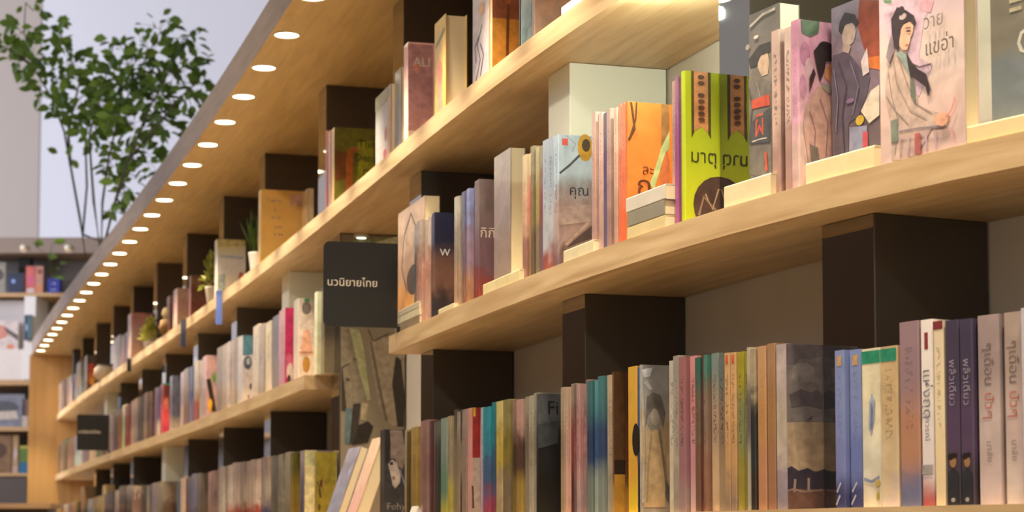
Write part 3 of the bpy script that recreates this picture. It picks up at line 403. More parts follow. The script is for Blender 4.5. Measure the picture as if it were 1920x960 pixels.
 ('face', 1.685, 1.4896, 0.004, 0.022, 0.226, 0.1627, 0, 0, ('d0b4ac', 'd8c4bc', 'c8b0bc'), (0.22, 0, 0.5), 'white book with a long-haired woman in pale robes facing outward', 'books on the near middle shelf', [('p', [(0.108, 0.947), (0.649, 0.856), (0.548, 0.755), (0.483, 0.56), (0.638, 0.488), (0.476, 0.336), (0.379, 0.409), (0.223, 0.629), (0.102, 0.747)], 'c8acbc'), ('p', [(0.492, 0.882), (0.668, 0.852), (0.627, 0.791), (0.51, 0.82)], 'd0a0ac'), ('p', [(0.172, 0.647), (0.096, 0.528), (0.072, 0.392), (0.13, 0.245), (0.144, 0.015), (0.327, 0), (0.467, 0.026), (0.628, 0.141), (0.801, 0.129), (0.822, 0.193), (0.669, 0.223), (0.475, 0.278), (0.448, 0.379), (0.411, 0.483), (0.344, 0.611), (0.244, 0.656)], 'c0a89c'), ('l', [(0.117, 0.525), (0.154, 0.381), (0.232, 0.232), (0.186, 0.04)], 0.002, '94847c'), ('l', [(0.242, 0.596), (0.339, 0.434), (0.435, 0.303), (0.63, 0.218)], 0.002, '94847c'), ('l', [(0.093, 0.389), (0.193, 0.296), (0.352, 0.196)], 0.002, '94847c'), ('l', [(0.18, 0.586), (0.218, 0.451), (0.375, 0.272), (0.571, 0.197)], 0.002, 'a4948a'), ('p', [(0.14, 0.244), (0.222, 0.243), (0.229, 0.114), (0.147, 0.114)], '7c8478'), ('p', [(0.202, 0.632), (0.344, 0.601), (0.411, 0.502), (0.38, 0.467), (0.282, 0.571)], '8c9c94'), ('p', [(0.381, 0.487), (0.438, 0.4), (0.445, 0.301), (0.387, 0.349)], '6c7468'), ('p', [(0.288, 0.768), (0.389, 0.776), (0.432, 0.745), (0.423, 0.707), (0.396, 0.686), (0.386, 0.658), (0.354, 0.619), (0.304, 0.627), (0.264, 0.653), (0.255, 0.704)], 'dcae94'), ('p', [(0.24, 0.885), (0.351, 0.847), (0.44, 0.802), (0.468, 0.749), (0.438, 0.744), (0.399, 0.779), (0.329, 0.781), (0.287, 0.753), (0.265, 0.692), (0.253, 0.625), (0.213, 0.65), (0.174, 0.736), (0.166, 0.827)], '3c3236'), ('e', 0.309, 0.819, 0.044, 0.018, 'b8a8a8'), ('e', 0.29, 0.855, 0.04, 0.026, '3c3236'), ('p', [(0.174, 0.736), (0.202, 0.642), (0.139, 0.572), (0.099, 0.618), (0.142, 0.701)], '8c7c84'), ('p', [(0.344, 0.611), (0.412, 0.541), (0.481, 0.492), (0.578, 0.449), (0.624, 0.355), (0.594, 0.32), (0.566, 0.382), (0.459, 0.436), (0.39, 0.466), (0.362, 0.539)], '3c3236'), ('l', [(0.412, 0.532), (0.501, 0.499), (0.638, 0.498)], 0.002, '5c4c54'), ('l', [(0.353, 0.728), (0.401, 0.723)], 0.0018, '3c2c2c'), ('l', [(0.348, 0.745), (0.408, 0.739)], 0.0012, '3c2c2c'), ('e', 0.357, 0.646, 0.018, 0.006, 'b85c54'), ('l', [(0.251, 0.165), (0.491, 0.154), (0.763, 0.129)], 0.003, '8c7c84'), ('p', [(0.435, 0.132), (0.506, 0.128), (0.506, 0.011), (0.437, 0.012)], 'b06464'), ('l', [(0.569, 0.13), (0.575, 0.013)], 0.003, 'b89cac'), ('l', [(0.666, 0.127), (0.683, 0.019)], 0.003, 'b89cac'), ('l', [(0.37, 0.125), (0.357, 0.01)], 0.003, 'b89cac'), ('l', [(0.27, 0.128), (0.267, 0.011)], 0.003, 'b09094'), ('p', [(0.678, 0.202), (0.765, 0.21), (0.841, 0.19), (0.831, 0.154), (0.763, 0.129), (0.687, 0.153)], 'dca488'), ('l', [(0.812, 0.175), (0.87, 0.206), (0.9, 0.249), (0.91, 0.272)], 0.003, 'd08c84'), ('l', [(0.839, 0.114), (0.885, 0.07), (0.893, 0.022)], 0.002, 'd09494'), ('p', [(0.087, 0.95), (0.2, 0.931), (0.179, 0.913), (0.107, 0.927)], '5c8468'), ('t', 'วาย', 0.684, 0.733, 0.026, 0, '7c746c'), ('t', 'แขอ่า', 0.748, 0.583, 0.027, 0, '5c5450')], None, 1.0),
 ('flat', 1.685, 1.332, 0.004, 0.022, 0.1509, 0.1, 0, 0, ('dcc898', 'dcc898', 'dcc898'), (0.1, 0, 0.5), 'cream book lying flat at the right edge of the middle shelf', 'books on the near middle shelf', None, None, 1.0),
 ('face', 1.7075, 1.3238, 0.028, 0.03, 0.22, 0.1309, 0, 0, ('6c7478', '6c685c', '7c7060'), (0.3, 0, 0.5), 'grey plastic-wrapped book with pale lettering at the right edge', 'books on the near middle shelf', [('t', 'C', 0.45, 0.42, 0.05, 0, 'b8b4a8'), ('l', [(0.25, 0.72), (0.45, 0.72)], 0.006, 'a49c84'), ('l', [(0.25, 0.67), (0.5, 0.67)], 0.005, 'a49c84'), ('l', [(0.25, 0.62), (0.4, 0.62)], 0.005, 'a49c84')], None, 1.0),
 ('spine', 1.685, 1.1666, 0.0127, 0.0218, 0.1141, 0.145, 0, 0, ('6a5a58', '7c6c68', '8a7c78'), (0.25, 0.5, 0.5), 'rose paperback, second spine of the fifth ten from left on the near middle shelf', 'books on the near middle shelf', None, None, 0.667),
 ('spine', 1.685, 1.1424, 0.0137, 0.0212, 0.1094, 0.145, 0, 0, ('6a5a58', '7c6c68', '8a7c78'), (0.25, 0.5, 0.5), 'rose paperback, third spine of the fifth ten from left on the near middle shelf', 'books on the near middle shelf', None, None, 0.738),
 ('spine', 1.685, 1.1186, 0.0189, 0.021, 0.1059, 0.056, 0, 0, ('6a5a58', '7c6c68', '8a7c78'), (0.25, 0.5, 0.5), 'rose paperback, fourth spine of the fifth ten from left on the near middle shelf', 'books on the near middle shelf', None, None, 0.819),
 ('spine', 1.685, 14.5033, 0.0158, 0.2863, 0.2134, 0.145, 0, 0, ('5c4a40', '4c4038', '6a5a4c'), (0.25, 0.5, 0.5), 'brown paperback, first upright spine from the left on the far middle shelf', 'books on the far middle shelf', None, None, 0.964),
 ('spine', 1.685, 14.1232, 0.0191, 0.398, 0.2353, 0.145, 0, 0, ('b89c84', '8a7868', '8c7a68'), (0.25, 0.5, 0.5), 'brown paperback, second upright spine from the left on the far middle shelf', 'books on the far middle shelf', None, None, 0.668),
 ('spine', 1.685, 13.7182, 0.0164, 0.3401, 0.2292, 0.145, 0, 0, ('2c3020', '34382c', '4a7050'), (0.25, 0.5, 0.5), 'black paperback, third upright spine from the left on the far middle shelf', 'books on the far middle shelf', None, None, 0.669),
 ('spine', 1.685, 13.3728, 0.02, 0.3091, 0.2166, 0.145, 0, 0, ('a48078', '845850', '7c6858'), (0.25, 0.5, 0.5), 'rose paperback, fourth upright spine from the left on the far middle shelf', 'books on the far middle shelf', None, None, 0.8),
 ('spine', 1.685, 13.0736, 0.019, 0.2445, 0.2109, 0.145, 0, 0, ('7c5c50', '6a4840', '7c6454'), (0.25, 0.5, 0.5), 'rose paperback, fifth upright spine from the left on the far middle shelf', 'books on the far middle shelf', None, None, 0.984),
 ('spine', 1.685, 12.7541, 0.0192, 0.3464, 0.2097, 0.145, 0, 0, ('9cbcc4', '7c94ac', '7c8cb0'), (0.25, 0.5, 0.5), 'light blue paperback spine just left of the small black sign', 'books on the far middle shelf', None, None, 1.009),
 ('spine', 1.685, 12.4511, 0.0187, 0.2163, 0.1037, 0.145, 0, 0, ('a4bcc0', '9cb4bc', 'b0b8bc'), (0.25, 0.5, 0.5), 'pale teal paperback, seventh upright spine from the left on the far middle shelf', 'books on the far middle shelf', None, None, 1.056),
 ('spine', 1.685, 12.2144, 0.0157, 0.2248, 0.1747, 0.145, 0, 0, ('7c6a7c', '7c6c7c', '7c6c78'), (0.25, 0.5, 0.5), 'mauve paperback, eighth upright spine from the left on the far middle shelf', 'books on the far middle shelf', None, None, 1.04),
 ('spine', 1.685, 11.9798, 0.0161, 0.2076, 0.1598, 0.145, 0, 0, ('7c6a7c', '7c6c7c', '7c6c78'), (0.25, 0.5, 0.5), 'mauve paperback, ninth upright spine from the left on the far middle shelf', 'books on the far middle shelf', None, None, 0.916),
 ('spine', 1.685, 11.7477, 0.0188, 0.2175, 0.1913, 0.145, 0, 0, ('b89c7c', 'b89c7c', 'a8947c'), (0.25, 0.5, 0.5), 'tan paperback, tenth upright spine from the left on the far middle shelf', 'books on the far middle shelf', None, None, 1.097),
 ('spine', 1.685, 11.5178, 0.0158, 0.2037, 0.1773, 0.056, 0, 0, ('b89c7c', 'b89c7c', 'a8947c'), (0.25, 0.5, 0.5), 'tan paperback, eleventh upright spine from the left on the far middle shelf', 'books on the far middle shelf', None, None, 0.983),
 ('spine', 1.685, 11.298, 0.0175, 0.2018, 0.1817, 0.145, 0, 0, ('3c8c30', '4c7c40', '7c8470'), (0.25, 0.5, 0.5), 'green paperback, twelfth upright spine from the left on the far middle shelf', 'books on the far middle shelf', None, None, 0.697),
 ('spine', 1.685, 11.0658, 0.0123, 0.2299, 0.2006, 0.145, 0, 0, ('6a5c50', '4c4440', '6a5c54'), (0.25, 0.5, 0.5), 'brown paperback, thirteenth upright spine from the left on the far middle shelf', 'books on the far middle shelf', None, None, 0.872),
 ('spine', 1.685, 10.8223, 0.0192, 0.2175, 0.2062, 0.056, 0, 0, ('6a5c50', '4c4440', '6a5c54'), (0.25, 0.5, 0.5), 'brown paperback, fourteenth upright spine from the left on the far middle shelf', 'books on the far middle shelf', None, None, 0.93),
 ('spine', 1.685, 10.5964, 0.0168, 0.1886, 0.2212, 0.056, 0, 0, ('a48c78', '8c7464', '9c7c70'), (0.25, 0.5, 0.5), 'brown paperback, fifteenth upright spine from the left on the far middle shelf', 'books on the far middle shelf', None, None, 0.792),
 ('spine', 1.685, 10.3865, 0.0166, 0.1834, 0.2221, 0.145, 0, 0, ('54405c', '4c3c38', '5c5044'), (0.25, 0.5, 0.5), 'dark rose paperback, sixteenth upright spine from the left on the far middle shelf', 'books on the far middle shelf', None, None, 1.059),
 ('spine', 1.685, 10.1969, 0.0167, 0.1635, 0.2171, 0.145, 0, 0, ('b07c40', '9c6c4c', '7c5848'), (0.25, 0.5, 0.5), 'tan paperback, seventeenth upright spine from the left on the far middle shelf', 'books on the far middle shelf', None, None, 0.804),
 ('spine', 1.685, 10.0261, 0.0191, 0.1529, 0.2318, 0.145, 0, 0, ('a4b48c', '94a484', 'c4b494'), (0.25, 0.5, 0.5), 'green paperback, eighteenth upright spine from the left on the far middle shelf', 'books on the far middle shelf', None, None, 1.015),
 ('spine', 1.685, 9.838, 0.0132, 0.1889, 0.2191, 0.056, 0, 0, ('8c3c2c', '7c3428', '6c3c34'), (0.25, 0.5, 0.5), 'red paperback, nineteenth upright spine from the left on the far middle shelf', 'books on the far middle shelf', None, None, 0.917),
 ('spine', 1.685, 9.6227, 0.0185, 0.2033, 0.229, 0.145, 0, 0, ('a08474', '8c6c60', '947468'), (0.25, 0.5, 0.5), 'brown paperback, twentieth upright spine from the left on the far middle shelf', 'books on the far middle shelf', None, None, 1.028),
 ('spine', 1.685, 9.4471, 0.0117, 0.1221, 0.2285, 0.145, 0, 0, ('ac9480', '8c7464', 'b09470'), (0.25, 0.5, 0.5), 'brown paperback, first spine of the third ten from left on the far middle shelf', 'books on the far middle shelf', None, None, 0.782),
 ('spine', 1.685, 9.299, 0.0141, 0.1504, 0.2253, 0.145, 0, 0, ('5c5048', '4c443c', '5c5044'), (0.25, 0.5, 0.5), 'brown paperback, second spine of the third ten from left on the far middle shelf', 'books on the far middle shelf', None, None, 0.754),
 ('spine', 1.685, 9.1594, 0.0184, 0.1024, 0.2305, 0.145, 0, 0, ('b08c6c', '8c6c5c', '94786a'), (0.25, 0.5, 0.5), 'brown paperback, third spine of the third ten from left on the far middle shelf', 'books on the far middle shelf', None, None, 0.799),
 ('spine', 1.685, 9.0486, 0.0103, 0.1, 0.2296, 0.145, 0, 0, ('b08c6c', '8c6c5c', '94786a'), (0.25, 0.5, 0.5), 'brown paperback, fourth spine of the third ten from left on the far middle shelf', 'books on the far middle shelf', None, None, 0.693),
 ('spine', 1.685, 8.9256, 0.0157, 0.1204, 0.2252, 0.056, 0, 0, ('5c3830', '54382e', '5c4438'), (0.8, 0.2, 0.5), 'dark brown paperback with its patterned brown cover exposed on the far middle shelf', 'books on the far middle shelf', None, None, 0.972),
 ('spine', 1.685, 8.7058, 0.0114, 0.0699, 0.2282, 0.145, 0, 0, ('b4909c', 'a87c88', '9c7c84'), (0.25, 0.5, 0.5), 'mauve paperback, sixth spine of the third ten from left on the far middle shelf', 'books on the far middle shelf', None, None, 0.668),
 ('spine', 1.685, 8.6224, 0.0124, 0.0811, 0.2245, 0.145, 0, 0, ('d0bca0', '4c3c68', '443868'), (0.2, 0.3, 0.4), 'purple paperback, seventh spine of the third ten from left on the far middle shelf', 'books on the far middle shelf', None, None, 1.025),
 ('spine', 1.685, 8.5133, 0.014, 0.1115, 0.2308, 0.145, 0, 0, ('a82840', 'c04848', '74342c'), (0.6, 0.2, 0.35), 'red paperback with its coral cover exposed and a teal top edge', 'books on the far middle shelf', [('p', [(0.0, 0.96), (0.17210907110754584, 0.96), (0.17210907110754584, 1), (0.0, 1)], '3ca48c'), ('e', 0.08605453555377292, 0.6, 0.06884362844301833, 0.12, 'd87858')], None, 1.06),
 ('spine', 1.685, 8.2323, 0.0163, 0.079, 0.2453, 0.145, 0, 0, ('c8b8a4', '6a6c84', '74788c'), (0.5, 0.1, 0.3), 'tan paperback with its blue-grey cover exposed on the far middle shelf', 'books on the far middle shelf', None, None, 0.856),
 ('spine', 1.685, 7.8693, 0.0168, 0.1345, 0.2358, 0.056, 0, 0, ('a48c84', '8c7c84', '94848c'), (0.25, 0.5, 0.5), 'grey paperback, tenth spine of the third ten from left on the far middle shelf', 'books on the far middle shelf', None, None, 1.082),
 ('spine', 1.685, 7.7277, 0.0101, 0.1276, 0.238, 0.145, 0, 0, ('a87458', 'b49c90', 'b4a49c'), (0.25, 0.5, 0.5), 'tan paperback, first spine of the fourth ten from left on the far middle shelf', 'books on the far middle shelf', None, None, 0.739),
 ('spine', 1.685, 7.6047, 0.0127, 0.0987, 0.2357, 0.145, 0, 0, ('8c88a4', '4c60a0', '4c5c8c'), (0.25, 0.5, 0.5), 'cobalt blue paperback spine in the far middle shelf row', 'books on the far middle shelf', None, None, 0.739),
 ('spine', 1.685, 7.485, 0.0161, 0.1239, 0.2469, 0.145, 0, 0, ('a84c3c', 'b4a08c', 'c4b4a0'), (0.25, 0.5, 0.5), 'tan paperback, third spine of the fourth ten from left on the far middle shelf', 'books on the far middle shelf', None, None, 0.889),
 ('spine', 1.685, 7.3604, 0.0191, 0.105, 0.241, 0.145, 0, 0, ('a49c84', '8c7c74', 'b4a494'), (0.25, 0.5, 0.5), 'brown paperback, fourth spine of the fourth ten from left on the far middle shelf', 'books on the far middle shelf', None, None, 1.008),
 ('spine', 1.685, 7.246, 0.014, 0.107, 0.2471, 0.145, 0, 0, ('a48484', 'a48484', 'b4908c'), (0.35, 0.2, 0.4), 'rose pink paperback with an orange and black figure on its exposed cover', 'books on the far middle shelf', [('p', [(0.027802075906265322, 0.15), (0.08340622771879597, 0.35), (0.19461453134385726, 0.4), (0.2502186831563879, 0.2), (0.1390103795313266, 0.08)], 'c88c28'), ('l', [(0.055604151812530644, 0.62), (0.11120830362506129, 0.45), (0.22241660725012258, 0.1)], 0.018, '2c2018'), ('p', [(0.1390103795313266, 0.65), (0.2502186831563879, 0.75), (0.2780207590626532, 0.6), (0.19461453134385726, 0.55)], '6c9048'), ('e', 0.11120830362506129, 0.22, 0.055604151812530644, 0.08, 'd8a030')], None, 1.06),
 ('spine', 1.685, 6.8714, 0.0145, 0.11, 0.2484, 0.056, 0, 0, ('c4ac98', 'b8a498', 'c8b8a4'), (0.25, 0.5, 0.5), 'tan paperback, sixth spine of the fourth ten from left on the far middle shelf', 'books on the far middle shelf', None, None, 0.717),
 ('spine', 1.685, 6.7546, 0.0157, 0.1089, 0.248, 0.145, 0, 0, ('c4ac98', 'b8a498', 'c8b8a4'), (0.25, 0.5, 0.5), 'tan paperback, seventh spine of the fourth ten from left on the far middle shelf', 'books on the far middle shelf', None, None, 0.826),
 ('spine', 1.685, 6.656, 0.0146, 0.0764, 0.2481, 0.145, 0, 0, ('b8a494', 'a4948c', 'b4a8a4'), (0.25, 0.5, 0.5), 'tan paperback, eighth spine of the fourth ten from left on the far middle shelf', 'books on the far middle shelf', None, None, 1.075),
 ('spine', 1.685, 6.575, 0.0182, 0.0718, 0.2472, 0.145, 0, 0, ('b8a494', 'a4948c', 'b4a8a4'), (0.25, 0.5, 0.5), 'tan paperback, ninth spine of the fourth ten from left on the far middle shelf', 'books on the far middle shelf', None, None, 0.978),
 ('spine', 1.685, 6.4803, 0.019, 0.1015, 0.2485, 0.145, 0, 0, ('d0b898', 'c8b49c', 'ccc0a8'), (0.25, 0.5, 0.5), 'tan paperback, tenth spine of the fourth ten from left on the far middle shelf', 'books on the far middle shelf', None, None, 0.754),
 ('spine', 1.685, 6.3725, 0.014, 0.1011, 0.2411, 0.145, 0, 0, ('c4b8b0', 'a8a0a0', 'b0a8a8'), (0.3, 0.2, 0.3), 'grey paperback with teal and black art on its exposed pale cover', 'books on the far middle shelf', [('p', [(0.0, 0.7), (0.25060525240844406, 0.72), (0.25060525240844406, 1), (0.0, 1)], '4c7484'), ('e', 0.12530262620422203, 0.6, 0.10024210096337763, 0.1, '44505c'), ('e', 0.13783288882464426, 0.62, 0.050121050481688814, 0.05, '98a0a4'), ('e', 0.20048420192675526, 0.25, 0.025060525240844407, 0.05, '3c3840'), ('e', 0.15036315144506643, 0.1, 0.017542367668591085, 0.03, '4c4850')], None, 1.06),
 ('spine', 1.685, 6.0384, 0.0132, 0.1163, 0.2467, 0.145, 0, 0, ('c8b4a0', 'c4b4a4', 'ccbcac'), (0.25, 0.5, 0.5), 'tan paperback, second spine of the fifth ten from left on the far middle shelf', 'books on the far middle shelf', None, None, 1.008),
 ('spine', 1.685, 5.9134, 0.0108, 0.1159, 0.236, 0.056, 0, 0, ('c8b4a0', 'c4b4a4', 'ccbcac'), (0.25, 0.5, 0.5), 'tan paperback, third spine of the fifth ten from left on the far middle shelf', 'books on the far middle shelf', None, None, 0.813),
 ('spine', 1.685, 5.7944, 0.0149, 0.1054, 0.2337, 0.056, 0, 0, ('d8c4a8', 'd0c0a8', 'd8ccb4'), (0.25, 0.5, 0.5), 'tan paperback, fourth spine of the fifth ten from left on the far middle shelf', 'books on the far middle shelf', None, None, 0.998),
 ('spine', 1.685, 5.6661, 0.018, 0.1328, 0.2404, 0.145, 0, 0, ('b0a094', 'a89ca8', 'a8a4bc'), (0.25, 0.5, 0.5), 'pale grey paperback, fifth spine of the fifth ten from left on the far middle shelf', 'books on the far middle shelf', None, None, 0.688),
 ('spine', 1.685, 5.5315, 0.014, 0.1151, 0.2448, 0.145, 0, 0, ('a87480', 'a87c88', 'a8848c'), (0.25, 0.5, 0.5), 'mauve paperback with its hot magenta cover exposed', 'books on the far middle shelf', [('p', [(0.0, 0), (0.1812742835309256, 0), (0.1812742835309256, 1), (0.0, 1)], 'b82c60'), ('e', 0.0906371417654628, 0.3, 0.08157342758891652, 0.12, 'c85c80'), ('e', 0.10876457011855535, 0.16, 0.07250971341237024, 0.13, 'c8bcb8'), ('e', 0.0906371417654628, 0.06, 0.0453185708827314, 0.08, '3c2c30')], None, 1.06),
 ('spine', 1.685, 5.2795, 0.014, 0.0861, 0.2472, 0.15, 0, 0, ('d0bca8', 'c4b0a4', 'b8b0a4'), (0.15, 0.2, 0.5), 'cream paperback with a pink figure and gold motif on its exposed cover', 'books on the far middle shelf', [('p', [(0.015920884120869196, 0.0), (0.30249679829651466, 0.0), (0.30249679829651466, 0.96), (0.015920884120869196, 0.96)], 'ccbcb0'), ('p', [(0.03184176824173839, 0.3), (0.09552530472521516, 0.6), (0.2228923776921687, 0.62), (0.30249679829651466, 0.3)], 'd09c84'), ('e', 0.15920884120869194, 0.88, 0.09552530472521516, 0.08, '6c6460'), ('p', [(0.11144618884608436, 0.96), (0.2228923776921687, 0.96), (0.2228923776921687, 1), (0.11144618884608436, 1)], '3c8050'), ('p', [(0.015920884120869196, 0.33), (0.30249679829651466, 0.33), (0.30249679829651466, 0.345), (0.015920884120869196, 0.345)], '8c6c58'), ('e', 0.15920884120869194, 0.19, 0.07642024378017213, 0.1, 'a87830')], None, 1.06),
 ('spine', 1.685, 5.044, 0.03, 0.038, 0.2427, 0.12, 0, 0, ('d0cca8', 'ccd0b0', 'd4d8bc'), (0.25, 0.5, 0.5), 'pale cream-green book with its page edges showing beside the large black sign', 'books on the far middle shelf', [('p', [(0.3060548132295534, 0), (0.34500724400422383, 0), (0.34500724400422383, 1), (0.3060548132295534, 1)], '5c5040'), ('p', [(0.3783950418110842, 0), (0.4340413714891848, 0), (0.4340413714891848, 1), (0.3783950418110842, 1)], '4c4436')], None, 1.06),
 ('spine', 1.685, 5.0006, 0.0432, 0.0447, 0.2519, 0.1, 0, 0, ('8c7c60', '5c5040', '6c6450'), (0.25, 0.5, 0.5), 'brown paperback, ninth spine of the fifth ten from left on the far middle shelf', 'books on the far middle shelf', None, None, 0.887),
 ('spine', 2.125, 14.4585, 0.0149, 0.339, 0.2266, 0.145, 0, 0, ('d0b494', 'ccb498', 'c8b49c'), (0.25, 0.5, 0.5), 'tan paperback, first upright spine from the left on the top shelf', 'books on the top shelf', None, None, 1.076),
 ('spine', 2.125, 14.1351, 0.0153, 0.2494, 0.2318, 0.056, 0, 0, ('8c8088', 'a49484', 'b0a090'), (0.25, 0.5, 0.5), 'tan paperback, second upright spine from the left on the top shelf', 'books on the top shelf', None, None, 0.757),
 ('spine', 2.125, 13.7868, 0.0152, 0.3864, 0.2098, 0.056, 0, 0, ('3c2c34', '382c38', '4c4048'), (0.25, 0.5, 0.5), 'black paperback, third upright spine from the left on the top shelf', 'books on the top shelf', None, None, 0.941),
 ('spine', 2.125, 13.367, 0.0138, 0.3903, 0.2035, 0.056, 0, 0, ('c8b0a0', 'bcb0b4', 'c0b4b4'), (0.25, 0.5, 0.5), 'pale grey paperback, fourth upright spine from the left on the top shelf', 'books on the top shelf', None, None, 0.797),
 ('spine', 2.125, 13.0235, 0.0185, 0.2476, 0.1918, 0.056, 0, 0, ('7c88b0', '4c5c94', '6470a0'), (0.25, 0.5, 0.5), 'blue paperback, fifth upright spine from the left on the top shelf', 'books on the top shelf', None, None, 0.752),
 ('spine', 2.125, 12.6871, 0.0157, 0.2985, 0.24, 0.145, 0, 0, ('6c747c', '7c8084', '74787c'), (0.25, 0.5, 0.5), 'tall grey book with an orange emblem at the far end of the top shelf', 'books on the top shelf', None, [('e', 0.5, 0.45, 0.25, 0.12, 'c08838'), ('e', 0.5, 0.6, 0.18, 0.06, 'c89848')], 1.06),
 ('spine', 2.125, 12.129, 0.014, 0.1619, 0.235, 0.056, 0, 0, ('4c3c38', '54403c', '4c4440'), (0.25, 0.5, 0.5), 'dark book with a flame orange figure on its exposed cover', 'books on the top shelf', [('e', 0.55, 0.4, 0.4, 0.2, 'd07830'), ('e', 0.5, 0.65, 0.35, 0.14, 'c04c34'), ('e', 0.6, 0.3, 0.25, 0.12, 'e0a040')], None, 1.06),
 ('spine', 2.125, 10.4722, 0.0161, 0.1795, 0.1885, 0.145, 0, 0, ('7c6c64', '746864', '847870'), (0.25, 0.5, 0.5), 'brown paperback, eighth upright spine from the left on the top shelf', 'books on the top shelf', None, None, 0.881),
 ('spine', 2.125, 10.2801, 0.014, 0.1787, 0.1841, 0.056, 0, 0, ('7c6c64', '746864', '847870'), (0.25, 0.5, 0.5), 'brown paperback, ninth upright spine from the left on the top shelf', 'books on the top shelf', None, None, 0.887),
 ('spine', 2.125, 10.1127, 0.0169, 0.1343, 0.1675, 0.056, 0, 0, ('6c4438', '644034', '5c4840'), (0.25, 0.5, 0.5), 'brown paperback, tenth upright spine from the left on the top shelf', 'books on the top shelf', None, None, 0.876),
 ('spine', 2.125, 9.9686, 0.0196, 0.1305, 0.1701, 0.145, 0, 0, ('6c4438', '644034', '5c4840'), (0.25, 0.5, 0.5), 'brown paperback, eleventh upright spine from the left on the top shelf', 'books on the top shelf', None, None, 0.842),
 ('spine', 2.125, 9.7711, 0.0113, 0.1436, 0.2466, 0.15, 0, 0, ('c49c88', 'b8948c', 'b47c74'), (0.3, 0.2, 0.5), 'pink book with its pale pink cover exposed behind a small plant', 'books on the top shelf', None, None, 0.868),
 ('spine', 2.125, 8.3478, 0.0148, 0.0982, 0.173, 0.056, 0, 0, ('7c5450', '6c4848', '7c5c58'), (0.25, 0.5, 0.5), 'rose paperback, thirteenth upright spine from the left on the top shelf', 'books on the top shelf', None, None, 1.056),
 ('spine', 2.125, 8.1593, 0.0193, 0.1204, 0.1828, 0.056, 0, 0, ('c8a890', 'c49c94', 'c4a49c'), (0.25, 0.5, 0.5), 'tall pale pink paperback leaning near the second mirror post from far end', 'books on the top shelf', None, None, 0.932),
 ('spine', 2.125, 7.6609, 0.0119, 0.0573, 0.18, 0.1, 0, 0, ('a05848', 'a06050', 'ac7c5c'), (0.7, 0.1, 0.5), 'brick red book with a mottled cover behind a potted plant', 'books on the top shelf', None, None, 0.67),
 ('spine', 2.125, 6.9799, 0.014, 0.0623, 0.2338, 0.11, 0, 0, ('c8bcac', 'bcb8b4', 'b0a880'), (0.15, 0, 0.5), 'white card-covered book with a blue and red sketch on its cover', 'books on the top shelf', [('p', [(0.0, 0.86), (1, 0.9), (1, 1), (0, 1)], 'a89c68'), ('p', [(0.05, 0.1), (0.3, 0.12), (0.3, 0.45), (0.05, 0.4)], '9ca8a8'), ('l', [(0.1, 0.72), (0.9, 0.7)], 0.01, '98a0b0'), ('e', 0.85, 0.35, 0.1, 0.12, 'a85c48')], None, 1.06),
 ('spine', 2.125, 5.9874, 0.014, 0.0492, 0.2611, 0.15, 0, 0, ('e0b868', 'd4ac60', 'c8a058'), (0.08, 0, 0.4), 'yellow covered folder with blue handwriting on its exposed side', 'books on the top shelf', [('t', 'T uw xu', 0.3, 0.86, 0.016, 0, '5c6488'), ('t', 'x', 0.32, 0.74, 0.016, 0, '5c6488'), ('t', 'm  ln', 0.35, 0.64, 0.016, 0, '5c6488'), ('t', 'u m', 0.4, 0.52, 0.016, 0, '5c6488'), ('t', 'v  lm', 0.4, 0.42, 0.016, 0, '5c6488'), ('p', [(0.66, 0.8), (0.95, 0.8), (0.95, 0.96), (0.66, 0.96)], 'c8a088')], None, 1.06),
 ('face', 2.125, 5.8828, 0.15, 0.02, 0.25, 0.1, 0, 0, ('d8b888', 'ccb088', 'c4a478'), (0.25, 0, 0.5), 'cream book standing behind the yellow folder against the mirror post', 'books on the top shelf', None, None, 1.0),
 ('spine', 2.125, 4.8719, 0.027, 0.0295, 0.2466, 0.03, 0, 0, ('8c3c34', 'a84440', 'b0443c'), (0.25, 0.5, 0.5), 'red paperback, eighteenth upright spine from the left on the top shelf', 'books on the top shelf', None, None, 0.933),
 ('spine', 2.125, 4.7406, 0.0105, 0.0354, 0.2199, 0.05, -0.02, 0, ('d8a894', 'd09c8c', 'd8a894'), (0.25, 0.5, 0.5), 'rose paperback, nineteenth upright spine from the left on the top shelf', 'books on the top shelf', None, None, 0.885),
 ('spine', 2.125, 4.6971, 0.012, 0.0433, 0.2183, 0.125, 0, 0, ('c8a060', 'c09858', 'c0a070'), (0.2, 0.1, 0.5), 'olive green and rust book with large dark title words on the cover', 'books on the top shelf', [('p', [(0.0, 0), (0.9285682240841461, 0), (0.9285682240841461, 1), (0.0, 1)], '5c5818'), ('p', [(0.018571364481682923, 0.3), (0.2785704672252438, 0.35), (0.29714183170692676, 0.68), (0.018571364481682923, 0.7)], '5c3410'), ('p', [(0.2599991027435609, 0.1), (0.4178557008378657, 0.1), (0.4178557008378657, 0.68), (0.5757122989321706, 0.7), (0.5571409344504876, 0.76), (0.32499887842945113, 0.74), (0.2599991027435609, 0.6)], '8c4c1c'), ('p', [(0.46428411204207304, 0.2), (0.8821398128799387, 0.25), (0.8821398128799387, 0.85), (0.5107125232462804, 0.82), (0.5571409344504876, 0.6)], '7c7c18'), ('t', 'The', 0.724283214785634, 0.8, 0.03, 0, '2c2a10'), ('t', 'Denti', 0.724283214785634, 0.62, 0.03, 0, '2c2a10'), ('t', 'Do', 0.7892829904715242, 0.42, 0.03, 0, '2c2a10'), ('e', 0.37142728963365845, 0.12, 0.12999955137178046, 0.08, 'b8803c')], None, 1.06),
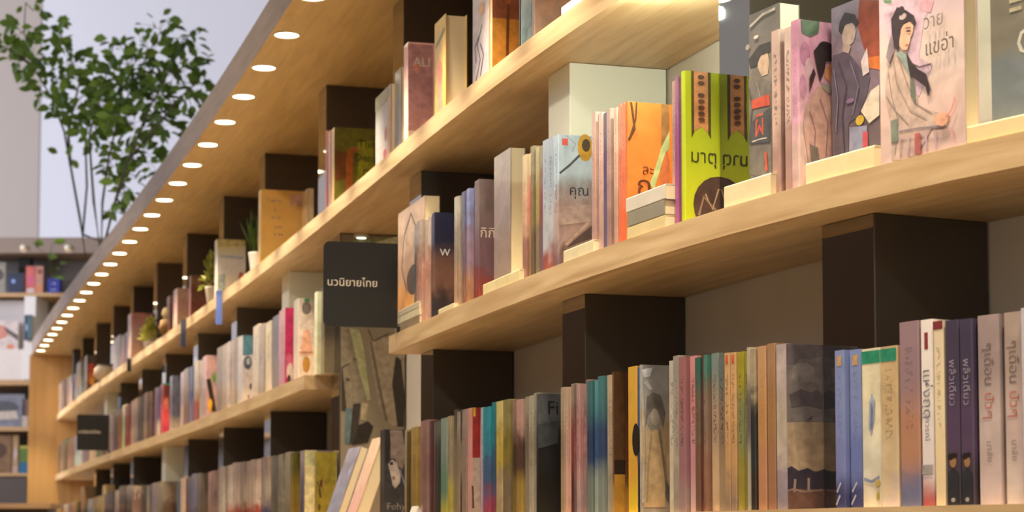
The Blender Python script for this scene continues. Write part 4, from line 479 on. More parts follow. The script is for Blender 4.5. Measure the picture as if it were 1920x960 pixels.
 ('face', 2.125, 4.0712, 0.02, 0.012, 0.1885, 0.183, 0, 0, ('a8a09c', 'a4a0a0', '8c8470'), (0.25, 0, 0.5), 'grey book with an orange edge and small red figure on top shelf', 'books on the top shelf', [('p', [(0.82, 0), (1, 0), (1, 0.85), (0.82, 0.88)], 'c08048'), ('e', 0.68, 0.4, 0.08, 0.1, '98503c'), ('e', 0.62, 0.15, 0.1, 0.06, 'b84848'), ('p', [(0, 0.82), (0.8, 0.84), (0.8, 1), (0, 1)], '8c8458')], None, 1.0),
 ('face', 2.125, 3.9472, 0.03, 0.012, 0.2144, 0.0715, 0, 0, ('8c8c98', '8c8c94', '948c74'), (0.25, 0, 0.5), 'plain grey book standing beside the orange-edged grey book', 'books on the top shelf', None, None, 1.0),
 ('spine', 2.125, 3.7857, 0.014, 0.0462, 0.2393, 0.13, -0.02, 0, ('d8b0a8', 'd0a8a0', 'd0a09c'), (0.2, 0, 0.5), 'dusty pink book with a small heart and white capitals on its cover', 'books on the top shelf', [('p', [(0.0, 0.12), (0.4572951986983744, 0.12), (0.4572951986983744, 0.98), (0.0, 0.98)], 'a87c80'), ('p', [(0.0, 0), (0.4572951986983744, 0), (0.4572951986983744, 0.12), (0.0, 0.12)], 'd8c8b4'), ('e', 0.13718855960951232, 0.75, 0.027437711921902464, 0.03, 'd88868'), ('e', 0.1646262715314148, 0.755, 0.022864759934918724, 0.03, 'd88868'), ('t', 'ALI', 0.251512359284106, 0.8, 0.03, 0, 'c8bcb8')], None, 1.06),
 ('face', 2.125, 3.4588, 0.015, 0.048, 0.2161, 0.1014, 0, 1, ('d8b858', 'd8b060', 'd0b050'), (0.25, 0, 0.5), 'yellow hardcover with a pink flower and grey page edges facing outward', 'books on the top shelf', [('p', [(0.3, 0.02), (0.35, 0.4), (0.5, 0.6), (0.7, 0.4), (0.75, 0.02)], 'd89078'), ('e', 0.52, 0.45, 0.2, 0.12, 'd07868'), ('l', [(0.1, 0.75), (0.5, 0.8), (0.9, 0.86)], 0.01, '8c7c40')], None, 1.0),
 ('face', 2.125, 3.1065, 0.01, 0.018, 0.225, 0.1195, 0, 0, ('b8acb0', 'bcb0b0', 'c0b8bc'), (0.3, 0, 0.5), 'white book with purple floral line art on the top shelf', 'books on the top shelf', [('l', [(0.2, 0.02), (0.5, 0.2), (0.3, 0.35), (0.6, 0.5)], 0.006, '4c4458'), ('l', [(0.5, 0.05), (0.7, 0.22), (0.5, 0.34)], 0.006, '4c4458'), ('l', [(0.25, 0.2), (0.15, 0.35), (0.4, 0.42)], 0.005, '4c4458'), ('e', 0.6, 0.65, 0.16, 0.06, 'c89468'), ('l', [(0.2, 0.8), (0.6, 0.9)], 0.008, 'a47898')], None, 1.0),
 ('spine', 2.125, 3.0454, 0.014, 0.0208, 0.225, 0.056, 0, 0, ('d8b078', 'd8b890', 'd0a884'), (0.5, 0, 0.5), 'amber brown wood-patterned book on the top shelf', 'books on the top shelf', [('p', [(0.0, 0), (1, 0), (1, 0.5), (0, 0.5)], 'a8742c'), ('p', [(0, 0.5), (1, 0.5), (1, 1), (0, 1)], '74402c'), ('l', [(0.55, 0.1), (0.58, 0.5), (0.62, 0.9)], 0.006, '5c3018'), ('e', 0.6, 0.66, 0.1, 0.03, '8c5430')], None, 1.06),
 ('face', 2.125, 2.8056, 0.012, 0.016, 0.22, 0.0654, 0, 0, ('8ca09c', 'a4aca8', 'b0acac'), (0.25, 0, 0.5), 'pale teal book with block shapes at the top edge of the photo', 'books on the top shelf', [('p', [(0.1, 0.05), (0.6, 0.05), (0.6, 0.2), (0.1, 0.18)], '6c8484'), ('p', [(0.5, 0.15), (1, 0.15), (1, 0.34), (0.5, 0.3)], '7c9494')], None, 1.0),
 ('spine', 2.125, 2.7632, 0.0116, 0.0173, 0.2162, 0.12, 0, 0, ('b49c90', 'c8987c', 'c48c74'), (0.4, 0, 0.5), 'peach and lilac book at the top edge of the photo', 'books on the top shelf', None, None, 0.893),
 ('flat', 2.125, 2.5247, 0.006, 0.02, 0.1274, 0.07, 0, 0, ('d8ccc8', 'd8ccc8', 'd8ccc8'), (0.1, 0, 0.5), 'white book lying flat at the top edge of the photo', 'books on the top shelf', None, None, 1.0),
 ('spine', 2.125, 2.4099, 0.0153, 0.0848, 0.2114, 0.145, 0, 0, ('a88878', 'a08074', 'a8948c'), (0.25, 0.5, 0.5), 'tan paperback, fourth spine of the third ten from left on the top shelf', 'books on the top shelf', None, None, 0.941),
 ('spine', 2.125, 2.3214, 0.0123, 0.0786, 0.2105, 0.145, 0, 0, ('a88878', 'a08074', 'a8948c'), (0.25, 0.5, 0.5), 'tan paperback, fifth spine of the third ten from left on the top shelf', 'books on the top shelf', None, None, 1.037),
 ('spine', 2.125, 2.2391, 0.0132, 0.0743, 0.2072, 0.145, 0, 0, ('a88878', 'a08074', 'a8948c'), (0.25, 0.5, 0.5), 'tan paperback, sixth spine of the third ten from left on the top shelf', 'books on the top shelf', None, None, 1.057),
 ('spine', 2.125, 2.1624, 0.02, 0.07, 0.2116, 0.056, 0, 0, ('a88878', 'a08074', 'a8948c'), (0.25, 0.5, 0.5), 'tan paperback, seventh spine of the third ten from left on the top shelf', 'books on the top shelf', None, None, 0.756),
 ('spine', 2.125, 2.0906, 0.0173, 0.0617, 0.2068, 0.056, 0, 0, ('a88878', 'a08074', 'a8948c'), (0.25, 0.5, 0.5), 'tan paperback, eighth spine of the third ten from left on the top shelf', 'books on the top shelf', None, None, 0.765),
 ('spine', 1.244, 13.6012, 0.0142, 0.3556, 0.2116, 0.145, 0, 0, ('a89078', 'b8a088', 'c8b498'), (0.25, 0.5, 0.5), 'tan paperback, first upright spine from the left on the far bottom shelf', 'books on the bottom shelf', None, None, 1.026),
 ('spine', 1.244, 13.2727, 0.0169, 0.2276, 0.2141, 0.145, 0, 0, ('a87c74', 'a87870', 'b08c80'), (0.25, 0.5, 0.5), 'rose paperback, second upright spine from the left on the far bottom shelf', 'books on the bottom shelf', None, None, 0.837),
 ('spine', 1.244, 13.0235, 0.0191, 0.2167, 0.2172, 0.145, 0, 0, ('a87c74', 'a87870', 'b08c80'), (0.25, 0.5, 0.5), 'rose paperback, third upright spine from the left on the far bottom shelf', 'books on the bottom shelf', None, None, 0.96),
 ('spine', 1.244, 12.7568, 0.0176, 0.2585, 0.2155, 0.145, 0, 0, ('b89428', 'c09c28', 'c4a030'), (0.25, 0.5, 0.5), 'bright yellow paperback spine at the far end of the bottom shelf', 'books on the bottom shelf', None, None, 0.882),
 ('spine', 1.244, 12.4933, 0.0107, 0.2189, 0.2075, 0.145, 0, 0, ('3c4034', '34382c', '3c4034'), (0.25, 0.5, 0.5), 'black paperback, fifth upright spine from the left on the far bottom shelf', 'books on the bottom shelf', None, None, 0.743),
 ('spine', 1.244, 12.2447, 0.0151, 0.2306, 0.2988, 0.145, 0, 0, ('a8744c', 'a87850', 'a08058'), (0.25, 0.5, 0.5), 'tall tan folder at the far end of the bottom shelf', 'books on the bottom shelf', None, None, 0.903),
 ('spine', 1.244, 11.973, 0.012, 0.2513, 0.1869, 0.056, 0, 0, ('3c4430', '384030', '4c5040'), (0.25, 0.5, 0.5), 'dark green paperback, seventh upright spine from the left on the far bottom shelf', 'books on the bottom shelf', None, None, 0.741),
 ('spine', 1.244, 11.6823, 0.011, 0.2841, 0.2111, 0.145, 0, 0, ('848890', '747c88', '8c8c8c'), (0.25, 0.5, 0.5), 'blue paperback, eighth upright spine from the left on the far bottom shelf', 'books on the bottom shelf', None, None, 1.068),
 ('spine', 1.244, 11.4068, 0.0176, 0.2382, 0.217, 0.145, 0, 0, ('a8703c', 'a87440', 'a08058'), (0.25, 0.5, 0.5), 'orange paperback, ninth upright spine from the left on the far bottom shelf', 'books on the bottom shelf', None, None, 0.863),
 ('spine', 1.244, 11.1612, 0.0143, 0.2187, 0.2172, 0.056, 0, 0, ('a88c50', 'a89058', 'b8a070'), (0.25, 0.5, 0.5), 'cream paperback, tenth upright spine from the left on the far bottom shelf', 'books on the bottom shelf', None, None, 0.887),
 ('spine', 1.244, 10.9692, 0.0184, 0.1271, 0.2749, 0.056, -0.04, 0, ('c0a070', 'b89c68', 'c0a878'), (0.25, 0.5, 0.5), 'tall cream folder leaning at the far end of the bottom shelf', 'books on the bottom shelf', None, None, 0.968),
 ('spine', 1.244, 10.7858, 0.0141, 0.203, 0.2207, 0.145, 0, 0, ('50404c', '4c4048', '6c5c58'), (0.25, 0.5, 0.5), 'dark mauve paperback, twelfth upright spine from the left on the far bottom shelf', 'books on the bottom shelf', None, None, 0.985),
 ('spine', 1.244, 10.5418, 0.0102, 0.2366, 0.2328, 0.145, 0, 0, ('54444c', '504450', '5c5048'), (0.25, 0.5, 0.5), 'dark mauve paperback, thirteenth upright spine from the left on the far bottom shelf', 'books on the bottom shelf', None, None, 0.886),
 ('spine', 1.244, 10.2952, 0.0186, 0.2132, 0.2305, 0.145, 0, 0, ('b09484', 'b0988c', 'c4b0a0'), (0.25, 0.5, 0.5), 'tan paperback, fourteenth upright spine from the left on the far bottom shelf', 'books on the bottom shelf', None, None, 0.97),
 ('spine', 1.244, 10.0369, 0.015, 0.2625, 0.2471, 0.056, 0, 0, ('5c4438', '503c34', '7c6c5c'), (0.25, 0.5, 0.5), 'brown paperback, fifteenth upright spine from the left on the far bottom shelf', 'books on the bottom shelf', None, None, 0.924),
 ('spine', 1.244, 9.7555, 0.0191, 0.2564, 0.2431, 0.145, 0, 0, ('4c3c34', '54443c', 'c4b0a0'), (0.25, 0.5, 0.5), 'brown paperback, sixteenth upright spine from the left on the far bottom shelf', 'books on the bottom shelf', None, None, 0.774),
 ('spine', 1.244, 9.5416, 0.0141, 0.1024, 0.2334, 0.145, 0, 0, ('b08c7c', '8c6450', 'c8b098'), (0.7, 0.6, 0.6), 'brown paperback, seventeenth upright spine from the left on the far bottom shelf', 'books on the bottom shelf', None, None, 1.018),
 ('spine', 1.244, 9.4331, 0.0177, 0.1011, 0.2295, 0.145, 0, 0, ('b08c7c', '8c6450', 'c8b098'), (0.7, 0.6, 0.6), 'brown paperback, eighteenth upright spine from the left on the far bottom shelf', 'books on the bottom shelf', None, None, 0.966),
 ('spine', 1.244, 9.3269, 0.0107, 0.0956, 0.2232, 0.145, 0, 0, ('b08c7c', '8c6450', 'c8b098'), (0.7, 0.6, 0.6), 'brown paperback, nineteenth upright spine from the left on the far bottom shelf', 'books on the bottom shelf', None, None, 0.978),
 ('spine', 1.244, 9.2227, 0.0136, 0.0942, 0.223, 0.145, 0, 0, ('b08c7c', '8c6450', 'c8b098'), (0.7, 0.6, 0.6), 'brown paperback, twentieth upright spine from the left on the far bottom shelf', 'books on the bottom shelf', None, None, 0.665),
 ('spine', 1.244, 9.1005, 0.0194, 0.1303, 0.2227, 0.145, 0, 0, ('4c4c5c', '3c3c4c', '4c4c54'), (0.25, 0.5, 0.5), 'dark blue paperback, first spine of the third ten from left on the far bottom shelf', 'books on the bottom shelf', None, None, 0.762),
 ('spine', 1.244, 8.9807, 0.0157, 0.089, 0.221, 0.056, 0, 0, ('b08c84', 'a49474', '8c8464'), (0.25, 0.5, 0.5), 'olive paperback, second spine of the third ten from left on the far bottom shelf', 'books on the bottom shelf', None, None, 0.95),
 ('spine', 1.244, 8.864, 0.0164, 0.1224, 0.2243, 0.056, 0, 0, ('a88c90', '50405c', '443450'), (0.2, 0.4, 0.3), 'dark purple paperback, third spine of the third ten from left on the far bottom shelf', 'books on the bottom shelf', None, None, 1.1),
 ('spine', 1.244, 8.7122, 0.0102, 0.1573, 0.227, 0.145, 0, 0, ('8c8078', '7c7074', '8c7c78'), (0.25, 0.5, 0.5), 'grey paperback, fourth spine of the third ten from left on the far bottom shelf', 'books on the bottom shelf', None, None, 1.091),
 ('spine', 1.244, 8.5552, 0.014, 0.1355, 0.2275, 0.145, 0, 0, ('b4a484', 'a89c84', 'c4b498'), (0.25, 0.5, 0.5), 'cream paperback, fifth spine of the third ten from left on the far bottom shelf', 'books on the bottom shelf', None, None, 0.773),
 ('spine', 1.244, 8.4204, 0.011, 0.1109, 0.1995, 0.145, 0, 0, ('a88058', '80604c', 'b8a088'), (0.4, 0.2, 0.4), 'cream paperback with its brown cover exposed on the bottom shelf', 'books on the bottom shelf', None, None, 0.825),
 ('spine', 1.244, 7.9541, 0.0151, 0.0918, 0.2088, 0.145, 0, 0, ('5c6c60', '506884', '5c6470'), (0.25, 0.5, 0.5), 'blue paperback, seventh spine of the third ten from left on the far bottom shelf', 'books on the bottom shelf', None, None, 0.902),
 ('spine', 1.244, 7.8341, 0.0164, 0.1312, 0.2224, 0.145, 0, 0, ('c0a88c', 'c4a48c', 'b89888'), (0.25, 0.5, 0.5), 'tan paperback, eighth spine of the third ten from left on the far bottom shelf', 'books on the bottom shelf', None, None, 1.098),
 ('spine', 1.244, 7.724, 0.0176, 0.0687, 0.2195, 0.145, 0, 0, ('a83020', '6c3028', '5c4840'), (0.25, 0.5, 0.5), 'red paperback, ninth spine of the third ten from left on the far bottom shelf', 'books on the bottom shelf', None, None, 0.923),
 ('spine', 1.244, 7.6168, 0.0147, 0.1293, 0.2222, 0.145, 0, 0, ('605c74', '74708c', '7c7888'), (0.25, 0.5, 0.5), 'blue paperback, tenth spine of the third ten from left on the far bottom shelf', 'books on the bottom shelf', None, None, 0.73),
 ('spine', 1.244, 7.4817, 0.0106, 0.1219, 0.2299, 0.145, 0, 0, ('605c74', '74708c', '7c7888'), (0.25, 0.5, 0.5), 'blue paperback, first spine of the fourth ten from left on the far bottom shelf', 'books on the bottom shelf', None, None, 0.929),
 ('spine', 1.244, 7.3788, 0.016, 0.066, 0.2287, 0.145, 0, 0, ('6c5c4c', '74685c', '7c7060'), (0.25, 0.5, 0.5), 'taupe paperback with its dim taupe cover exposed on the bottom shelf', 'books on the bottom shelf', None, None, 0.892),
 ('spine', 1.244, 7.0761, 0.0156, 0.0985, 0.2245, 0.145, 0, 0, ('b48878', 'a88478', 'a47c74'), (0.7, 0.4, 0.5), 'tan paperback, third spine of the fourth ten from left on the far bottom shelf', 'books on the bottom shelf', None, None, 0.948),
 ('spine', 1.244, 6.9679, 0.0101, 0.0996, 0.2246, 0.145, 0, 0, ('b48878', 'a88478', 'a47c74'), (0.7, 0.4, 0.5), 'tan paperback, fourth spine of the fourth ten from left on the far bottom shelf', 'books on the bottom shelf', None, None, 0.79),
 ('spine', 1.244, 6.8652, 0.0175, 0.0868, 0.2269, 0.145, 0, 0, ('b8a89c', 'b8aaa0', '9c8a80'), (0.4, 0.7, 0.5), 'tan paperback, fifth spine of the fourth ten from left on the far bottom shelf', 'books on the bottom shelf', None, None, 0.729),
 ('spine', 1.244, 6.7678, 0.0105, 0.0909, 0.2336, 0.145, 0, 0, ('b8a89c', 'b8aaa0', '9c8a80'), (0.4, 0.7, 0.5), 'tan paperback, sixth spine of the fourth ten from left on the far bottom shelf', 'books on the bottom shelf', None, None, 0.989),
 ('spine', 1.244, 6.6734, 0.0191, 0.0875, 0.2303, 0.145, 0, 0, ('a85838', 'c4b4a8', '9c8a80'), (0.35, 0.7, 0.45), 'tan paperback, seventh spine of the fourth ten from left on the far bottom shelf', 'books on the bottom shelf', None, None, 0.692),
 ('spine', 1.244, 6.5819, 0.0124, 0.0829, 0.2324, 0.145, 0, 0, ('a85838', 'c4b4a8', '9c8a80'), (0.35, 0.7, 0.45), 'tan paperback, eighth spine of the fourth ten from left on the far bottom shelf', 'books on the bottom shelf', None, None, 1.088),
 ('spine', 1.244, 6.492, 0.0147, 0.0842, 0.2376, 0.145, 0, 0, ('a85838', 'c4b4a8', '9c8a80'), (0.35, 0.7, 0.45), 'tan paperback, ninth spine of the fourth ten from left on the far bottom shelf', 'books on the bottom shelf', None, None, 0.978),
 ('spine', 1.244, 6.3951, 0.0112, 0.0981, 0.2346, 0.145, 0, 0, ('a84434', 'ccb4a0', '9c8478'), (0.3, 0.7, 0.45), 'tan paperback, tenth spine of the fourth ten from left on the far bottom shelf', 'books on the bottom shelf', None, None, 0.926),
 ('spine', 1.244, 6.2916, 0.0105, 0.0934, 0.233, 0.145, 0, 0, ('a84434', 'ccb4a0', '9c8478'), (0.3, 0.7, 0.45), 'tan paperback, first spine of the fifth ten from left on the far bottom shelf', 'books on the bottom shelf', None, None, 0.75),
 ('spine', 1.244, 6.1903, 0.0167, 0.089, 0.2315, 0.056, 0, 0, ('a84434', 'ccb4a0', '9c8478'), (0.3, 0.7, 0.45), 'tan paperback, second spine of the fifth ten from left on the far bottom shelf', 'books on the bottom shelf', None, None, 0.855),
 ('spine', 1.244, 6.0912, 0.0142, 0.0881, 0.2334, 0.056, 0, 0, ('a84434', 'ccb4a0', '9c8478'), (0.3, 0.7, 0.45), 'tan paperback, third spine of the fifth ten from left on the far bottom shelf', 'books on the bottom shelf', None, None, 0.916),
 ('spine', 1.244, 5.9943, 0.0195, 0.088, 0.2322, 0.145, 0, 0, ('a84434', 'ccb4a0', '9c8478'), (0.3, 0.7, 0.45), 'tan paperback, fourth spine of the fifth ten from left on the far bottom shelf', 'books on the bottom shelf', None, None, 1.099),
 ('spine', 1.244, 5.9142, 0.0189, 0.0576, 0.2324, 0.145, 0, 0, ('5c5070', 'c8b4a0', '9c8478'), (0.3, 0.7, 0.45), 'tan paperback, fifth spine of the fifth ten from left on the far bottom shelf', 'books on the bottom shelf', None, None, 0.71),
 ('spine', 1.244, 5.8504, 0.0127, 0.0585, 0.2319, 0.145, 0, 0, ('5c5070', 'c8b4a0', '9c8478'), (0.3, 0.7, 0.45), 'tan paperback, sixth spine of the fifth ten from left on the far bottom shelf', 'books on the bottom shelf', None, None, 0.818),
 ('spine', 1.244, 5.7875, 0.0163, 0.0574, 0.2329, 0.145, 0, 0, ('5c5070', 'c8b4a0', '9c8478'), (0.3, 0.7, 0.45), 'tan paperback, seventh spine of the fifth ten from left on the far bottom shelf', 'books on the bottom shelf', None, None, 0.92),
 ('spine', 1.244, 5.7087, 0.0198, 0.0851, 0.2311, 0.145, 0, 0, ('7c7464', '847c6c', '807868'), (0.6, 0.6, 0.5), 'olive paperback, eighth spine of the fifth ten from left on the far bottom shelf', 'books on the bottom shelf', None, None, 0.77),
 ('spine', 1.244, 5.6144, 0.0106, 0.0877, 0.2259, 0.145, 0, 0, ('7c7464', '847c6c', '807868'), (0.6, 0.6, 0.5), 'olive paperback, ninth spine of the fifth ten from left on the far bottom shelf', 'books on the bottom shelf', None, None, 0.677),
 ('spine', 1.244, 5.5223, 0.011, 0.0829, 0.2283, 0.145, 0, 0, ('7c7464', '847c6c', '807868'), (0.6, 0.6, 0.5), 'olive paperback, tenth spine of the fifth ten from left on the far bottom shelf', 'books on the bottom shelf', None, None, 0.934),
 ('spine', 1.244, 5.4243, 0.0168, 0.0928, 0.2312, 0.145, 0, 0, ('a89c84', 'c4b494', 'c8b89c'), (0.25, 0.5, 0.5), 'cream paperback beside the olive yellow cover on the bottom shelf', 'books on the bottom shelf', None, None, 0.698),
 ('spine', 1.244, 5.3485, 0.0148, 0.0432, 0.2251, 0.145, 0, 0, ('a88838', '9c8430', '6c6420'), (0.4, 0, 0.4), 'olive yellow paperback with its cover exposed on the bottom shelf', 'books on the bottom shelf', None, None, 0.824),
 ('spine', 1.244, 5.157, 0.014, 0.0724, 0.2241, 0.09, 0, 0, ('4c4458', '5c546c', '8c8084'), (0.25, 0.5, 0.5), 'purple paperback with a cream page-coloured side on the bottom shelf', 'books on the bottom shelf', [('p', [(0.0, 0), (0.3962084861954597, 0), (0.3962084861954597, 1), (0.0, 1)], 'e0d09c'), ('l', [(0.007924169723909193, 0), (0.007924169723909193, 1)], 0.0015, 'a8986c'), ('p', [(0.03962084861954597, 0.8), (0.3763980618856867, 0.8), (0.3763980618856867, 0.985), (0.03962084861954597, 0.985)], 'c8c494')], None, 1.06),
 ('spine', 1.244, 4.9367, 0.014, 0.0312, 0.2101, 0.056, 0, 0, ('8c7c24', '7c7020', '807420'), (0.6, 0, 0.5), 'mustard yellow book with a dark red floral cover beside the leaning books', 'books on the bottom shelf', [('l', [(0.03335144000666821, 0.6), (0.13340576002667284, 0.5), (0.23346008004667745, 0.62)], 0.006, '4c2c14'), ('l', [(0.13340576002667284, 0.5), (0.20010864004000925, 0.38)], 0.006, '4c2c14'), ('p', [(0.20010864004000925, 0.55), (0.3001629600600139, 0.7), (0.28348724005667975, 0.5)], '5c1c14'), ('e', 0.13340576002667284, 0.25, 0.08337860001667052, 0.05, '5c4014')], None, 1.06),
 ('face', 1.2511, 4.6285, -0.006, 0.022, 0.215, 0.171, 0.33, 0, ('6c6878', '706c7c', '7c7888'), (0.6, 0, 0.5), 'grey-blue book leaning back against a dark post on the bottom shelf', 'books on the bottom shelf', None, None, 1.0),
 ('face', 1.2544, 4.346, -0.006, 0.032, 0.225, 0.1275, 0.33, 0, ('c49480', 'c8a488', 'd0b090'), (0.2, 0, 0.5), 'thick pale peach book leaning back with its cream page edges showing', 'books on the bottom shelf', None, None, 1.0),
 ('spine', 1.244, 4.0354, 0.014, 0.0524, 0.2265, 0.09, 0, 0, ('3c3834', '44403c', '34302c'), (0.3, 0, 0.5), "black and white photograph book showing half of a woman's face", 'books on the bottom shelf', [('p', [(0, 0.992), (0.589, 0.996), (0.645, 0.119), (0, 0.117)], '3c3c42'), ('p', [(0.148, 0.993), (0.478, 0.995), (0.61, 0.689), (0.483, 0.574), (0.391, 0.602), (0.28, 0.687), (0.17, 0.687)], '8c7c74'), ('p', [(0.02, 0.993), (0.13, 0.993), (0.168, 0.844), (0.096, 0.686), (0.134, 0.573), (0.06, 0.629), (0.003, 0.843)], '2c2828'), ('p', [(0.097, 0.629), (0.206, 0.68), (0.335, 0.645), (0.446, 0.517), (0.429, 0.431), (0.301, 0.367), (0.228, 0.402), (0.171, 0.516)], 'b8aca6'), ('p', [(0.133, 0.644), (0.225, 0.659), (0.244, 0.623), (0.152, 0.615)], '3c3434'), ('p', [(0.208, 0.495), (0.282, 0.502), (0.3, 0.466), (0.227, 0.462)], '8c6c68'), ('l', [(0.427, 0.574), (0.539, 0.432), (0.613, 0.346)], 0.004, '7c7c94'), ('t', 'Fohy', 0.322, 0.175, 0.024, 0, '8c8684')], None, 1.06),
 ('spine', 1.244, 3.8145, 0.0241, 0.0349, 0.2158, 0.05, 0, 0, ('d0b484', 'dcc490', 'e0cca0'), (0.25, 0.5, 0.5), 'cream paperback, second upright spine from the left on the middle bottom shelf', 'books on the bottom shelf', None, None, 0.713),
 ('spine', 1.244, 3.7518, 0.0142, 0.0308, 0.2083, 0.05, 0, 0, ('54441c', '5c4c1c', '645420'), (0.25, 0.5, 0.5), 'olive paperback, third upright spine from the left on the middle bottom shelf', 'books on the bottom shelf', None, None, 0.754),
 ('spine', 1.244, 3.703, 0.0165, 0.0605, 0.2151, 0.05, 0, 0, ('b0904c', 'b0904c', 'b89c5c'), (0.25, 0.5, 0.5), 'yellow paperback, fourth upright spine from the left on the middle bottom shelf', 'books on the bottom shelf', None, None, 0.822),
 ('spine', 1.244, 3.6198, 0.0175, 0.0444, 0.2245, 0.145, 0, 0, ('a07c78', '98706c', 'a07c78'), (0.25, 0.5, 0.5), 'rose paperback, fifth upright spine from the left on the middle bottom shelf', 'books on the bottom shelf', None, None, 0.901),
 ('spine', 1.244, 3.5712, 0.011, 0.0437, 0.2237, 0.145, 0, 0, ('a07c78', '98706c', 'a07c78'), (0.25, 0.5, 0.5), 'rose paperback, sixth upright spine from the left on the middle bottom shelf', 'books on the bottom shelf', None, None, 0.822),
 ('spine', 1.244, 3.5323, 0.0156, 0.0263, 0.2195, 0.145, 0, 0, ('683838', '643438', '5c3c3c'), (0.25, 0.5, 0.5), 'rose paperback, seventh upright spine from the left on the middle bottom shelf', 'books on the bottom shelf', None, None, 0.697),
 ('spine', 1.244, 3.5004, 0.0178, 0.0317, 0.2155, 0.145, 0, 0, ('94686c', '906468', '98747c'), (0.25, 0.5, 0.5), 'rose paperback, eighth upright spine from the left on the middle bottom shelf', 'books on the bottom shelf', None, None, 0.792),
 ('spine', 1.244, 3.4618, 0.0108, 0.0385, 0.214, 0.145, 0, 0, ('343430', '30302c', '545854'), (0.25, 0.5, 0.5), 'black paperback, ninth upright spine from the left on the middle bottom shelf', 'books on the bottom shelf', None, None, 0.951),
 ('spine', 1.244, 3.4076, 0.0128, 0.0519, 0.2186, 0.145, 0, 0, ('b0a848', '60806c', '7c8c84'), (0.1, 0.3, 0.3), 'green paperback, tenth upright spine from the left on the middle bottom shelf', 'books on the bottom shelf', None, None, 0.965),
 ('spine', 1.244, 3.3638, 0.0137, 0.0288, 0.2203, 0.145, 0, 0, ('a89c4c', '8c806c', '8c8068'), (0.25, 0.5, 0.5), 'brown paperback, eleventh upright spine from the left on the middle bottom shelf', 'books on the bottom shelf', None, None, 0.979),
 ('spine', 1.244, 3.3323, 0.0192, 0.0291, 0.232, 0.145, 0, 0, ('84745c', '786c58', '403830'), (0.25, 0.5, 0.5), 'brown paperback, twelfth upright spine from the left on the middle bottom shelf', 'books on the bottom shelf', None, None, 0.91),
 ('spine', 1.244, 3.3057, 0.018, 0.0208, 0.2261, 0.145, 0, 0, ('a09078', '94846c', '9c9080'), (0.25, 0.5, 0.5), 'brown paperback, thirteenth upright spine from the left on the middle bottom shelf', 'books on the bottom shelf', None, None, 0.853),
 ('spine', 1.244, 3.2774, 0.0193, 0.0313, 0.2293, 0.145, 0, 0, ('4c3838', '908478', '302c38'), (0.5, 0.2, 0.45), 'brown paperback, fourteenth upright spine from the left on the middle bottom shelf', 'books on the bottom shelf', None, None, 0.836),
 ('spine', 1.244, 3.2483, 0.0137, 0.021, 0.2255, 0.145, 0, 0, ('a88c80', 'a88c84', 'a49088'), (0.25, 0.5, 0.5), 'rose paperback, fifteenth upright spine from the left on the middle bottom shelf', 'books on the bottom shelf', None, None, 0.819),
 ('spine', 1.244, 3.2251, 0.0119, 0.021, 0.2263, 0.145, 0, 0, ('a88c80', 'a88c84', 'a49088'), (0.25, 0.5, 0.5), 'rose paperback, sixteenth upright spine from the left on the middle bottom shelf', 'books on the bottom shelf', None, None, 0.831),
 ('spine', 1.244, 3.1949, 0.014, 0.0348, 0.2267, 0.145, 0, 0, ('b08880', 'b88480', 'b07c74'), (0.2, 0.1, 0.5), 'pink paperback with a red and white flowered cover exposed, yellow at its top', 'books on the bottom shelf', [('p', [(0.0, 0.55), (0.11121260499437664, 0.55), (0.11121260499437664, 1), (0.0, 1)], '8c2828'), ('p', [(0.011121260499437666, 0.92), (0.04448504199775066, 0.92), (0.04448504199775066, 1), (0.011121260499437666, 1)], 'b89c20'), ('p', [(0.0, 0), (0.11121260499437664, 0), (0.11121260499437664, 0.55), (0.0, 0.55)], 'a89488'), ('l', [(0.002224252099887533, 0.3), (0.008897008399550132, 0.22), (0.011121260499437666, 0.1)], 0.004, '4c3430'), ('e', 0.008897008399550132, 0.2, 0.0033363781498312994, 0.02, '7c2c30'), ('e', 0.005560630249718833, 0.5, 0.004448504199775066, 0.03, 'b08c68')], None, 1.06),
 ('spine', 1.244, 3.1084, 0.0156, 0.0216, 0.2224, 0.145, 0, 0, ('9c94ac', '8c98b4', '8ca0b4'), (0.25, 0.5, 0.5), 'pale blue paperback, eighteenth upright spine from the left on the middle bottom shelf', 'books on the bottom shelf', None, None, 1.028),
 ('spine', 1.244, 3.0707, 0.0128, 0.0482, 0.2208, 0.145, 0, 0, ('8c3c50', '345070', '207484'), (0.3, 0.3, 0.35), 'blue paperback, nineteenth upright spine from the left on the middle bottom shelf', 'books on the bottom shelf', None, None, 1.048),
 ('spine', 1.244, 3.0199, 0.0157, 0.0459, 0.2275, 0.145, 0, 0, ('8c3c50', '345070', '207484'), (0.3, 0.3, 0.35), 'blue paperback, twentieth upright spine from the left on the middle bottom shelf', 'books on the bottom shelf', None, None, 0.899),
 ('spine', 1.244, 2.9723, 0.0106, 0.0416, 0.2258, 0.145, 0, 0, ('a08c6c', 'a89440', 'b0a468'), (0.4, 0.3, 0.5), 'yellow paperback, first spine of the third ten from left on the middle bottom shelf', 'books on the bottom shelf', None, None, 1.014),
 ('spine', 1.244, 2.928, 0.0108, 0.0408, 0.226, 0.145, 0, 0, ('a08c6c', 'a89440', 'b0a468'), (0.4, 0.3, 0.5), 'yellow paperback, second spine of the third ten from left on the middle bottom shelf', 'books on the bottom shelf', None, None, 0.697),
 ('spine', 1.244, 2.8875, 0.0163, 0.0353, 0.2211, 0.145, 0, 0, ('a08440', '4c3428', 'b08c84'), (0.2, 0.2, 0.45), 'brown paperback, third spine of the third ten from left on the middle bottom shelf', 'books on the bottom shelf', None, None, 0.697),
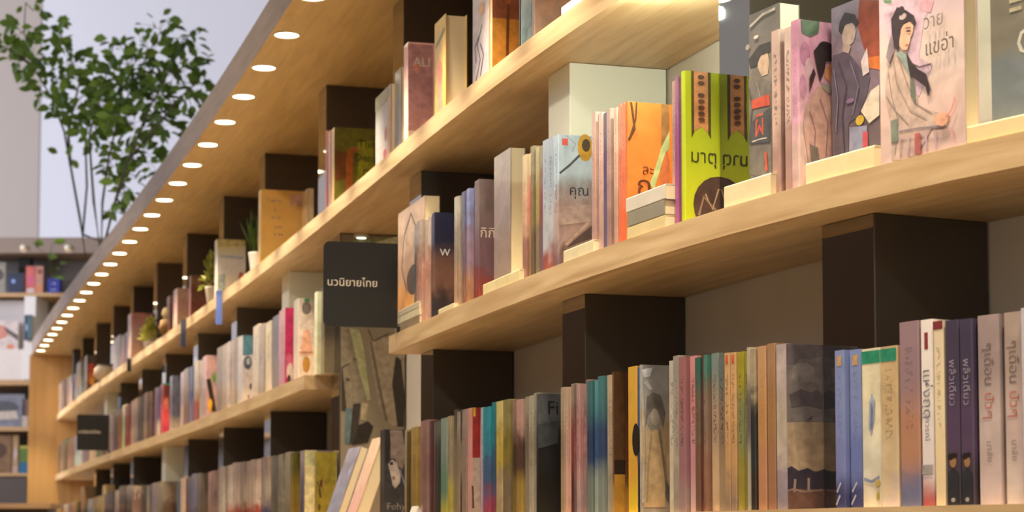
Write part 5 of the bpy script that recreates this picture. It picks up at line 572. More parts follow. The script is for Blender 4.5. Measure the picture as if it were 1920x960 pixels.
 ('spine', 1.244, 2.8506, 0.0125, 0.034, 0.2213, 0.145, 0, 0, ('a08440', '4c3428', 'b08c84'), (0.2, 0.2, 0.45), 'brown paperback, fourth spine of the third ten from left on the middle bottom shelf', 'books on the bottom shelf', None, None, 0.946),
 ('spine', 1.244, 2.8188, 0.0176, 0.0252, 0.2242, 0.145, 0, 0, ('8c8474', '7c7464', '8c8878'), (0.3, 0.6, 0.5), 'olive paperback, fifth spine of the third ten from left on the middle bottom shelf', 'books on the bottom shelf', None, None, 0.889),
 ('spine', 1.244, 2.7921, 0.0167, 0.024, 0.2245, 0.056, 0, 0, ('8c8474', '7c7464', '8c8878'), (0.3, 0.6, 0.5), 'olive paperback, sixth spine of the third ten from left on the middle bottom shelf', 'books on the bottom shelf', None, None, 1.086),
 ('spine', 1.244, 2.7658, 0.0171, 0.0239, 0.2275, 0.056, 0, 0, ('8c8474', '7c7464', '8c8878'), (0.3, 0.6, 0.5), 'olive paperback, seventh spine of the third ten from left on the middle bottom shelf', 'books on the bottom shelf', None, None, 0.977),
 ('spine', 1.244, 2.7482, 0.014, 0.0084, 0.225, 0.056, 0, 0, ('141414', '1c1c1e', '4c5054'), (0.1, 0, 0.5), 'black paperback with a grey-topped cover and dark title', 'books on the bottom shelf', [('p', [(0.0, 0.75), (0.6997727749036868, 0.78), (0.6997727749036868, 1), (0.0, 1)], '50545a'), ('p', [(0.0, 0.55), (0.6997727749036868, 0.6), (0.6997727749036868, 0.78), (0.0, 0.75)], '3c4046'), ('t', 'Fi', 0.5248295811777651, 0.88, 0.035, 0, '1c1c20')], None, 1.06),
 ('spine', 1.244, 2.6204, 0.0185, 0.021, 0.2276, 0.145, 0, 0, ('a48c74', '8c7864', '9c8c78'), (0.25, 0.5, 0.5), 'brown paperback, first upright spine from the left on the near bottom shelf', 'books on the bottom shelf', None, None, 0.953),
 ('spine', 1.244, 2.6009, 0.0196, 0.0155, 0.2262, 0.145, 0, 0, ('c09484', 'b08c84', 'a48c80'), (0.25, 0.5, 0.5), 'rose paperback, second upright spine from the left on the near bottom shelf', 'books on the bottom shelf', None, None, 1.051),
 ('spine', 1.244, 2.5844, 0.018, 0.015, 0.2241, 0.145, 0, 0, ('c09484', 'b08c84', 'a48c80'), (0.25, 0.5, 0.5), 'rose paperback, third upright spine from the left on the near bottom shelf', 'books on the bottom shelf', None, None, 0.972),
 ('spine', 1.244, 2.5615, 0.0174, 0.0268, 0.2296, 0.145, 0, 0, ('6c302c', 'a83c30', 'b0a080'), (0.2, 0.2, 0.5), 'paperback spine with a long red streak on the bottom shelf', 'books on the bottom shelf', None, None, 0.724),
 ('spine', 1.244, 2.5386, 0.012, 0.0149, 0.2266, 0.145, 0, 0, ('8c7474', '946c6c', '907474'), (0.5, 0.7, 0.5), 'rose paperback, fifth upright spine from the left on the near bottom shelf', 'books on the bottom shelf', None, None, 0.734),
 ('spine', 1.244, 2.5223, 0.0106, 0.0146, 0.2258, 0.145, 0, 0, ('8c7474', '946c6c', '907474'), (0.5, 0.7, 0.5), 'rose paperback, sixth upright spine from the left on the near bottom shelf', 'books on the bottom shelf', None, None, 1.087),
 ('spine', 1.244, 2.5061, 0.0178, 0.0142, 0.2248, 0.145, 0, 0, ('8c7474', '946c6c', '907474'), (0.5, 0.7, 0.5), 'rose paperback, seventh upright spine from the left on the near bottom shelf', 'books on the bottom shelf', None, None, 0.945),
 ('spine', 1.244, 2.4902, 0.0158, 0.014, 0.2312, 0.145, 0, 0, ('8c7474', '946c6c', '907474'), (0.5, 0.7, 0.5), 'rose paperback, eighth upright spine from the left on the near bottom shelf', 'books on the bottom shelf', None, None, 0.862),
 ('spine', 1.244, 2.4695, 0.0118, 0.0227, 0.2272, 0.145, 0, 0, ('98a49c', '34507c', '508c94'), (0.1, 0.3, 0.45), 'blue paperback, ninth upright spine from the left on the near bottom shelf', 'books on the bottom shelf', None, None, 0.708),
 ('spine', 1.244, 2.4441, 0.0159, 0.0226, 0.2271, 0.145, 0, 0, ('98a49c', '34507c', '508c94'), (0.1, 0.3, 0.45), 'blue paperback, tenth upright spine from the left on the near bottom shelf', 'books on the bottom shelf', None, None, 0.976),
 ('spine', 1.244, 2.4191, 0.0117, 0.022, 0.2315, 0.145, 0, 0, ('98a49c', '34507c', '508c94'), (0.1, 0.3, 0.45), 'blue paperback, eleventh upright spine from the left on the near bottom shelf', 'books on the bottom shelf', None, None, 0.784),
 ('spine', 1.244, 2.3905, 0.0182, 0.0294, 0.2318, 0.145, 0, 0, ('a49884', 'b4a088', 'bca88c'), (0.25, 0.5, 0.5), 'tan paperback, twelfth upright spine from the left on the near bottom shelf', 'books on the bottom shelf', None, None, 0.901),
 ('spine', 1.244, 2.3696, 0.014, 0.0082, 0.235, 0.12, 0, 0, ('a47c48', '5c3c2c', '54382c'), (0.2, 0, 0.3), 'dark brown paperback with a black band and amber foot on its cover', 'books on the bottom shelf', [('p', [(0.0, 0), (0.16210124735645165, 0), (0.16210124735645165, 0.28), (0.0, 0.28)], 'a07830'), ('p', [(0.0, 0.28), (0.16210124735645165, 0.28), (0.16210124735645165, 0.38), (0.0, 0.38)], '241c18'), ('p', [(0.0, 0.38), (0.16210124735645165, 0.38), (0.16210124735645165, 1), (0.0, 1)], '4c3420')], None, 1.06),
 ('spine', 1.244, 2.302, 0.0191, 0.0346, 0.2383, 0.145, 0, 0, ('c8a830', 'b88c34', 'b89038'), (0.15, 0, 0.3), 'gold paperback with a black half circle on its spine', 'books on the bottom shelf', None, [('e', 0.92, 0.5, 0.42, 0.11, '1c1814')], 1.06),
 ('spine', 1.244, 2.2731, 0.0196, 0.019, 0.2352, 0.145, 0, 0, ('24283c', '3c5484', '4c5c84'), (0.25, 0.5, 0.5), 'blue paperback, fifteenth upright spine from the left on the near bottom shelf', 'books on the bottom shelf', None, None, 0.901),
 ('spine', 1.244, 2.2574, 0.014, 0.0093, 0.2373, 0.14, 0, 0, ('948c80', 'a89478', '8c8c8c'), (0.4, 0, 0.4), 'silver plastic-wrapped paperback with a pale figure on its cover', 'books on the bottom shelf', [('p', [(0, 0.966), (0.141, 0.984), (0.102, 0.92), (0.024, 0.914)], 'c4c8d4'), ('p', [(0.024, 0.877), (0.063, 0.898), (0.14, 0.837), (0.101, 0.826)], 'b0b0b4'), ('e', 0.158, 0.68, 0.113, 0.126, '8c8884'), ('p', [(0.062, 0.783), (0.14, 0.816), (0.237, 0.796), (0.294, 0.671), (0.264, 0.576), (0.216, 0.67), (0.149, 0.711), (0.08, 0.658), (0.041, 0.574)], '6c6864'), ('e', 0.162, 0.648, 0.051, 0.058, 'a49a90'), ('p', [(0.059, 0.428), (0.138, 0.564), (0.215, 0.565), (0.292, 0.43), (0.288, 0.043), (0.017, 0.042)], 'b49c78'), ('l', [(0.215, 0.565), (0.272, 0.335), (0.308, 0.126)], 0.004, '7c7468'), ('l', [(0.118, 0.533), (0.077, 0.334), (0.056, 0.073)], 0.003, '9c8868'), ('p', [(0.29, 0.22), (0.332, 0.179), (0.327, 0.074), (0.281, 0.116)], '54585c'), ('l', [(0.004, 0.803), (0.021, 0.49), (0.008, 0.073)], 0.004, 'b0aca4')], None, 1.06),  # pale shape at the top is a highlight painted into the art
 ('spine', 1.244, 2.1486, 0.018, 0.0216, 0.2352, 0.145, 0, 0, ('a89c8c', 'a8a094', '9c9890'), (0.4, 0.6, 0.5), 'pale grey paperback, seventeenth upright spine from the left on the near bottom shelf', 'books on the bottom shelf', None, None, 1.077),
 ('spine', 1.244, 2.1244, 0.0127, 0.022, 0.2406, 0.145, 0, 0, ('a89c8c', 'a8a094', '9c9890'), (0.4, 0.6, 0.5), 'pale grey paperback, eighteenth upright spine from the left on the near bottom shelf', 'books on the bottom shelf', None, None, 0.887),
 ('spine', 1.244, 2.1003, 0.0101, 0.0225, 0.2362, 0.145, 0, 0, ('c0a09c', 'b8848c', 'b87c80'), (0.12, 0.8, 0.3), 'pale rose paperback, nineteenth upright spine from the left on the near bottom shelf', 'books on the bottom shelf', None, None, 0.765),
 ('spine', 1.244, 2.0762, 0.0171, 0.0215, 0.2362, 0.145, 0, 0, ('c0a09c', 'b8848c', 'b87c80'), (0.12, 0.8, 0.3), 'pale rose paperback, twentieth upright spine from the left on the near bottom shelf', 'books on the bottom shelf', None, None, 1.011),
 ('spine', 1.244, 2.0557, 0.0132, 0.0154, 0.2318, 0.145, 0, 0, ('946c58', '8c7460', '3c7c6c'), (0.3, 0.7, 0.55), 'brown paperback, first spine of the third ten from left on the near bottom shelf', 'books on the bottom shelf', None, None, 0.729),
 ('spine', 1.244, 2.0403, 0.0164, 0.0128, 0.2361, 0.145, 0, 0, ('7c4038', '5c3430', '502c28'), (0.4, 0.5, 0.5), 'dark rose paperback, second spine of the third ten from left on the near bottom shelf', 'books on the bottom shelf', None, None, 0.887),
 ('spine', 1.244, 2.0276, 0.0115, 0.0106, 0.2339, 0.145, 0, 0, ('946c58', '8c7464', '4c7c70'), (0.3, 0.7, 0.55), 'brown paperback, third spine of the third ten from left on the near bottom shelf', 'books on the bottom shelf', None, None, 0.895),
 ('spine', 1.244, 2.0093, 0.0185, 0.0218, 0.2348, 0.145, 0, 0, ('b89c7c', '9c8470', '74807c'), (0.2, 0.9, 0.5), 'tan paperback, fourth spine of the third ten from left on the near bottom shelf', 'books on the bottom shelf', None, None, 1.021),
 ('spine', 1.244, 1.9847, 0.0172, 0.0215, 0.2272, 0.145, 0, 0, ('b89c7c', '9c8470', '74807c'), (0.2, 0.9, 0.5), 'tan paperback, fifth spine of the third ten from left on the near bottom shelf', 'books on the bottom shelf', None, None, 0.779),
 ('spine', 1.244, 1.9643, 0.0147, 0.0152, 0.2312, 0.145, 0, 0, ('7c6858', 'a8845c', 'b08c64'), (0.2, 0.8, 0.3), 'tan paperback, sixth spine of the third ten from left on the near bottom shelf', 'books on the bottom shelf', None, [('p', [(0.3, 0.93), (0.7, 0.93), (0.7, 0.985), (0.3, 0.985)], 'c05038')], 1.06),
 ('spine', 1.244, 1.9478, 0.0159, 0.0155, 0.2306, 0.145, 0, 0, ('7c6858', 'a8845c', 'b08c64'), (0.2, 0.8, 0.3), 'tan paperback, seventh spine of the third ten from left on the near bottom shelf', 'books on the bottom shelf', None, [('p', [(0.3, 0.93), (0.7, 0.93), (0.7, 0.985), (0.3, 0.985)], 'c05038')], 1.06),
 ('spine', 1.244, 1.9304, 0.0179, 0.0173, 0.23, 0.145, 0, 0, ('b0a040', '9ca068', 'b8ac34'), (0.25, 0.8, 0.45), 'olive paperback, eighth spine of the third ten from left on the near bottom shelf', 'books on the bottom shelf', None, None, 0.794),
 ('spine', 1.244, 1.9122, 0.0183, 0.0171, 0.2274, 0.145, 0, 0, ('b0a040', '9ca068', 'b8ac34'), (0.25, 0.8, 0.45), 'olive paperback, ninth spine of the third ten from left on the near bottom shelf', 'books on the bottom shelf', None, None, 0.7),
 ('spine', 1.244, 1.898, 0.0116, 0.0095, 0.2335, 0.145, 0, 0, ('b0a898', '6c6468', 'bcb49c'), (0.1, 0.2, 0.5), 'grey paperback, tenth spine of the third ten from left on the near bottom shelf', 'books on the bottom shelf', None, None, 0.891),
 ('spine', 1.244, 1.8854, 0.0108, 0.0132, 0.2294, 0.145, 0, 0, ('3c342c', '2c3434', 'b4a488'), (0.4, 0.1, 0.4), 'black paperback, first spine of the fourth ten from left on the near bottom shelf', 'books on the bottom shelf', None, None, 0.797),
 ('spine', 1.244, 1.8662, 0.0136, 0.0217, 0.2325, 0.145, 0, 0, ('b08060', 'b08458', 'b48c68'), (0.1, 0.2, 0.5), 'tan paperback, second spine of the fourth ten from left on the near bottom shelf', 'books on the bottom shelf', None, None, 0.975),
 ('spine', 1.244, 1.8427, 0.0146, 0.0206, 0.2344, 0.145, 0, 0, ('b08060', 'b08458', 'b48c68'), (0.1, 0.2, 0.5), 'tan paperback, third spine of the fourth ten from left on the near bottom shelf', 'books on the bottom shelf', None, None, 0.833),
 ('spine', 1.244, 1.8153, 0.014, 0.027, 0.231, 0.145, 0, 0, ('8c8088', 'a89c90', 'a09494'), (0.35, 0.1, 0.4), 'thick grey-mauve paperback with a clouded landscape cover against the near post', 'books on the bottom shelf', [('p', [(0, 0.998), (0.435, 1), (0.425, 0.53), (0, 0.523)], '7c7472'), ('p', [(0, 0.993), (0.414, 1), (0.412, 0.931), (0.265, 0.906), (0.181, 0.915), (0.076, 0.868), (0, 0.877)], '685e60'), ('p', [(0.076, 0.868), (0.222, 0.893), (0.326, 0.851), (0.304, 0.773), (0.136, 0.758), (0.054, 0.79)], '8c8480'), ('p', [(0.031, 0.69), (0.157, 0.725), (0.282, 0.706), (0.345, 0.729), (0.407, 0.697), (0.406, 0.608), (0.217, 0.627), (0.051, 0.613)], '5c5458'), ('p', [(0, 0.523), (0.425, 0.53), (0.419, 0.236), (0, 0.231)], 'a8947a'), ('p', [(0, 0.523), (0.07, 0.525), (0.127, 0.233), (0, 0.231)], 'b49f86'), ('p', [(0, 0.248), (0.044, 0.26), (0.127, 0.233), (0.231, 0.251), (0.314, 0.224), (0.419, 0.247), (0.417, 0.119), (0, 0.116)], '3c3644'), ('p', [(0, 0.122), (0.417, 0.125), (0.414, 0), (0, 0)], '6c5048'), ('l', [(0.073, 0.106), (0.084, 0.183)], 0.004, '9c8c84'), ('l', [(0.235, 0.107), (0.236, 0.19)], 0.004, '9c8c84'), ('l', [(0, 0.111), (0.063, 0.123), (0.166, 0.107), (0.396, 0.119)], 0.003, '8c7870'), ('p', [(0.216, 0.538), (0.289, 0.567), (0.278, 0.545)], '5c4444')], None, 1.06),
 ('spine', 1.244, 1.6691, 0.0101, 0.0208, 0.2096, 0.056, 0, 0, ('3c3c64', '6c74a4', '7480ac'), (0.12, 0.3, 0.25), 'first of two periwinkle blue paperback spines in front of the near post', 'books on the bottom shelf', None, [('p', [(0.3, 0.9), (0.75, 0.9), (0.75, 0.965), (0.3, 0.965)], 'b89464'), ('l', [(0.1, 0.02), (0.5, 0.08)], 0.003, 'b0b0bc'), ('l', [(0.2, 0.1), (0.6, 0.16)], 0.003, 'b0b0bc')], 1.06),
 ('spine', 1.244, 1.6446, 0.0171, 0.024, 0.209, 0.145, 0, 0, ('3c3c64', '6470a4', '7480ac'), (0.12, 0.3, 0.25), 'second of two periwinkle blue paperback spines in front of the near post', 'books on the bottom shelf', None, [('p', [(0.3, 0.9), (0.75, 0.9), (0.75, 0.965), (0.3, 0.965)], 'b89464'), ('l', [(0.1, 0.02), (0.5, 0.08)], 0.003, 'b0b0bc'), ('l', [(0.2, 0.1), (0.6, 0.16)], 0.003, 'b0b0bc')], 1.06),
 ('spine', 1.244, 1.6096, 0.0156, 0.0389, 0.2075, 0.145, 0, 0, ('ccc0a8', 'c4c0b0', 'd0c8ac'), (0.3, 0.1, 0.25), 'pale cream paperback spine with a green top band and blue wash', 'books on the bottom shelf', None, [('p', [(0.02, 0.905), (0.98, 0.905), (0.98, 0.985), (0.02, 0.985)], '2c8468'), ('p', [(0.35, 0.5), (0.5, 0.45), (0.66, 0.55), (0.72, 0.66), (0.55, 0.72), (0.4, 0.66)], '98a0b4'), ('p', [(0.45, 0.5), (0.55, 0.48), (0.6, 0.62), (0.5, 0.66)], '6c7898'), ('l', [(0.1, 0.18), (0.5, 0.16), (0.9, 0.19)], 0.004, '7c84a0'), ('e', 0.8, 0.15, 0.14, 0.025, 'b09c5c'), ('e', 0.82, 0.07, 0.08, 0.03, 'a89448')], 1.06),
 ('spine', 1.244, 1.5676, 0.0101, 0.0331, 0.2067, 0.145, 0, 0, ('ccb8ac', 'bca888', 'b09874'), (0.4, 0.5, 0.2), 'tan paperback spine with a green top band on the bottom shelf', 'books on the bottom shelf', None, [('p', [(0.02, 0.905), (0.98, 0.905), (0.98, 0.985), (0.02, 0.985)], '2c8468')], 1.06),
 ('spine', 1.244, 1.5299, 0.0121, 0.037, 0.2351, 0.145, 0, 0, ('6c6c88', 'a87c64', '8c747c'), (0.12, 0.4, 0.3), 'mauve paperback spine fading through orange to blue at its foot', 'books on the bottom shelf', None, None, 1.012),
 ('spine', 1.244, 1.498, 0.0138, 0.0224, 0.2346, 0.145, 0, 0, ('9c4440', 'ccc4c4', 'd4ccc8'), (0.1, 0, 0.22), 'white paperback spine with a small red label and red foot', 'books on the bottom shelf', None, [('p', [(0.35, 0.84), (0.65, 0.84), (0.65, 0.93), (0.35, 0.93)], '84343c'), ('t', 'แห่งฤดู', 0.5, 0.6, 0.022, 1, '7c7480'), ('t', 'อาวรณ์', 0.5, 0.42, 0.012, 1, '8c868c'), ('p', [(0.05, 0.17), (0.95, 0.17), (0.95, 0.22), (0.05, 0.22)], '9c9494')], 1.06),
 ('spine', 1.244, 1.4749, 0.013, 0.0178, 0.2304, 0.145, 0, 0, ('d0bc98', 'd0c0a0', 'c8b89c'), (0.1, 0.5, 0.5), 'cream paperback spine with a dark red top edge', 'books on the bottom shelf', None, [('p', [(0, 0.955), (1, 0.955), (1, 1), (0, 1)], '742c34')], 1.06),
 ('spine', 1.244, 1.4509, 0.0139, 0.024, 0.2295, 0.145, 0, 0, ('3c343c', '4c3c54', '3c3448'), (0.12, 0, 0.35), 'left one of two dark purple paperback spines with a small face', 'books on the bottom shelf', None, [('t', 'พลิ้วเดียว', 0.5, 0.66, 0.0155, 1, '8c8494'), ('e', 0.5, 0.235, 0.24, 0.032, '94704c'), ('e', 0.34, 0.262, 0.22, 0.018, '241c1c'), ('e', 0.62, 0.268, 0.2, 0.014, '241c1c'), ('p', [(0.1, 0.0), (0.1, 0.17), (0.5, 0.2), (0.9, 0.17), (0.9, 0.0)], '2c2c34'), ('e', 0.5, 0.03, 0.15, 0.012, '98948c')], 1.06),
 ('spine', 1.244, 1.4238, 0.0126, 0.0222, 0.2283, 0.145, 0, 0, ('3c343c', '4c3c54', '3c3448'), (0.12, 0, 0.35), 'right one of two dark purple paperback spines with a small face', 'books on the bottom shelf', None, [('t', 'พลิ้วเดียว', 0.5, 0.66, 0.0155, 1, '8c8494'), ('e', 0.5, 0.235, 0.24, 0.032, '94704c'), ('e', 0.34, 0.262, 0.22, 0.018, '241c1c'), ('e', 0.62, 0.268, 0.2, 0.014, '241c1c'), ('p', [(0.1, 0.0), (0.1, 0.17), (0.5, 0.2), (0.9, 0.17), (0.9, 0.0)], '2c2c34'), ('e', 0.5, 0.03, 0.15, 0.012, '98948c')], 1.06),
 ('spine', 1.244, 1.3913, 0.0173, 0.0351, 0.2305, 0.145, 0, 0, ('bca8a4', 'ac9c98', '8c7c7c'), (0.25, 0, 0.35), 'left one of two grey-pink paperback spines with red vertical lettering', 'books on the bottom shelf', None, [('t', 'ๆเดือน', 0.5, 0.74, 0.02, 1, '6c5c58'), ('t', 'ปัวๆ', 0.5, 0.52, 0.02, 1, 'b06858'), ('t', 'มาลัย', 0.5, 0.28, 0.012, 1, '8c8080')], 1.06),
 ('spine', 1.244, 1.3532, 0.0195, 0.0287, 0.2307, 0.145, 0, 0, ('bcaca4', 'b09c98', '94847c'), (0.25, 0, 0.35), 'right one of two grey-pink paperback spines with red vertical lettering', 'books on the bottom shelf', None, [('t', 'ๆเดือน', 0.5, 0.74, 0.02, 1, '6c5c58'), ('t', 'ปัวๆ', 0.5, 0.52, 0.02, 1, 'b06858'), ('t', 'มาลัย', 0.5, 0.28, 0.012, 1, '8c8080')], 1.06),
 ('spine', 1.244, 1.3232, 0.0133, 0.0245, 0.233, 0.145, 0, 0, ('b8b0bc', 'b8b0b8', 'b8b4bc'), (0.25, 0.5, 0.5), 'white paperback spine at the right edge of the bottom shelf', 'books on the bottom shelf', None, None, 0.978),
 ('spine', 1.244, 1.2912, 0.0109, 0.0301, 0.24, 0.145, 0, 0, ('8c7c78', '84746c', '8c807c'), (0.25, 0.5, 0.5), 'brown paperback, seventh spine of the fifth ten from left on the near bottom shelf', 'books on the bottom shelf', None, None, 0.722),
 ('spine', 1.244, 1.2578, 0.014, 0.0306, 0.2381, 0.145, 0, 0, ('8c7c78', '84746c', '8c807c'), (0.25, 0.5, 0.5), 'brown paperback, eighth spine of the fifth ten from left on the near bottom shelf', 'books on the bottom shelf', None, None, 0.739),
 ('spine', 1.244, 1.2255, 0.0123, 0.0293, 0.229, 0.145, 0, 0, ('8c7c78', '84746c', '8c807c'), (0.25, 0.5, 0.5), 'brown paperback, ninth spine of the fifth ten from left on the near bottom shelf', 'books on the bottom shelf', None, None, 0.7),
 ('spine', 1.244, 1.1941, 0.0107, 0.0275, 0.2325, 0.145, 0, 0, ('8c7c78', '84746c', '8c807c'), (0.25, 0.5, 0.5), 'brown paperback, tenth spine of the fifth ten from left on the near bottom shelf', 'books on the bottom shelf', None, None, 0.839),
 ('spine', 1.244, 1.1635, 0.0165, 0.0276, 0.2281, 0.145, 0, 0, ('8c7c78', '84746c', '8c807c'), (0.25, 0.5, 0.5), 'brown paperback, first spine of the sixth ten from left on the near bottom shelf', 'books on the bottom shelf', None, None, 0.885),
 ('spine', 1.244, 1.1335, 0.0133, 0.0278, 0.2223, 0.145, 0, 0, ('8c7c78', '84746c', '8c807c'), (0.25, 0.5, 0.5), 'brown paperback, second spine of the sixth ten from left on the near bottom shelf', 'books on the bottom shelf', None, None, 0.83),
]
TONE = [1.0]; SATUR = 1.02
def cover_ink(h):
    v = [int(h[i:i+2], 16)/255 for i in (0, 2, 4)]; m = sum(v)/3
    return [lin(min(.92, max(.055, (m+(q-m)*SATUR)*TONE[0]))) for q in v]
def set_print(o, cb, cm, ct, pr):
    o['ink_bottom'] = cover_ink(cb); o['ink_middle'] = cover_ink(cm); o['ink_top'] = cover_ink(ct); o['print'] = [pr[0]*1.4, pr[1]*.75, pr[2]]
def art(parent, items, plane, W_, H_, off):
    """flat printed shapes on a cover, or a painted reflection or highlight (u to the right, v up, both 0..1)"""
    for it in items:
        kind, colr = it[0], it[-1]
        if kind == 'e':
            _, cx, cy, rx, ry, _c = it; pts = [(cx+rx*math.cos(2*math.pi*i/20), cy+ry*math.sin(2*math.pi*i/20)) for i in range(20)]; V = [(u*W_, v*H_) for u, v in pts]; Fc = [tuple(range(20))]
        elif kind == 'p':
            V = [(u*W_, v*H_) for u, v in it[1]]; Fc = [tuple(range(len(V)))]
        elif kind == 'l':   # a brush line of given width
            pts, wd = it[1], it[2]; V, Fc = [], []
            q = [(u*W_, v*H_) for u, v in pts]
            for i, p in enumerate(q):
                a = q[max(i-1, 0)]; b = q[min(i+1, len(q)-1)]; l = math.hypot(b[0]-a[0], b[1]-a[1]) or 1
                nx, ny = -(b[1]-a[1])/l*wd/2, (b[0]-a[0])/l*wd/2; V += [(p[0]+nx, p[1]+ny), (p[0]-nx, p[1]-ny)]
            Fc = [(2*i, 2*i+1, 2*i+3, 2*i+2) for i in range(len(q)-1)]
        else:               # lettering: text, centre, height in metres, turned?
            _, s, cx, cy, hh, turn, _c = it; tv, tf = text_mesh(s); V = []
            for x, y, z in tv:
                if turn: x, y = y, -x
                V.append((cx*W_+x*hh, cy*H_+y*hh))
            Fc = tf
        if plane == 'near': V3 = [(off, u, v) for u, v in V]
        else: V3 = [(u-W_/2, -off, v) for u, v in V]
        o = mesh_obj('lettering' if kind == 't' else 'print_or_painted_light', V3, Fc, ink(colr), parent)
        off += .00012
def book(name, W_, H_, T_, hard, parent_loc, rot, label, colors, pr, mode='spine', group=None, pages=True):
    """spine: stands with its spine to the aisle; face: cover to the aisle; flat: lies down"""
    r = empty(name, parent_loc, 0, label, 'book', group, rot=rot)
    b = min(.0016, T_*.2); c = min(.0014, T_*.16); lip = .003 if hard else .0006
    if mode == 'spine':   # x thickness, y depth
        pl = [(-T_/2, W_), (-T_/2, b), (-T_/2+b, 0), (T_/2-b, 0), (T_/2, b), (T_/2, W_), (T_/2-c, W_), (T_/2-c, c), (-T_/2+c, c), (-T_/2+c, W_)]
        V = [(x, y, z) for z in (0, H_) for x, y in pl]; pg = (-T_/2+c, T_/2-c, c, W_-lip*1.5, lip, H_-lip)
    elif mode == 'face':  # x width, y thickness, spine on the left
        pl = [(W_/2, 0), (-W_/2+b, 0), (-W_/2, b), (-W_/2, T_-b), (-W_/2+b, T_), (W_/2, T_), (W_/2, T_-c), (-W_/2+c, T_-c), (-W_/2+c, c), (W_/2, c)]
        V = [(x, y, z) for z in (0, H_) for x, y in pl]; pg = (-W_/2+c, W_/2-lip*1.5, c, T_-c, lip, H_-lip)
    else:                 # lying flat: x length, y width, z thickness, spine to the aisle
        pl = [(W_, 0), (b, 0), (0, b), (0, T_-b), (b, T_), (W_, T_), (W_, T_-c), (c, T_-c), (c, c), (W_, c)]
        V = [(x, y, z) for x in (-H_/2, H_/2) for y, z in pl]; pg = (-H_/2+lip, H_/2-lip, c, W_-lip*1.5, c, T_-c)
    n = 10
    f0 = tuple(range(n)); f1 = tuple(range(2*n-1, n-1, -1)); Fc = [f0, f1]+[((i+1) % n, i, n+i, n+(i+1) % n) for i in range(n)]
    co = mesh_obj('cover', V, Fc, M_COVER, r)
    bm = bmesh.new(); bm.from_mesh(co.data); bmesh.ops.recalc_face_normals(bm, faces=bm.faces); bm.to_mesh(co.data); bm.free()
    set_print(co, *colors, pr)
    v, f = box_vf(*pg); mesh_obj('pages', v, f, M_PAGES, r)
    return r, co
def build_books():
    for e in BOOKS:
        mode, z0, s, d, t, h, w, lean, hard, cols, pr, label, group, arts, sarts, tone = e
        p = P3(s, d, z0); rz = rot_at(s); TONE[0] = tone
        if mode == 'spine':
            r, co = book('book', w, h, t, hard, p, (0, lean, rz), label, cols, pr, 'spine', group)
            if arts: art(co, arts, 'near', w, h, t/2+.0003)
            if sarts: art(co, sarts, 'front', t, h, .0003)
        elif mode == 'face':   # here w is the width along the shelf, t the thickness
            r, co = book('book', w, h, t, hard, p, (-lean, 0, rz), label, cols, pr, 'face', group)
            if arts: art(co, arts, 'front', w, h, .0003)
        else:
            r, co = book('book', w, h, t, hard, p, (0, 0, rz+lean), label, cols, pr, 'flat', group)
build_books(); TONE[0] = 1.0
# ================================================================== OTHER THINGS
SIGN_BIG = (3.8041, 1.6957, 1.8935)
SIGN_SMALL = (10.554, 1.6983, 1.8955)
TAGS = [(6.7154, 2.0043, 2.1299), (7.6705, 2.0086, 2.1247), (9.5722, 2.0559, 2.1236)]
POT_PLANTS = [(7.2513, 0.03, 'bushy'), (6.2493, 0.035, 'grass'), (9.2149, 0.03, 'bushy')]
ORNAMENTS = [(11.1477, 0.035), (8.4074, 0.035)]
PUCK = (4.9107, 0.135)
NICHE_REFLECTION = {'s': 4.898, 'w': 0.186, 'h': 0.834, 'art': [('p', [(0, 0.67), (0.125, 0.67), (0.235, 0.585), (0.423, 0.429), (0.006, 0.409)], '847a66'), ('l', [(0.003, 0.537), (0.128, 0.553)], 0.005, '4c4438'), ('l', [(0.186, 0.566), (0.353, 0.58)], 0.005, '4c4438'), ('e', 0.104, 0.498, 0.033, 0.006, '4c4438'), ('p', [(0.418, 0.632), (0.713, 0.652), (1, 0.673), (1, 0.358), (0.803, 0.339), (0.591, 0.412)], '9c907a'), ('l', [(0.46, 0.632), (0.59, 0.485), (0.718, 0.357)], 0.008, '6c6250'), ('p', [(0.124, 0.676), (0.267, 0.671), (0.335, 0.631), (0.465, 0.429), (0.406, 0.429), (0.27, 0.539)], 'a8aa80'), ('p', [(0.857, 0.583), (0.942, 0.57), (1, 0.451), (1, 0.414), (0.988, 0.339), (0.887, 0.339), (0.8, 0.486)], '2c2420'), ('p', [(0, 0.537), (0.02, 0.537), (0.09, 0.391), (0.007, 0.391)], '3c342c'), ('p', [(0.216, 0.337), (0.425, 0.356), (0.509, 0.338), (0.426, 0.283), (0.176, 0.273)], '241e1a'), ('p', [(0.073, 0.4), (0.173, 0.401), (0.159, 0.282), (0.06, 0.278)], '5c7478'), ('p', [(0.189, 0.414), (0.306, 0.418), (0.275, 0.337), (0.193, 0.278), (0.135, 0.278)], '34302c'), ('p', [(0.323, 0.42), (0.423, 0.415), (0.391, 0.356), (0.308, 0.363)], 'a89c7c'), ('l', [(0.418, 0.672), (0.502, 0.632), (0.755, 0.661)], 0.004, '4c443c'), ('p', [(0.075, 0.977), (0.873, 1), (0.874, 1), (0.411, 0.972)], '94a080'), ('p', [(0.411, 0.968), (0.874, 1), (0.876, 0.973)], 'dce8cc')]}  # reflection in the post's mirror side, painted as flat shapes
PRICE_S = 3.6627
FAR_Y = 15.7
FAR_X = {-60: -4.2283, 0: -3.9796, 8: -3.9464, 20: -3.8967, 38: -3.8221, 42: -3.8055, 45: -3.7931, 55: -3.7516, 60: -3.7309, 62: -3.7226, 66: -3.706, 74: -3.6728, 84: -3.6314, 106: -3.5402, 128: -3.449, 190: -3.192, 260: -2.9018}
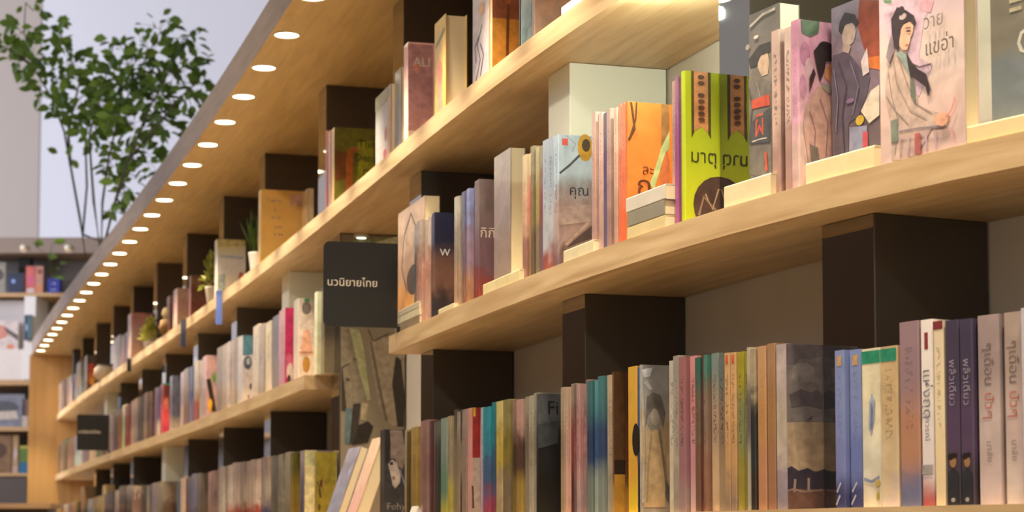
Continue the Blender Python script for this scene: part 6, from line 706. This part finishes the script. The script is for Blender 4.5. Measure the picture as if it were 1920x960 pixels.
FAR_Z = {448: 3.5557, 455: 3.5263, 477: 3.434, 490: 3.3795, 497: 3.3501, 510: 3.2957, 520: 3.2538, 549: 3.1324, 556: 3.1032, 585: 2.982, 592: 2.9527, 600: 2.9193, 650: 2.7108, 655: 2.69, 712: 2.4527, 722: 2.4112, 738: 2.3447, 800: 2.0875, 808: 2.0543, 815: 2.0253, 835: 1.9425, 880: 1.7564, 887: 1.7275, 893: 1.7027, 960: 1.4264, 560: 3.0864, 620: 2.8359}
TREE_A = {'stems': [[(-2.2812, 10.8, 2.6704), (-2.3222, 10.8, 2.9303), (-2.3826, 10.82, 3.2238), (-2.4268, 10.85, 3.4191), (-2.4905, 10.8, 3.5983), (-2.5762, 10.75, 3.747), (-2.6159, 10.7, 3.9236), (-2.61, 10.7, 4.0834)], [(-2.3826, 10.82, 3.2238), (-2.4035, 10.85, 3.4045), (-2.3877, 10.9, 3.5616), (-2.3594, 10.92, 3.7135), (-2.4414, 10.95, 3.8834), (-2.4873, 10.95, 4.017)], [(-2.3066, 10.8, 2.8436), (-2.3087, 10.9, 3.1216), (-2.3212, 10.9, 3.3853), (-2.2999, 10.9, 3.5175), (-2.2678, 10.9, 3.7089)], [(-2.5762, 10.75, 3.747), (-2.6568, 10.7, 3.8076), (-2.729, 10.7, 3.8511)]], 'clusters': [((-2.6548, 10.8, 3.9491), 0.0966, 0.0682, 16), ((-2.705, 10.8, 3.8466), 0.0682, 0.0568, 12), ((-2.5891, 10.8, 3.8173), 0.0853, 0.0796, 16), ((-2.4458, 10.8, 3.8671), 0.0739, 0.0625, 9), ((-2.5573, 10.8, 3.6333), 0.0568, 0.0341, 7), ((-2.4631, 10.8, 3.6858), 0.1137, 0.0909, 24), ((-2.3866, 10.8, 3.7676), 0.1023, 0.0966, 24), ((-2.4608, 10.8, 3.54), 0.0398, 0.0256, 5), ((-2.3319, 10.8, 3.5837), 0.1279, 0.0909, 26), ((-2.2664, 10.8, 3.4293), 0.1023, 0.0625, 18), ((-2.3306, 10.8, 3.4963), 0.0739, 0.0512, 10), ((-2.2248, 10.8, 3.3362), 0.0455, 0.0341, 6), ((-2.5932, 10.8, 4.0664), 0.0398, 0.0341, 4), ((-2.4535, 10.8, 3.993), 0.0341, 0.0256, 4), ((-2.2182, 10.8, 3.6858), 0.0796, 0.0796, 18), ((-2.2308, 10.8, 3.5545), 0.0796, 0.0682, 16), ((-2.6283, 10.8, 3.7443), 0.0341, 0.0398, 4), ((-2.3902, 10.8, 3.249), 0.0341, 0.0142, 2)]}
TREE_B = {'stems': [[(-2.088, 10.2, 2.6705), (-2.124, 10.2, 2.9161), (-2.1539, 10.25, 3.1447), (-2.1614, 10.25, 3.2826), (-2.1277, 10.3, 3.4594), (-2.0755, 10.3, 3.6543), (-2.0497, 10.3, 3.7799)], [(-2.0828, 10.2, 2.6841), (-2.0704, 10.15, 2.9077), (-2.0338, 10.1, 3.1162), (-1.9857, 10.1, 3.3338), (-1.8812, 10.1, 3.5794), (-1.7723, 10.05, 3.7582)], [(-2.0669, 10.2, 2.7113), (-1.9909, 10.1, 2.9264), (-1.9248, 10.05, 3.1068), (-1.8328, 10.0, 3.3127), (-1.7131, 10.0, 3.5558), (-1.6429, 10.0, 3.7183)], [(-1.9248, 10.05, 3.1068), (-1.7972, 10.0, 3.2318), (-1.6708, 9.95, 3.3827), (-1.5526, 9.95, 3.4902)], [(-1.9909, 10.1, 2.9264), (-1.9445, 10.05, 2.9853), (-1.9351, 10.05, 3.0797)], [(-2.0466, 10.15, 2.7446), (-2.0291, 10.15, 2.8397), (-1.9898, 10.1, 2.8506)]], 'clusters': [((-1.7989, 10.2, 3.8102), 0.0698, 0.0483, 11), ((-1.6621, 10.2, 3.7632), 0.0752, 0.0537, 12), ((-1.8461, 10.2, 3.6637), 0.1181, 0.0805, 30), ((-1.7144, 10.2, 3.5753), 0.1127, 0.0913, 32), ((-1.96, 10.2, 3.6305), 0.1127, 0.0913, 28), ((-1.9908, 10.2, 3.4871), 0.1127, 0.0913, 32), ((-1.8216, 10.2, 3.443), 0.1235, 0.0913, 36), ((-1.6591, 10.2, 3.4926), 0.0752, 0.0805, 18), ((-1.9288, 10.2, 3.3219), 0.1127, 0.0805, 30), ((-1.7873, 10.2, 3.3054), 0.0913, 0.0644, 22), ((-1.9676, 10.2, 3.1764), 0.0537, 0.0376, 9), ((-1.8667, 10.2, 3.1407), 0.0644, 0.0644, 16), ((-2.0289, 10.2, 3.0968), 0.0483, 0.0376, 10), ((-1.9625, 10.2, 2.9982), 0.0483, 0.0483, 12), ((-2.0095, 10.2, 2.8615), 0.0376, 0.0188, 5), ((-1.5778, 10.2, 3.5202), 0.0376, 0.0483, 6), ((-1.6064, 10.2, 3.6581), 0.0429, 0.0376, 6), ((-1.9117, 10.2, 3.053), 0.0429, 0.0322, 6), ((-2.0515, 10.2, 3.3549), 0.0644, 0.0644, 14), ((-2.0298, 10.2, 3.7549), 0.0322, 0.0268, 4)]}
TWIG_PLANT = [(-3.4484, 15.2, 3.0264), (-3.4711, 15.2, 3.1884), (-3.4978, 15.2, 3.3507), (-3.6045, 15.2, 3.4644), (-3.4672, 15.2, 3.4522), (-3.5875, 15.2, 3.4116), (-3.4156, 15.2, 3.2492), (-3.4321, 15.2, 3.2695)]
COUNTER = ((-3.7325, 14.2, 1.4606), (-3.1726, 14.2, 1.4606))
M_BLACK = painted('black_board', '0d0b09', .6, .1, 20)
def rounded_plate(name, w, h, t, rad, mat, parent, corners):
    """plate in local x (0..w going to the left = -x), z, thickness y; only the listed corners are rounded"""
    pts = []
    for cx, cz, a0, k in ((-rad, rad, -90, 'rb'), (-rad, h-rad, 0, 'rt'), (-w+rad, h-rad, 90, 'lt'), (-w+rad, rad, 180, 'lb')):
        if k in corners: pts += [(cx+rad*math.cos(math.radians(a0+15*i)), cz+rad*math.sin(math.radians(a0+15*i))) for i in range(7)]
        else: pts.append((0 if k[0] == 'r' else -w, 0 if k[1] == 'b' else h))
    n = len(pts); V = [(x, 0, z) for x, z in pts]+[(x, t, z) for x, z in pts]
    Fc = [tuple(range(n)), tuple(range(2*n-1, n-1, -1))]+[(i, n+i, n+(i+1) % n, (i+1) % n) for i in range(n)]
    return mesh_obj(name, V, Fc, mat, parent)
def blade_sign(s, z0, z1, label, rad):
    h = z1-z0; w = h*.885
    # the board stands out from the shelf front, square to it; local -x points into the aisle
    p, t, n = frame(s); rz = math.atan2(-n[1], -n[0])
    r = empty('hanging_sign', P3(s, 0, z0), rz, label, 'sign', 'black section signs')
    rounded_plate('board', w, h, .006, rad, M_BLACK, r, ('lt', 'lb'))
    tv, tf = text_mesh('นวนิยายไทย'); sz = h*.165; xs = [v[0] for v in tv]; k = w*.665/(max(xs)-min(xs))
    mesh_obj('lettering', [(x*k-w*.615, -.0006, y*k+h*.515) for x, y, z in tv], tf, plain('e8dcc8', .5), r)
    box('foot', -.002, .006, .001, .005, Z_M-z0, .004, M_BLACK, r)
blade_sign(*SIGN_BIG, 'large black square sign with white Thai lettering standing out from the shelf', .014)
blade_sign(*SIGN_SMALL, 'small distant black square sign with a pale word on the far shelf', .008)
M_BLUE = plain('5a70b8', .12, .0, 0, .5, 1)
for (s, z0, z1), lb in zip(TAGS, ('nearest blue acrylic tag hanging from the top shelf edge', 'middle blue-grey acrylic tag hanging from the top shelf edge', 'farthest small dark acrylic tag hanging from the top shelf edge')):
    p, t, n = frame(s); rz = math.atan2(-n[1], -n[0]); i = TAGS.index((s, z0, z1))
    r = empty('shelf_tag', P3(s, 0, z0), rz, lb, 'shelf tag', 'acrylic tags on the top shelf edge')
    mat = (M_BLUE, plain('56628a', .15, 0, 0, .5, 1), plain('3c3a40', .2))[i]
    box('plate', -.024, -.001, 0, .003, 0, z1-z0, mat, r); box('clip', -.006, .004, .0, .004, (z1-z0)*.72, (z1-z0)*.99, plain('8890a8', .2), r)
# ------------------------------------------------------------------ small pot plants on the top shelf
def leaf_vf(L, wd, fold=.25):
    V = [(0,0,0),(wd*.5,L*.35,wd*fold),(wd*.42,L*.68,wd*fold*.8),(0,L,-.0),(-wd*.42,L*.68,wd*fold*.8),(-wd*.5,L*.35,wd*fold),(0,L*.35,0),(0,L*.68,-.02*L)]
    return V, [(0,1,6),(1,2,7,6),(2,3,7),(0,6,5),(6,7,4,5),(7,3,4)]
def leaf_mat(name, a, b_):
    m, nt, b = new_mat(name); oi = N_(nt, 'ShaderNodeObjectInfo'); tc = N_(nt, 'ShaderNodeTexCoord'); nz = N_(nt, 'ShaderNodeTexNoise'); nz.inputs['Scale'].default_value = 14
    link(nt, tc.outputs['Object'], nz.inputs['Vector'])
    ad = N_(nt, 'ShaderNodeMath', operation='ADD'); link(nt, oi.outputs['Random'], ad.inputs[0]); link(nt, nz.outputs['Fac'], ad.inputs[1])
    hv = N_(nt, 'ShaderNodeMath', operation='MULTIPLY'); link(nt, ad.outputs[0], hv.inputs[0]); hv.inputs[1].default_value = .55
    cr = N_(nt, 'ShaderNodeValToRGB'); cr.color_ramp.elements[0].color = (*hexc(a), 1); cr.color_ramp.elements[1].color = (*hexc(b_), 1); cr.color_ramp.elements[0].position = .2; cr.color_ramp.elements[1].position = .8
    link(nt, hv.outputs[0], cr.inputs[0]); link(nt, cr.outputs[0], b.inputs['Base Color']); b.inputs['Roughness'].default_value = .45
    b.inputs['Subsurface Weight'].default_value = 0
    tr = N_(nt, 'ShaderNodeBsdfTranslucent'); link(nt, cr.outputs[0], tr.inputs[0]); ms = N_(nt, 'ShaderNodeMixShader'); ms.inputs[0].default_value = .25
    link(nt, b.outputs[0], ms.inputs[1]); link(nt, tr.outputs[0], ms.inputs[2]); link(nt, ms.outputs[0], nt.nodes['Material Output'].inputs[0])
    return m
M_LEAF = leaf_mat('leaf_green', '38581a', '789838'); M_LEAF2 = leaf_mat('leaf_yellow_green', '4c6414', 'd8cc60'); M_GRASS = leaf_mat('grass_green', '2c4818', '6c8c38')
def leaf_rot(d, roll):
    y = Vector(d).normalized(); z = Vector((math.sin(roll*1.3)*.7, -1, .35*math.cos(roll*7))); z = (z-y*z.dot(y)).normalized(); x = y.cross(z)
    return Matrix((x, y, z)).transposed()
def scatter_leaves(name, spots, parent, mat, L, wd):
    V, Fc = [], []
    lv, lf = leaf_vf(L, wd)
    for p, d, sc in spots:
        q = Vector(d).to_track_quat('Y', 'Z').to_matrix(); k = len(V)
        for v in lv: V.append(tuple(Vector(p)+q @ (Vector(v)*sc)))
        Fc += [tuple(i+k for i in f) for f in lf]
    return tag(mesh_obj(name, V, Fc, mat, parent), kind='stuff')
for i, (s, d, kind) in enumerate(POT_PLANTS):
    lb = ('cream pot of bushy yellow-green foliage on the top shelf, before the red book', 'white pot of upright grassy leaves beside the yellow folder', 'distant small yellow-green pot plant before the pale pink book')[i]
    r = empty('potted_plant', P3(s, d+.02, Z_T), rot_at(s), lb, 'plant', 'small plants on the top shelf')
    ht = .085 if i < 2 else .05
    lathe('pot', [(.024, 0), (.026, .004), (.036, ht-.006), (.037, ht), (.033, ht), (.031, ht-.008)], plain('d8c8b0' if i == 0 else 'd8ccc4', .5), r)
    sp = []
    if kind == 'bushy':
        for k in range(150):
            a = R.uniform(0, 6.28); e = R.uniform(-.15, 1.4); rr = (.105 if i == 0 else .08)*R.uniform(.45, 1); dv = Vector((math.cos(a)*math.cos(e), math.sin(a)*math.cos(e)*.55, math.sin(e)*1.3))
            sp.append((Vector((-.012, 0, ht+.01))+dv*rr*.9, dv+Vector((R.uniform(-.4, .4), R.uniform(-.4, .4), R.uniform(-.2, .5))), R.uniform(.7, 1.2)))
        scatter_leaves('foliage', sp, r, M_LEAF2, .034, .018)
    else:
        for k in range(70):
            a = R.uniform(0, 6.28); e = R.uniform(.75, 1.5); dv = Vector((math.cos(a)*math.cos(e), math.sin(a)*math.cos(e)*.6, math.sin(e)))
            sp.append((Vector((R.uniform(-.02, .02), R.uniform(-.02, .02), ht-.01)), dv, R.uniform(.6, 1.15)))
        scatter_leaves('grass_blades', sp, r, M_GRASS, .15, .011)
# two small round ornaments (a white rounded cup shape and a brown and cream ball)
for i, (s, d) in enumerate(ORNAMENTS):
    r = empty('ornament', P3(s, d, Z_T), rot_at(s), ('small rounded white bowl ornament with dark rim at far top shelf', 'cream and brown rounded animal ornament on the far top shelf')[i], 'ornament')
    if i == 0:
        lathe('body', [(.02, 0), (.05, .012), (.066, .04), (.06, .075), (.045, .092), (.03, .098)], plain('d8c4a8', .5), r)
        lathe('rim', [(.046, .09), (.05, .095), (.046, .102), (.02, .104)], plain('4c4038', .5), r)
    else:
        lathe('body', [(.015, 0), (.045, .01), (.055, .04), (.045, .07), (.02, .08)], plain('8c6430', .7), r)
        hd = lathe('head', [(.008, .07), (.03, .076), (.042, .1), (.034, .125), (.01, .135)], plain('d8bc90', .7), r)
        for k in (-1, 1):
            e = lathe('ear', [(.004, 0), (.012, .006), (.01, .018), (.003, .022)], plain('a87c48', .7), hd, 10); e.location = (.024*k, 0, .122)
# ------------------------------------------------------------------ post side in the open niche, its mirror reflection painted as flat shapes
pr0 = empty('reflection_panel', P3(NICHE_REFLECTION['s'], .078, Z_B+.002), rot_at(NICHE_REFLECTION['s']), 'beige mirror reflection with a dark oval painted on the post under the large sign', 'painted reflection')
pb = box('panel', -.003, 0, 0, NICHE_REFLECTION['w'], 0, NICHE_REFLECTION['h'], plain('8c8270', .4), pr0)  # added flat panel that carries the painted reflection
art(pb, NICHE_REFLECTION['art'], 'near', NICHE_REFLECTION['w'], NICHE_REFLECTION['h'], .0004)
# LED pucks under the top shelf: one shows above the sign, two more stand over the near shelf
def puck(s, dd, label, e, colr=(.90, 1, .80)):
    r = empty('puck_light', P3(s, dd, Z_T-TH), 0, label, 'lamp', 'puck lights under the top shelf')
    lathe('housing', [(.024, 0), (.026, -.004), (.025, -.012), (.020, -.0125)], plain('c8ccc0', .3), r, 18)
    lathe('lens', [(.002, -.0145), (.018, -.0140), (.019, -.0125)], plain('f0ffe0', .4, 0, 5), r, 18)
    pl = bpy.data.lights.new('puck_glow', 'POINT'); pl.energy = e; pl.color = colr; pl.shadow_soft_size = .012
    po = bpy.data.objects.new('puck_glow', pl); col.objects.link(po); po.parent = r; po.location = (0, 0, -.035)
puck(PUCK[0], PUCK[1], 'small glowing round puck light under the top shelf above the sign', 2.5)
puck(2.20, .02, 'puck light under the top shelf above the lime green book', 3.6)
puck(1.70, .05, 'puck light under the top shelf above the white cover', 1.2)
puck(1.25, .12, 'puck light under the top shelf over the right edge of the photo', 2.5)
# small price stand at the front of the bottom shelf
pr_ = empty('price_stand', P3(PRICE_S, -.002, Z_B), rot_at(PRICE_S), 'small white price card stand on the bottom shelf before the photograph book', 'price card')
mesh_obj('card', [(-.03, 0, 0), (.035, 0, 0), (.035, .012, .035), (-.03, .012, .035), (-.03, .03, 0), (.035, .03, 0)], [(0, 1, 2, 3), (1, 5, 2), (0, 3, 4), (3, 2, 5, 4), (0, 4, 5, 1)], plain('c8c0b4', .5), pr_)
mesh_obj('printed_line', [(-.02, .0033, .012), (.025, .0033, .012), (.025, .0046, .016), (-.02, .0046, .016)], [(0, 1, 2, 3)], plain('5c5450', .5), pr_)
# ------------------------------------------------------------------ far bookcase at the end of the shop
X, Zf = FAR_X, FAR_Z
far = empty('far_bookcase', (X[0], FAR_Y, 0), 0, 'distant bookcase with white upright and lit fascia at the far left', 'bookcase')
def fb(o):
    o.parent = far; o.matrix_parent_inverse = Matrix.Translation(far.location).inverted(); return o
Y0, Y1 = FAR_Y, FAR_Y+.42
M_FWOOD = wood('far_oak', 'b08858', 'c8a070', .5); M_FGREY = painted('far_grey', '7c746e', .6); M_FCAB = painted('far_cabinet', '4c4038', .5)
XL, XR = X[-60]-1.2, X[128]+.1
fb(box('fascia', XL, X[260], Y0-.08, Y1, Zf[477], Zf[448], plain('8c7868', .6)))
fb(box('back_panel', XL, X[190], Y1-.02, Y1, 0, Zf[477], M_FGREY))
fb(box('shelf_board', XL, X[128], Y0, Y1-.02, Zf[556], Zf[549], M_FWOOD))
fb(box('shelf_board', XL, X[62], Y0-.01, Y1-.02, Zf[722], Zf[715] if 715 in Zf else Zf[712], M_FWOOD))
fb(box('shelf_board', XL, X[60], Y0, Y1-.02, Zf[808], Zf[800], M_FWOOD))
fb(box('shelf_board', XL, X[60], Y0, Y1-.02, Zf[893], Zf[887], M_FWOOD))
fb(box('upright', X[45], X[66], Y0-.02, Y1-.02, Zf[712], Zf[556], plain('e0d8d0', .5)))
fb(box('upright', X[55], X[60], Y0, Y1-.02, 0, Zf[722], M_FGREY))
fb(box('display_panel', XL, X[38], Y0+.1, Y0+.13, Zf[712], Zf[560], plain('b4aaa4', .6)))
fb(box('ledge', XL, X[45], Y0, Y0+.1, Zf[712], Zf[655], plain('d8ccc0', .5)))
for k in range(5):
    x0 = XL+(X[55]-XL)*k/5; x1 = XL+(X[55]-XL)*(k+1)/5
    dr = fb(box('cabinet_door', x0+.008, x1-.008, Y0+.01, Y0+.03, .1, Zf[893]-.01, M_FCAB))
for i, xx in ((1, 45), (2, 128)):
    lx = X[xx]
    r = empty('downlight', (lx, Y0-.05, Zf[477]+.03), 0, ('', 'left small downlight glowing in the distant fascia', 'right small downlight glowing in the distant fascia')[i], 'downlight', 'downlights in the distant fascia', rot=(math.radians(55), 0, 0))
    r.location = (lx, Y0-.085, Zf[477]+.04)
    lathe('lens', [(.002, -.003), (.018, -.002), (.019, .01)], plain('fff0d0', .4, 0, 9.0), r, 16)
    lathe('trim_ring', [(.021, -.001), (.024, .0), (.024, .012)], M_RING, r, 16)
def thing_box(name, x0, x1, y0, y1, z0, z1, c, label, cat, parts=()):
    r = empty(name, ((x0+x1)/2, y0, z0), 0, label, cat); w = x1-x0
    box('body', -w/2, w/2, 0, y1-y0, 0, z1-z0, plain(c, .5), r)
    art(r, parts, 'front', w, z1-z0, .001)
def far_book(x0, x1, zb, zt, c, label, parts=(), y=None):
    y = Y0+.06 if y is None else y
    rr, co = book('book', x1-x0, zt-zb, .03, 0, ((x0+x1)/2, y, zb), (0, 0, 0), label, (c, c, c), (.4, 0, .5), 'face', 'books in the distant bookcase')
    if parts: art(co, list(parts), 'front', x1-x0, zt-zb, .0006)
far_book(X[-60], X[8]-.02, Zf[549], Zf[490], '8c8478', 'grey framed picture book at the far left of the distant shelf', [('e', .75, .6, .2, .2, '4c443c')])
far_book(X[8], X[38], Zf[549], Zf[510], '1c2440', 'dark navy book with a pale blue mark on the distant shelf', [('e', .35, .6, .12, .1, '8ca0d8')])
thing_box('black_column', X[20], X[42], Y0+.2, Y0+.3, Zf[549], Zf[477]-.005, '24221f', 'black upright panel behind the navy book on the distant shelf', 'panel')
far_book(X[42], X[60], Zf[549], Zf[497], 'c06058', 'coral red book facing outward on the distant shelf', [('e', .5, .5, .4, .2, 'c85870'), ('p', [(.1, 0), (.9, 0), (.9, .2), (.1, .2)], 'c8b0a8')])
far_book(X[60]+.002, X[74], Zf[549], Zf[497], 'b8806c', 'salmon book with an orange patch beside the coral red book', [('e', .5, .2, .3, .12, 'd07838'), ('e', .6, .8, .3, .1, '8c4030')])
thing_box('blue_box', X[84], X[106], Y0+.05, Y0+.15, Zf[549], Zf[520], '24288c', 'deep blue box with two pale marks on the distant shelf', 'box', [('e', .5, .65, .2, .1, '8c90c8'), ('e', .5, .25, .2, .1, '8c90c8')])
far_book(X[-60], X[38]-.03, Zf[655], Zf[600], 'c8b8b0', 'pale poster book with pink and grey figures in the distant case', [('e', .6, .6, .2, .25, 'c88070'), ('p', [(.7, .8), (1, .5), (1, .3), (.75, .6)], '5c504c'), ('e', .85, .1, .08, .08, 'd07850')], Y0+.03)
far_book(X[45]+.01, X[62], Zf[620]-.08, Zf[592], '2c3c50', 'dark blue book fixed to the white upright of the distant case', [('e', .3, .5, .15, .15, '8ca0c0'), ('p', [(.45, .05), (.95, .1), (.95, .9), (.45, .95)], '4c6468')], Y0-.06)
far_book(X[-60], X[38]+.02, Zf[800], Zf[738], '74747c', 'grey book with a pale landscape on the lower distant shelf', [('e', .6, .6, .3, .2, '4c4c50'), ('p', [(.3, .2), (.9, .25), (.85, .5), (.3, .45)], 'b8a898')])
far_book(X[42]-.01, X[55]-.02, Zf[800], Zf[738]-.04, '6c5048', 'brown book with a pale foot on the lower distant shelf', [('p', [(0, 0), (1, 0), (1, .4), (0, .4)], 'b8a490')])
far_book(X[-60], X[8]+.05, Zf[887], Zf[815], '7c5c3c', 'brown patterned book on the lowest distant shelf', [('e', .7, .6, .2, .2, '4c3424')])
far_book(X[8]+.06, X[38]-.02, Zf[887], Zf[815], 'a07c50', 'tan book with a pale diamond on the lowest distant shelf', [('p', [(.5, .2), (.8, .5), (.5, .8), (.2, .5)], 'b8a49c'), ('p', [(0, 0), (1, 0), (1, .2), (0, .2)], 'b09080')])
far_book(X[38]-.01, X[55]-.01, Zf[887], Zf[835], '5c7030', 'green and blue book at the right of the lowest distant shelf', [('p', [(0, 0), (1, 0), (1, .4), (0, .4)], '2c6080'), ('p', [(.1, .9), (.9, .9), (.9, 1), (.1, 1)], 'a89c40')])
# twig plant standing on the distant shelf
r = empty('twig_plant', (X[106]-.03, Y0-.02, Zf[549]), 0, 'thin leafy twig plant on the distant shelf beside the blue box', 'plant')
V, Fc = [], []; o0 = Vector(r.location); tw = [Vector(p)-o0 for p in TWIG_PLANT]
tube(V, Fc, [Vector((0, 0, 0)), tw[1], tw[2], tw[4]], [.006, .005, .004, .002]); tube(V, Fc, [tw[2], tw[5], tw[3]], [.004, .003, .002]); tube(V, Fc, [tw[1], tw[6], tw[7]], [.004, .003, .002])
mesh_obj('stem', V, Fc, plain('4c4a30', .7), r)
lv, lf = leaf_vf(.10, .055); lme = None
for p in (tw[3], tw[4], tw[5], tw[6], tw[2], tw[1]+Vector((.06, 0, .1)), tw[1]+Vector((.1, 0, -.02)), tw[0]+Vector((.12, 0, .06)), tw[0]+Vector((.16, 0, .0))):
    if lme is None: o = mesh_obj('leaf', lv, lf, M_LEAF, r, smooth=True); lme = o.data
    else: o = bpy.data.objects.new('leaf', lme); col.objects.link(o); o.parent = r
    o.location = p; o.rotation_euler = (R.uniform(-.6, .6), R.uniform(-1.2, 1.2), R.uniform(0, 6.28))
# counter at the far end of the aisle
ca, cb = COUNTER
ct = empty('counter', (cb[0], cb[1], 0), 0, 'low wooden display counter at the far end of the aisle', 'counter')
box('counter_top', ca[0]-1-cb[0], 0, -.25, .1, ca[2]-.035, ca[2], M_FWOOD, ct); box('cabinet', ca[0]-1-cb[0], -.03, -.2, .08, 0, ca[2]-.036, M_FCAB, ct)
# ------------------------------------------------------------------ the two tall leafy plants on top of the canopy
def tree(data, label, seed, maxparts=290):
    rr = random.Random(seed); st = data['stems']; base = Vector(st[0][0]); zb = Z_C+.101
    near = min(range(10, int(S_END*100)-10), key=lambda k: abs(P3(k*.01, 0, 0)[1]-base.y))*.01
    foot = Vector(P3(near, .03, zb))
    root = empty('leafy_tree', foot, 0, label, 'plant', 'tall plants on top of the canopy')
    lathe('pot', [(.055, 0), (.06, .005), (.075, .11), (.07, .115), (.066, .10)], plain('4c4038', .6), root, 18)
    V, Fc = [], []
    for i, s in enumerate(st):
        pts = [Vector(p)-foot for p in s]
        if i == 0 or (pts[0].z < .35): pts = [Vector((rr.uniform(-.02, .02), rr.uniform(-.02, .02), .1))]+pts
        n = len(pts); tube(V, Fc, pts, [.0085*(1-.8*k/(n-1))+.001 for k in range(n)], 6)
    allp = [Vector(p)-foot for s in st for p in s[1:]]
    leaves = []
    for c, rx, rz, n in data['clusters']:
        cv = Vector(c)-foot; q = min(allp, key=lambda p: (p-cv).length)
        mid = (q+cv)/2+Vector((rr.uniform(-.02, .02), rr.uniform(-.05, .05), -.02))
        tube(V, Fc, [q, mid, cv], [.003, .0025, .0015], 5)
        for k in range(int(n*LEAF_MUL)):
            a = rr.uniform(0, 6.28); ra = math.sqrt(rr.random())*1.12; dp = Vector((math.cos(a)*ra*rx, rr.uniform(-.16, .16), math.sin(a)*ra*rz)); p = cv+dp
            dirv = Vector((dp.x*2+rr.uniform(-.05, .05), rr.uniform(-.03, .03), dp.z*1.2+rr.uniform(-.07, .03)))
            if dirv.length < .01: dirv = Vector((1, 0, 0))
            leaves.append((p, dirv.normalized(), rr.uniform(.6, 1.35), rr.uniform(-1.2, 1.2)))
            if k % 4 == 0: tube(V, Fc, [cv, (cv+p)/2+Vector((0, 0, .008)), p], [.0014, .0012, .0008], 4)
    mesh_obj('branches', V, Fc, plain('4c4640', .8), root)
    rr.shuffle(leaves); lv, lf = leaf_vf(.064, .037); lme = None
    for p, d, sc, roll in leaves[:maxparts]:
        if lme is None: o = mesh_obj('leaf', lv, lf, M_LEAF, root, smooth=True); lme = o.data
        else: o = bpy.data.objects.new('leaf', lme); col.objects.link(o); o.parent = root
        o.location = p; o.rotation_mode = 'QUATERNION'; o.rotation_quaternion = leaf_rot(d, roll).to_quaternion(); o.scale = (sc,)*3
    if leaves[maxparts:]: scatter_leaves('foliage', [(p, d, sc) for p, d, sc, roll in leaves[maxparts:]], root, M_LEAF, .064, .037)
LEAF_MUL = 1.5
tree(TREE_A, 'left tall slender leafy plant rising above the canopy against the wall', 3)
tree(TREE_B, 'right tall slender leafy plant rising above the canopy against the wall', 5)
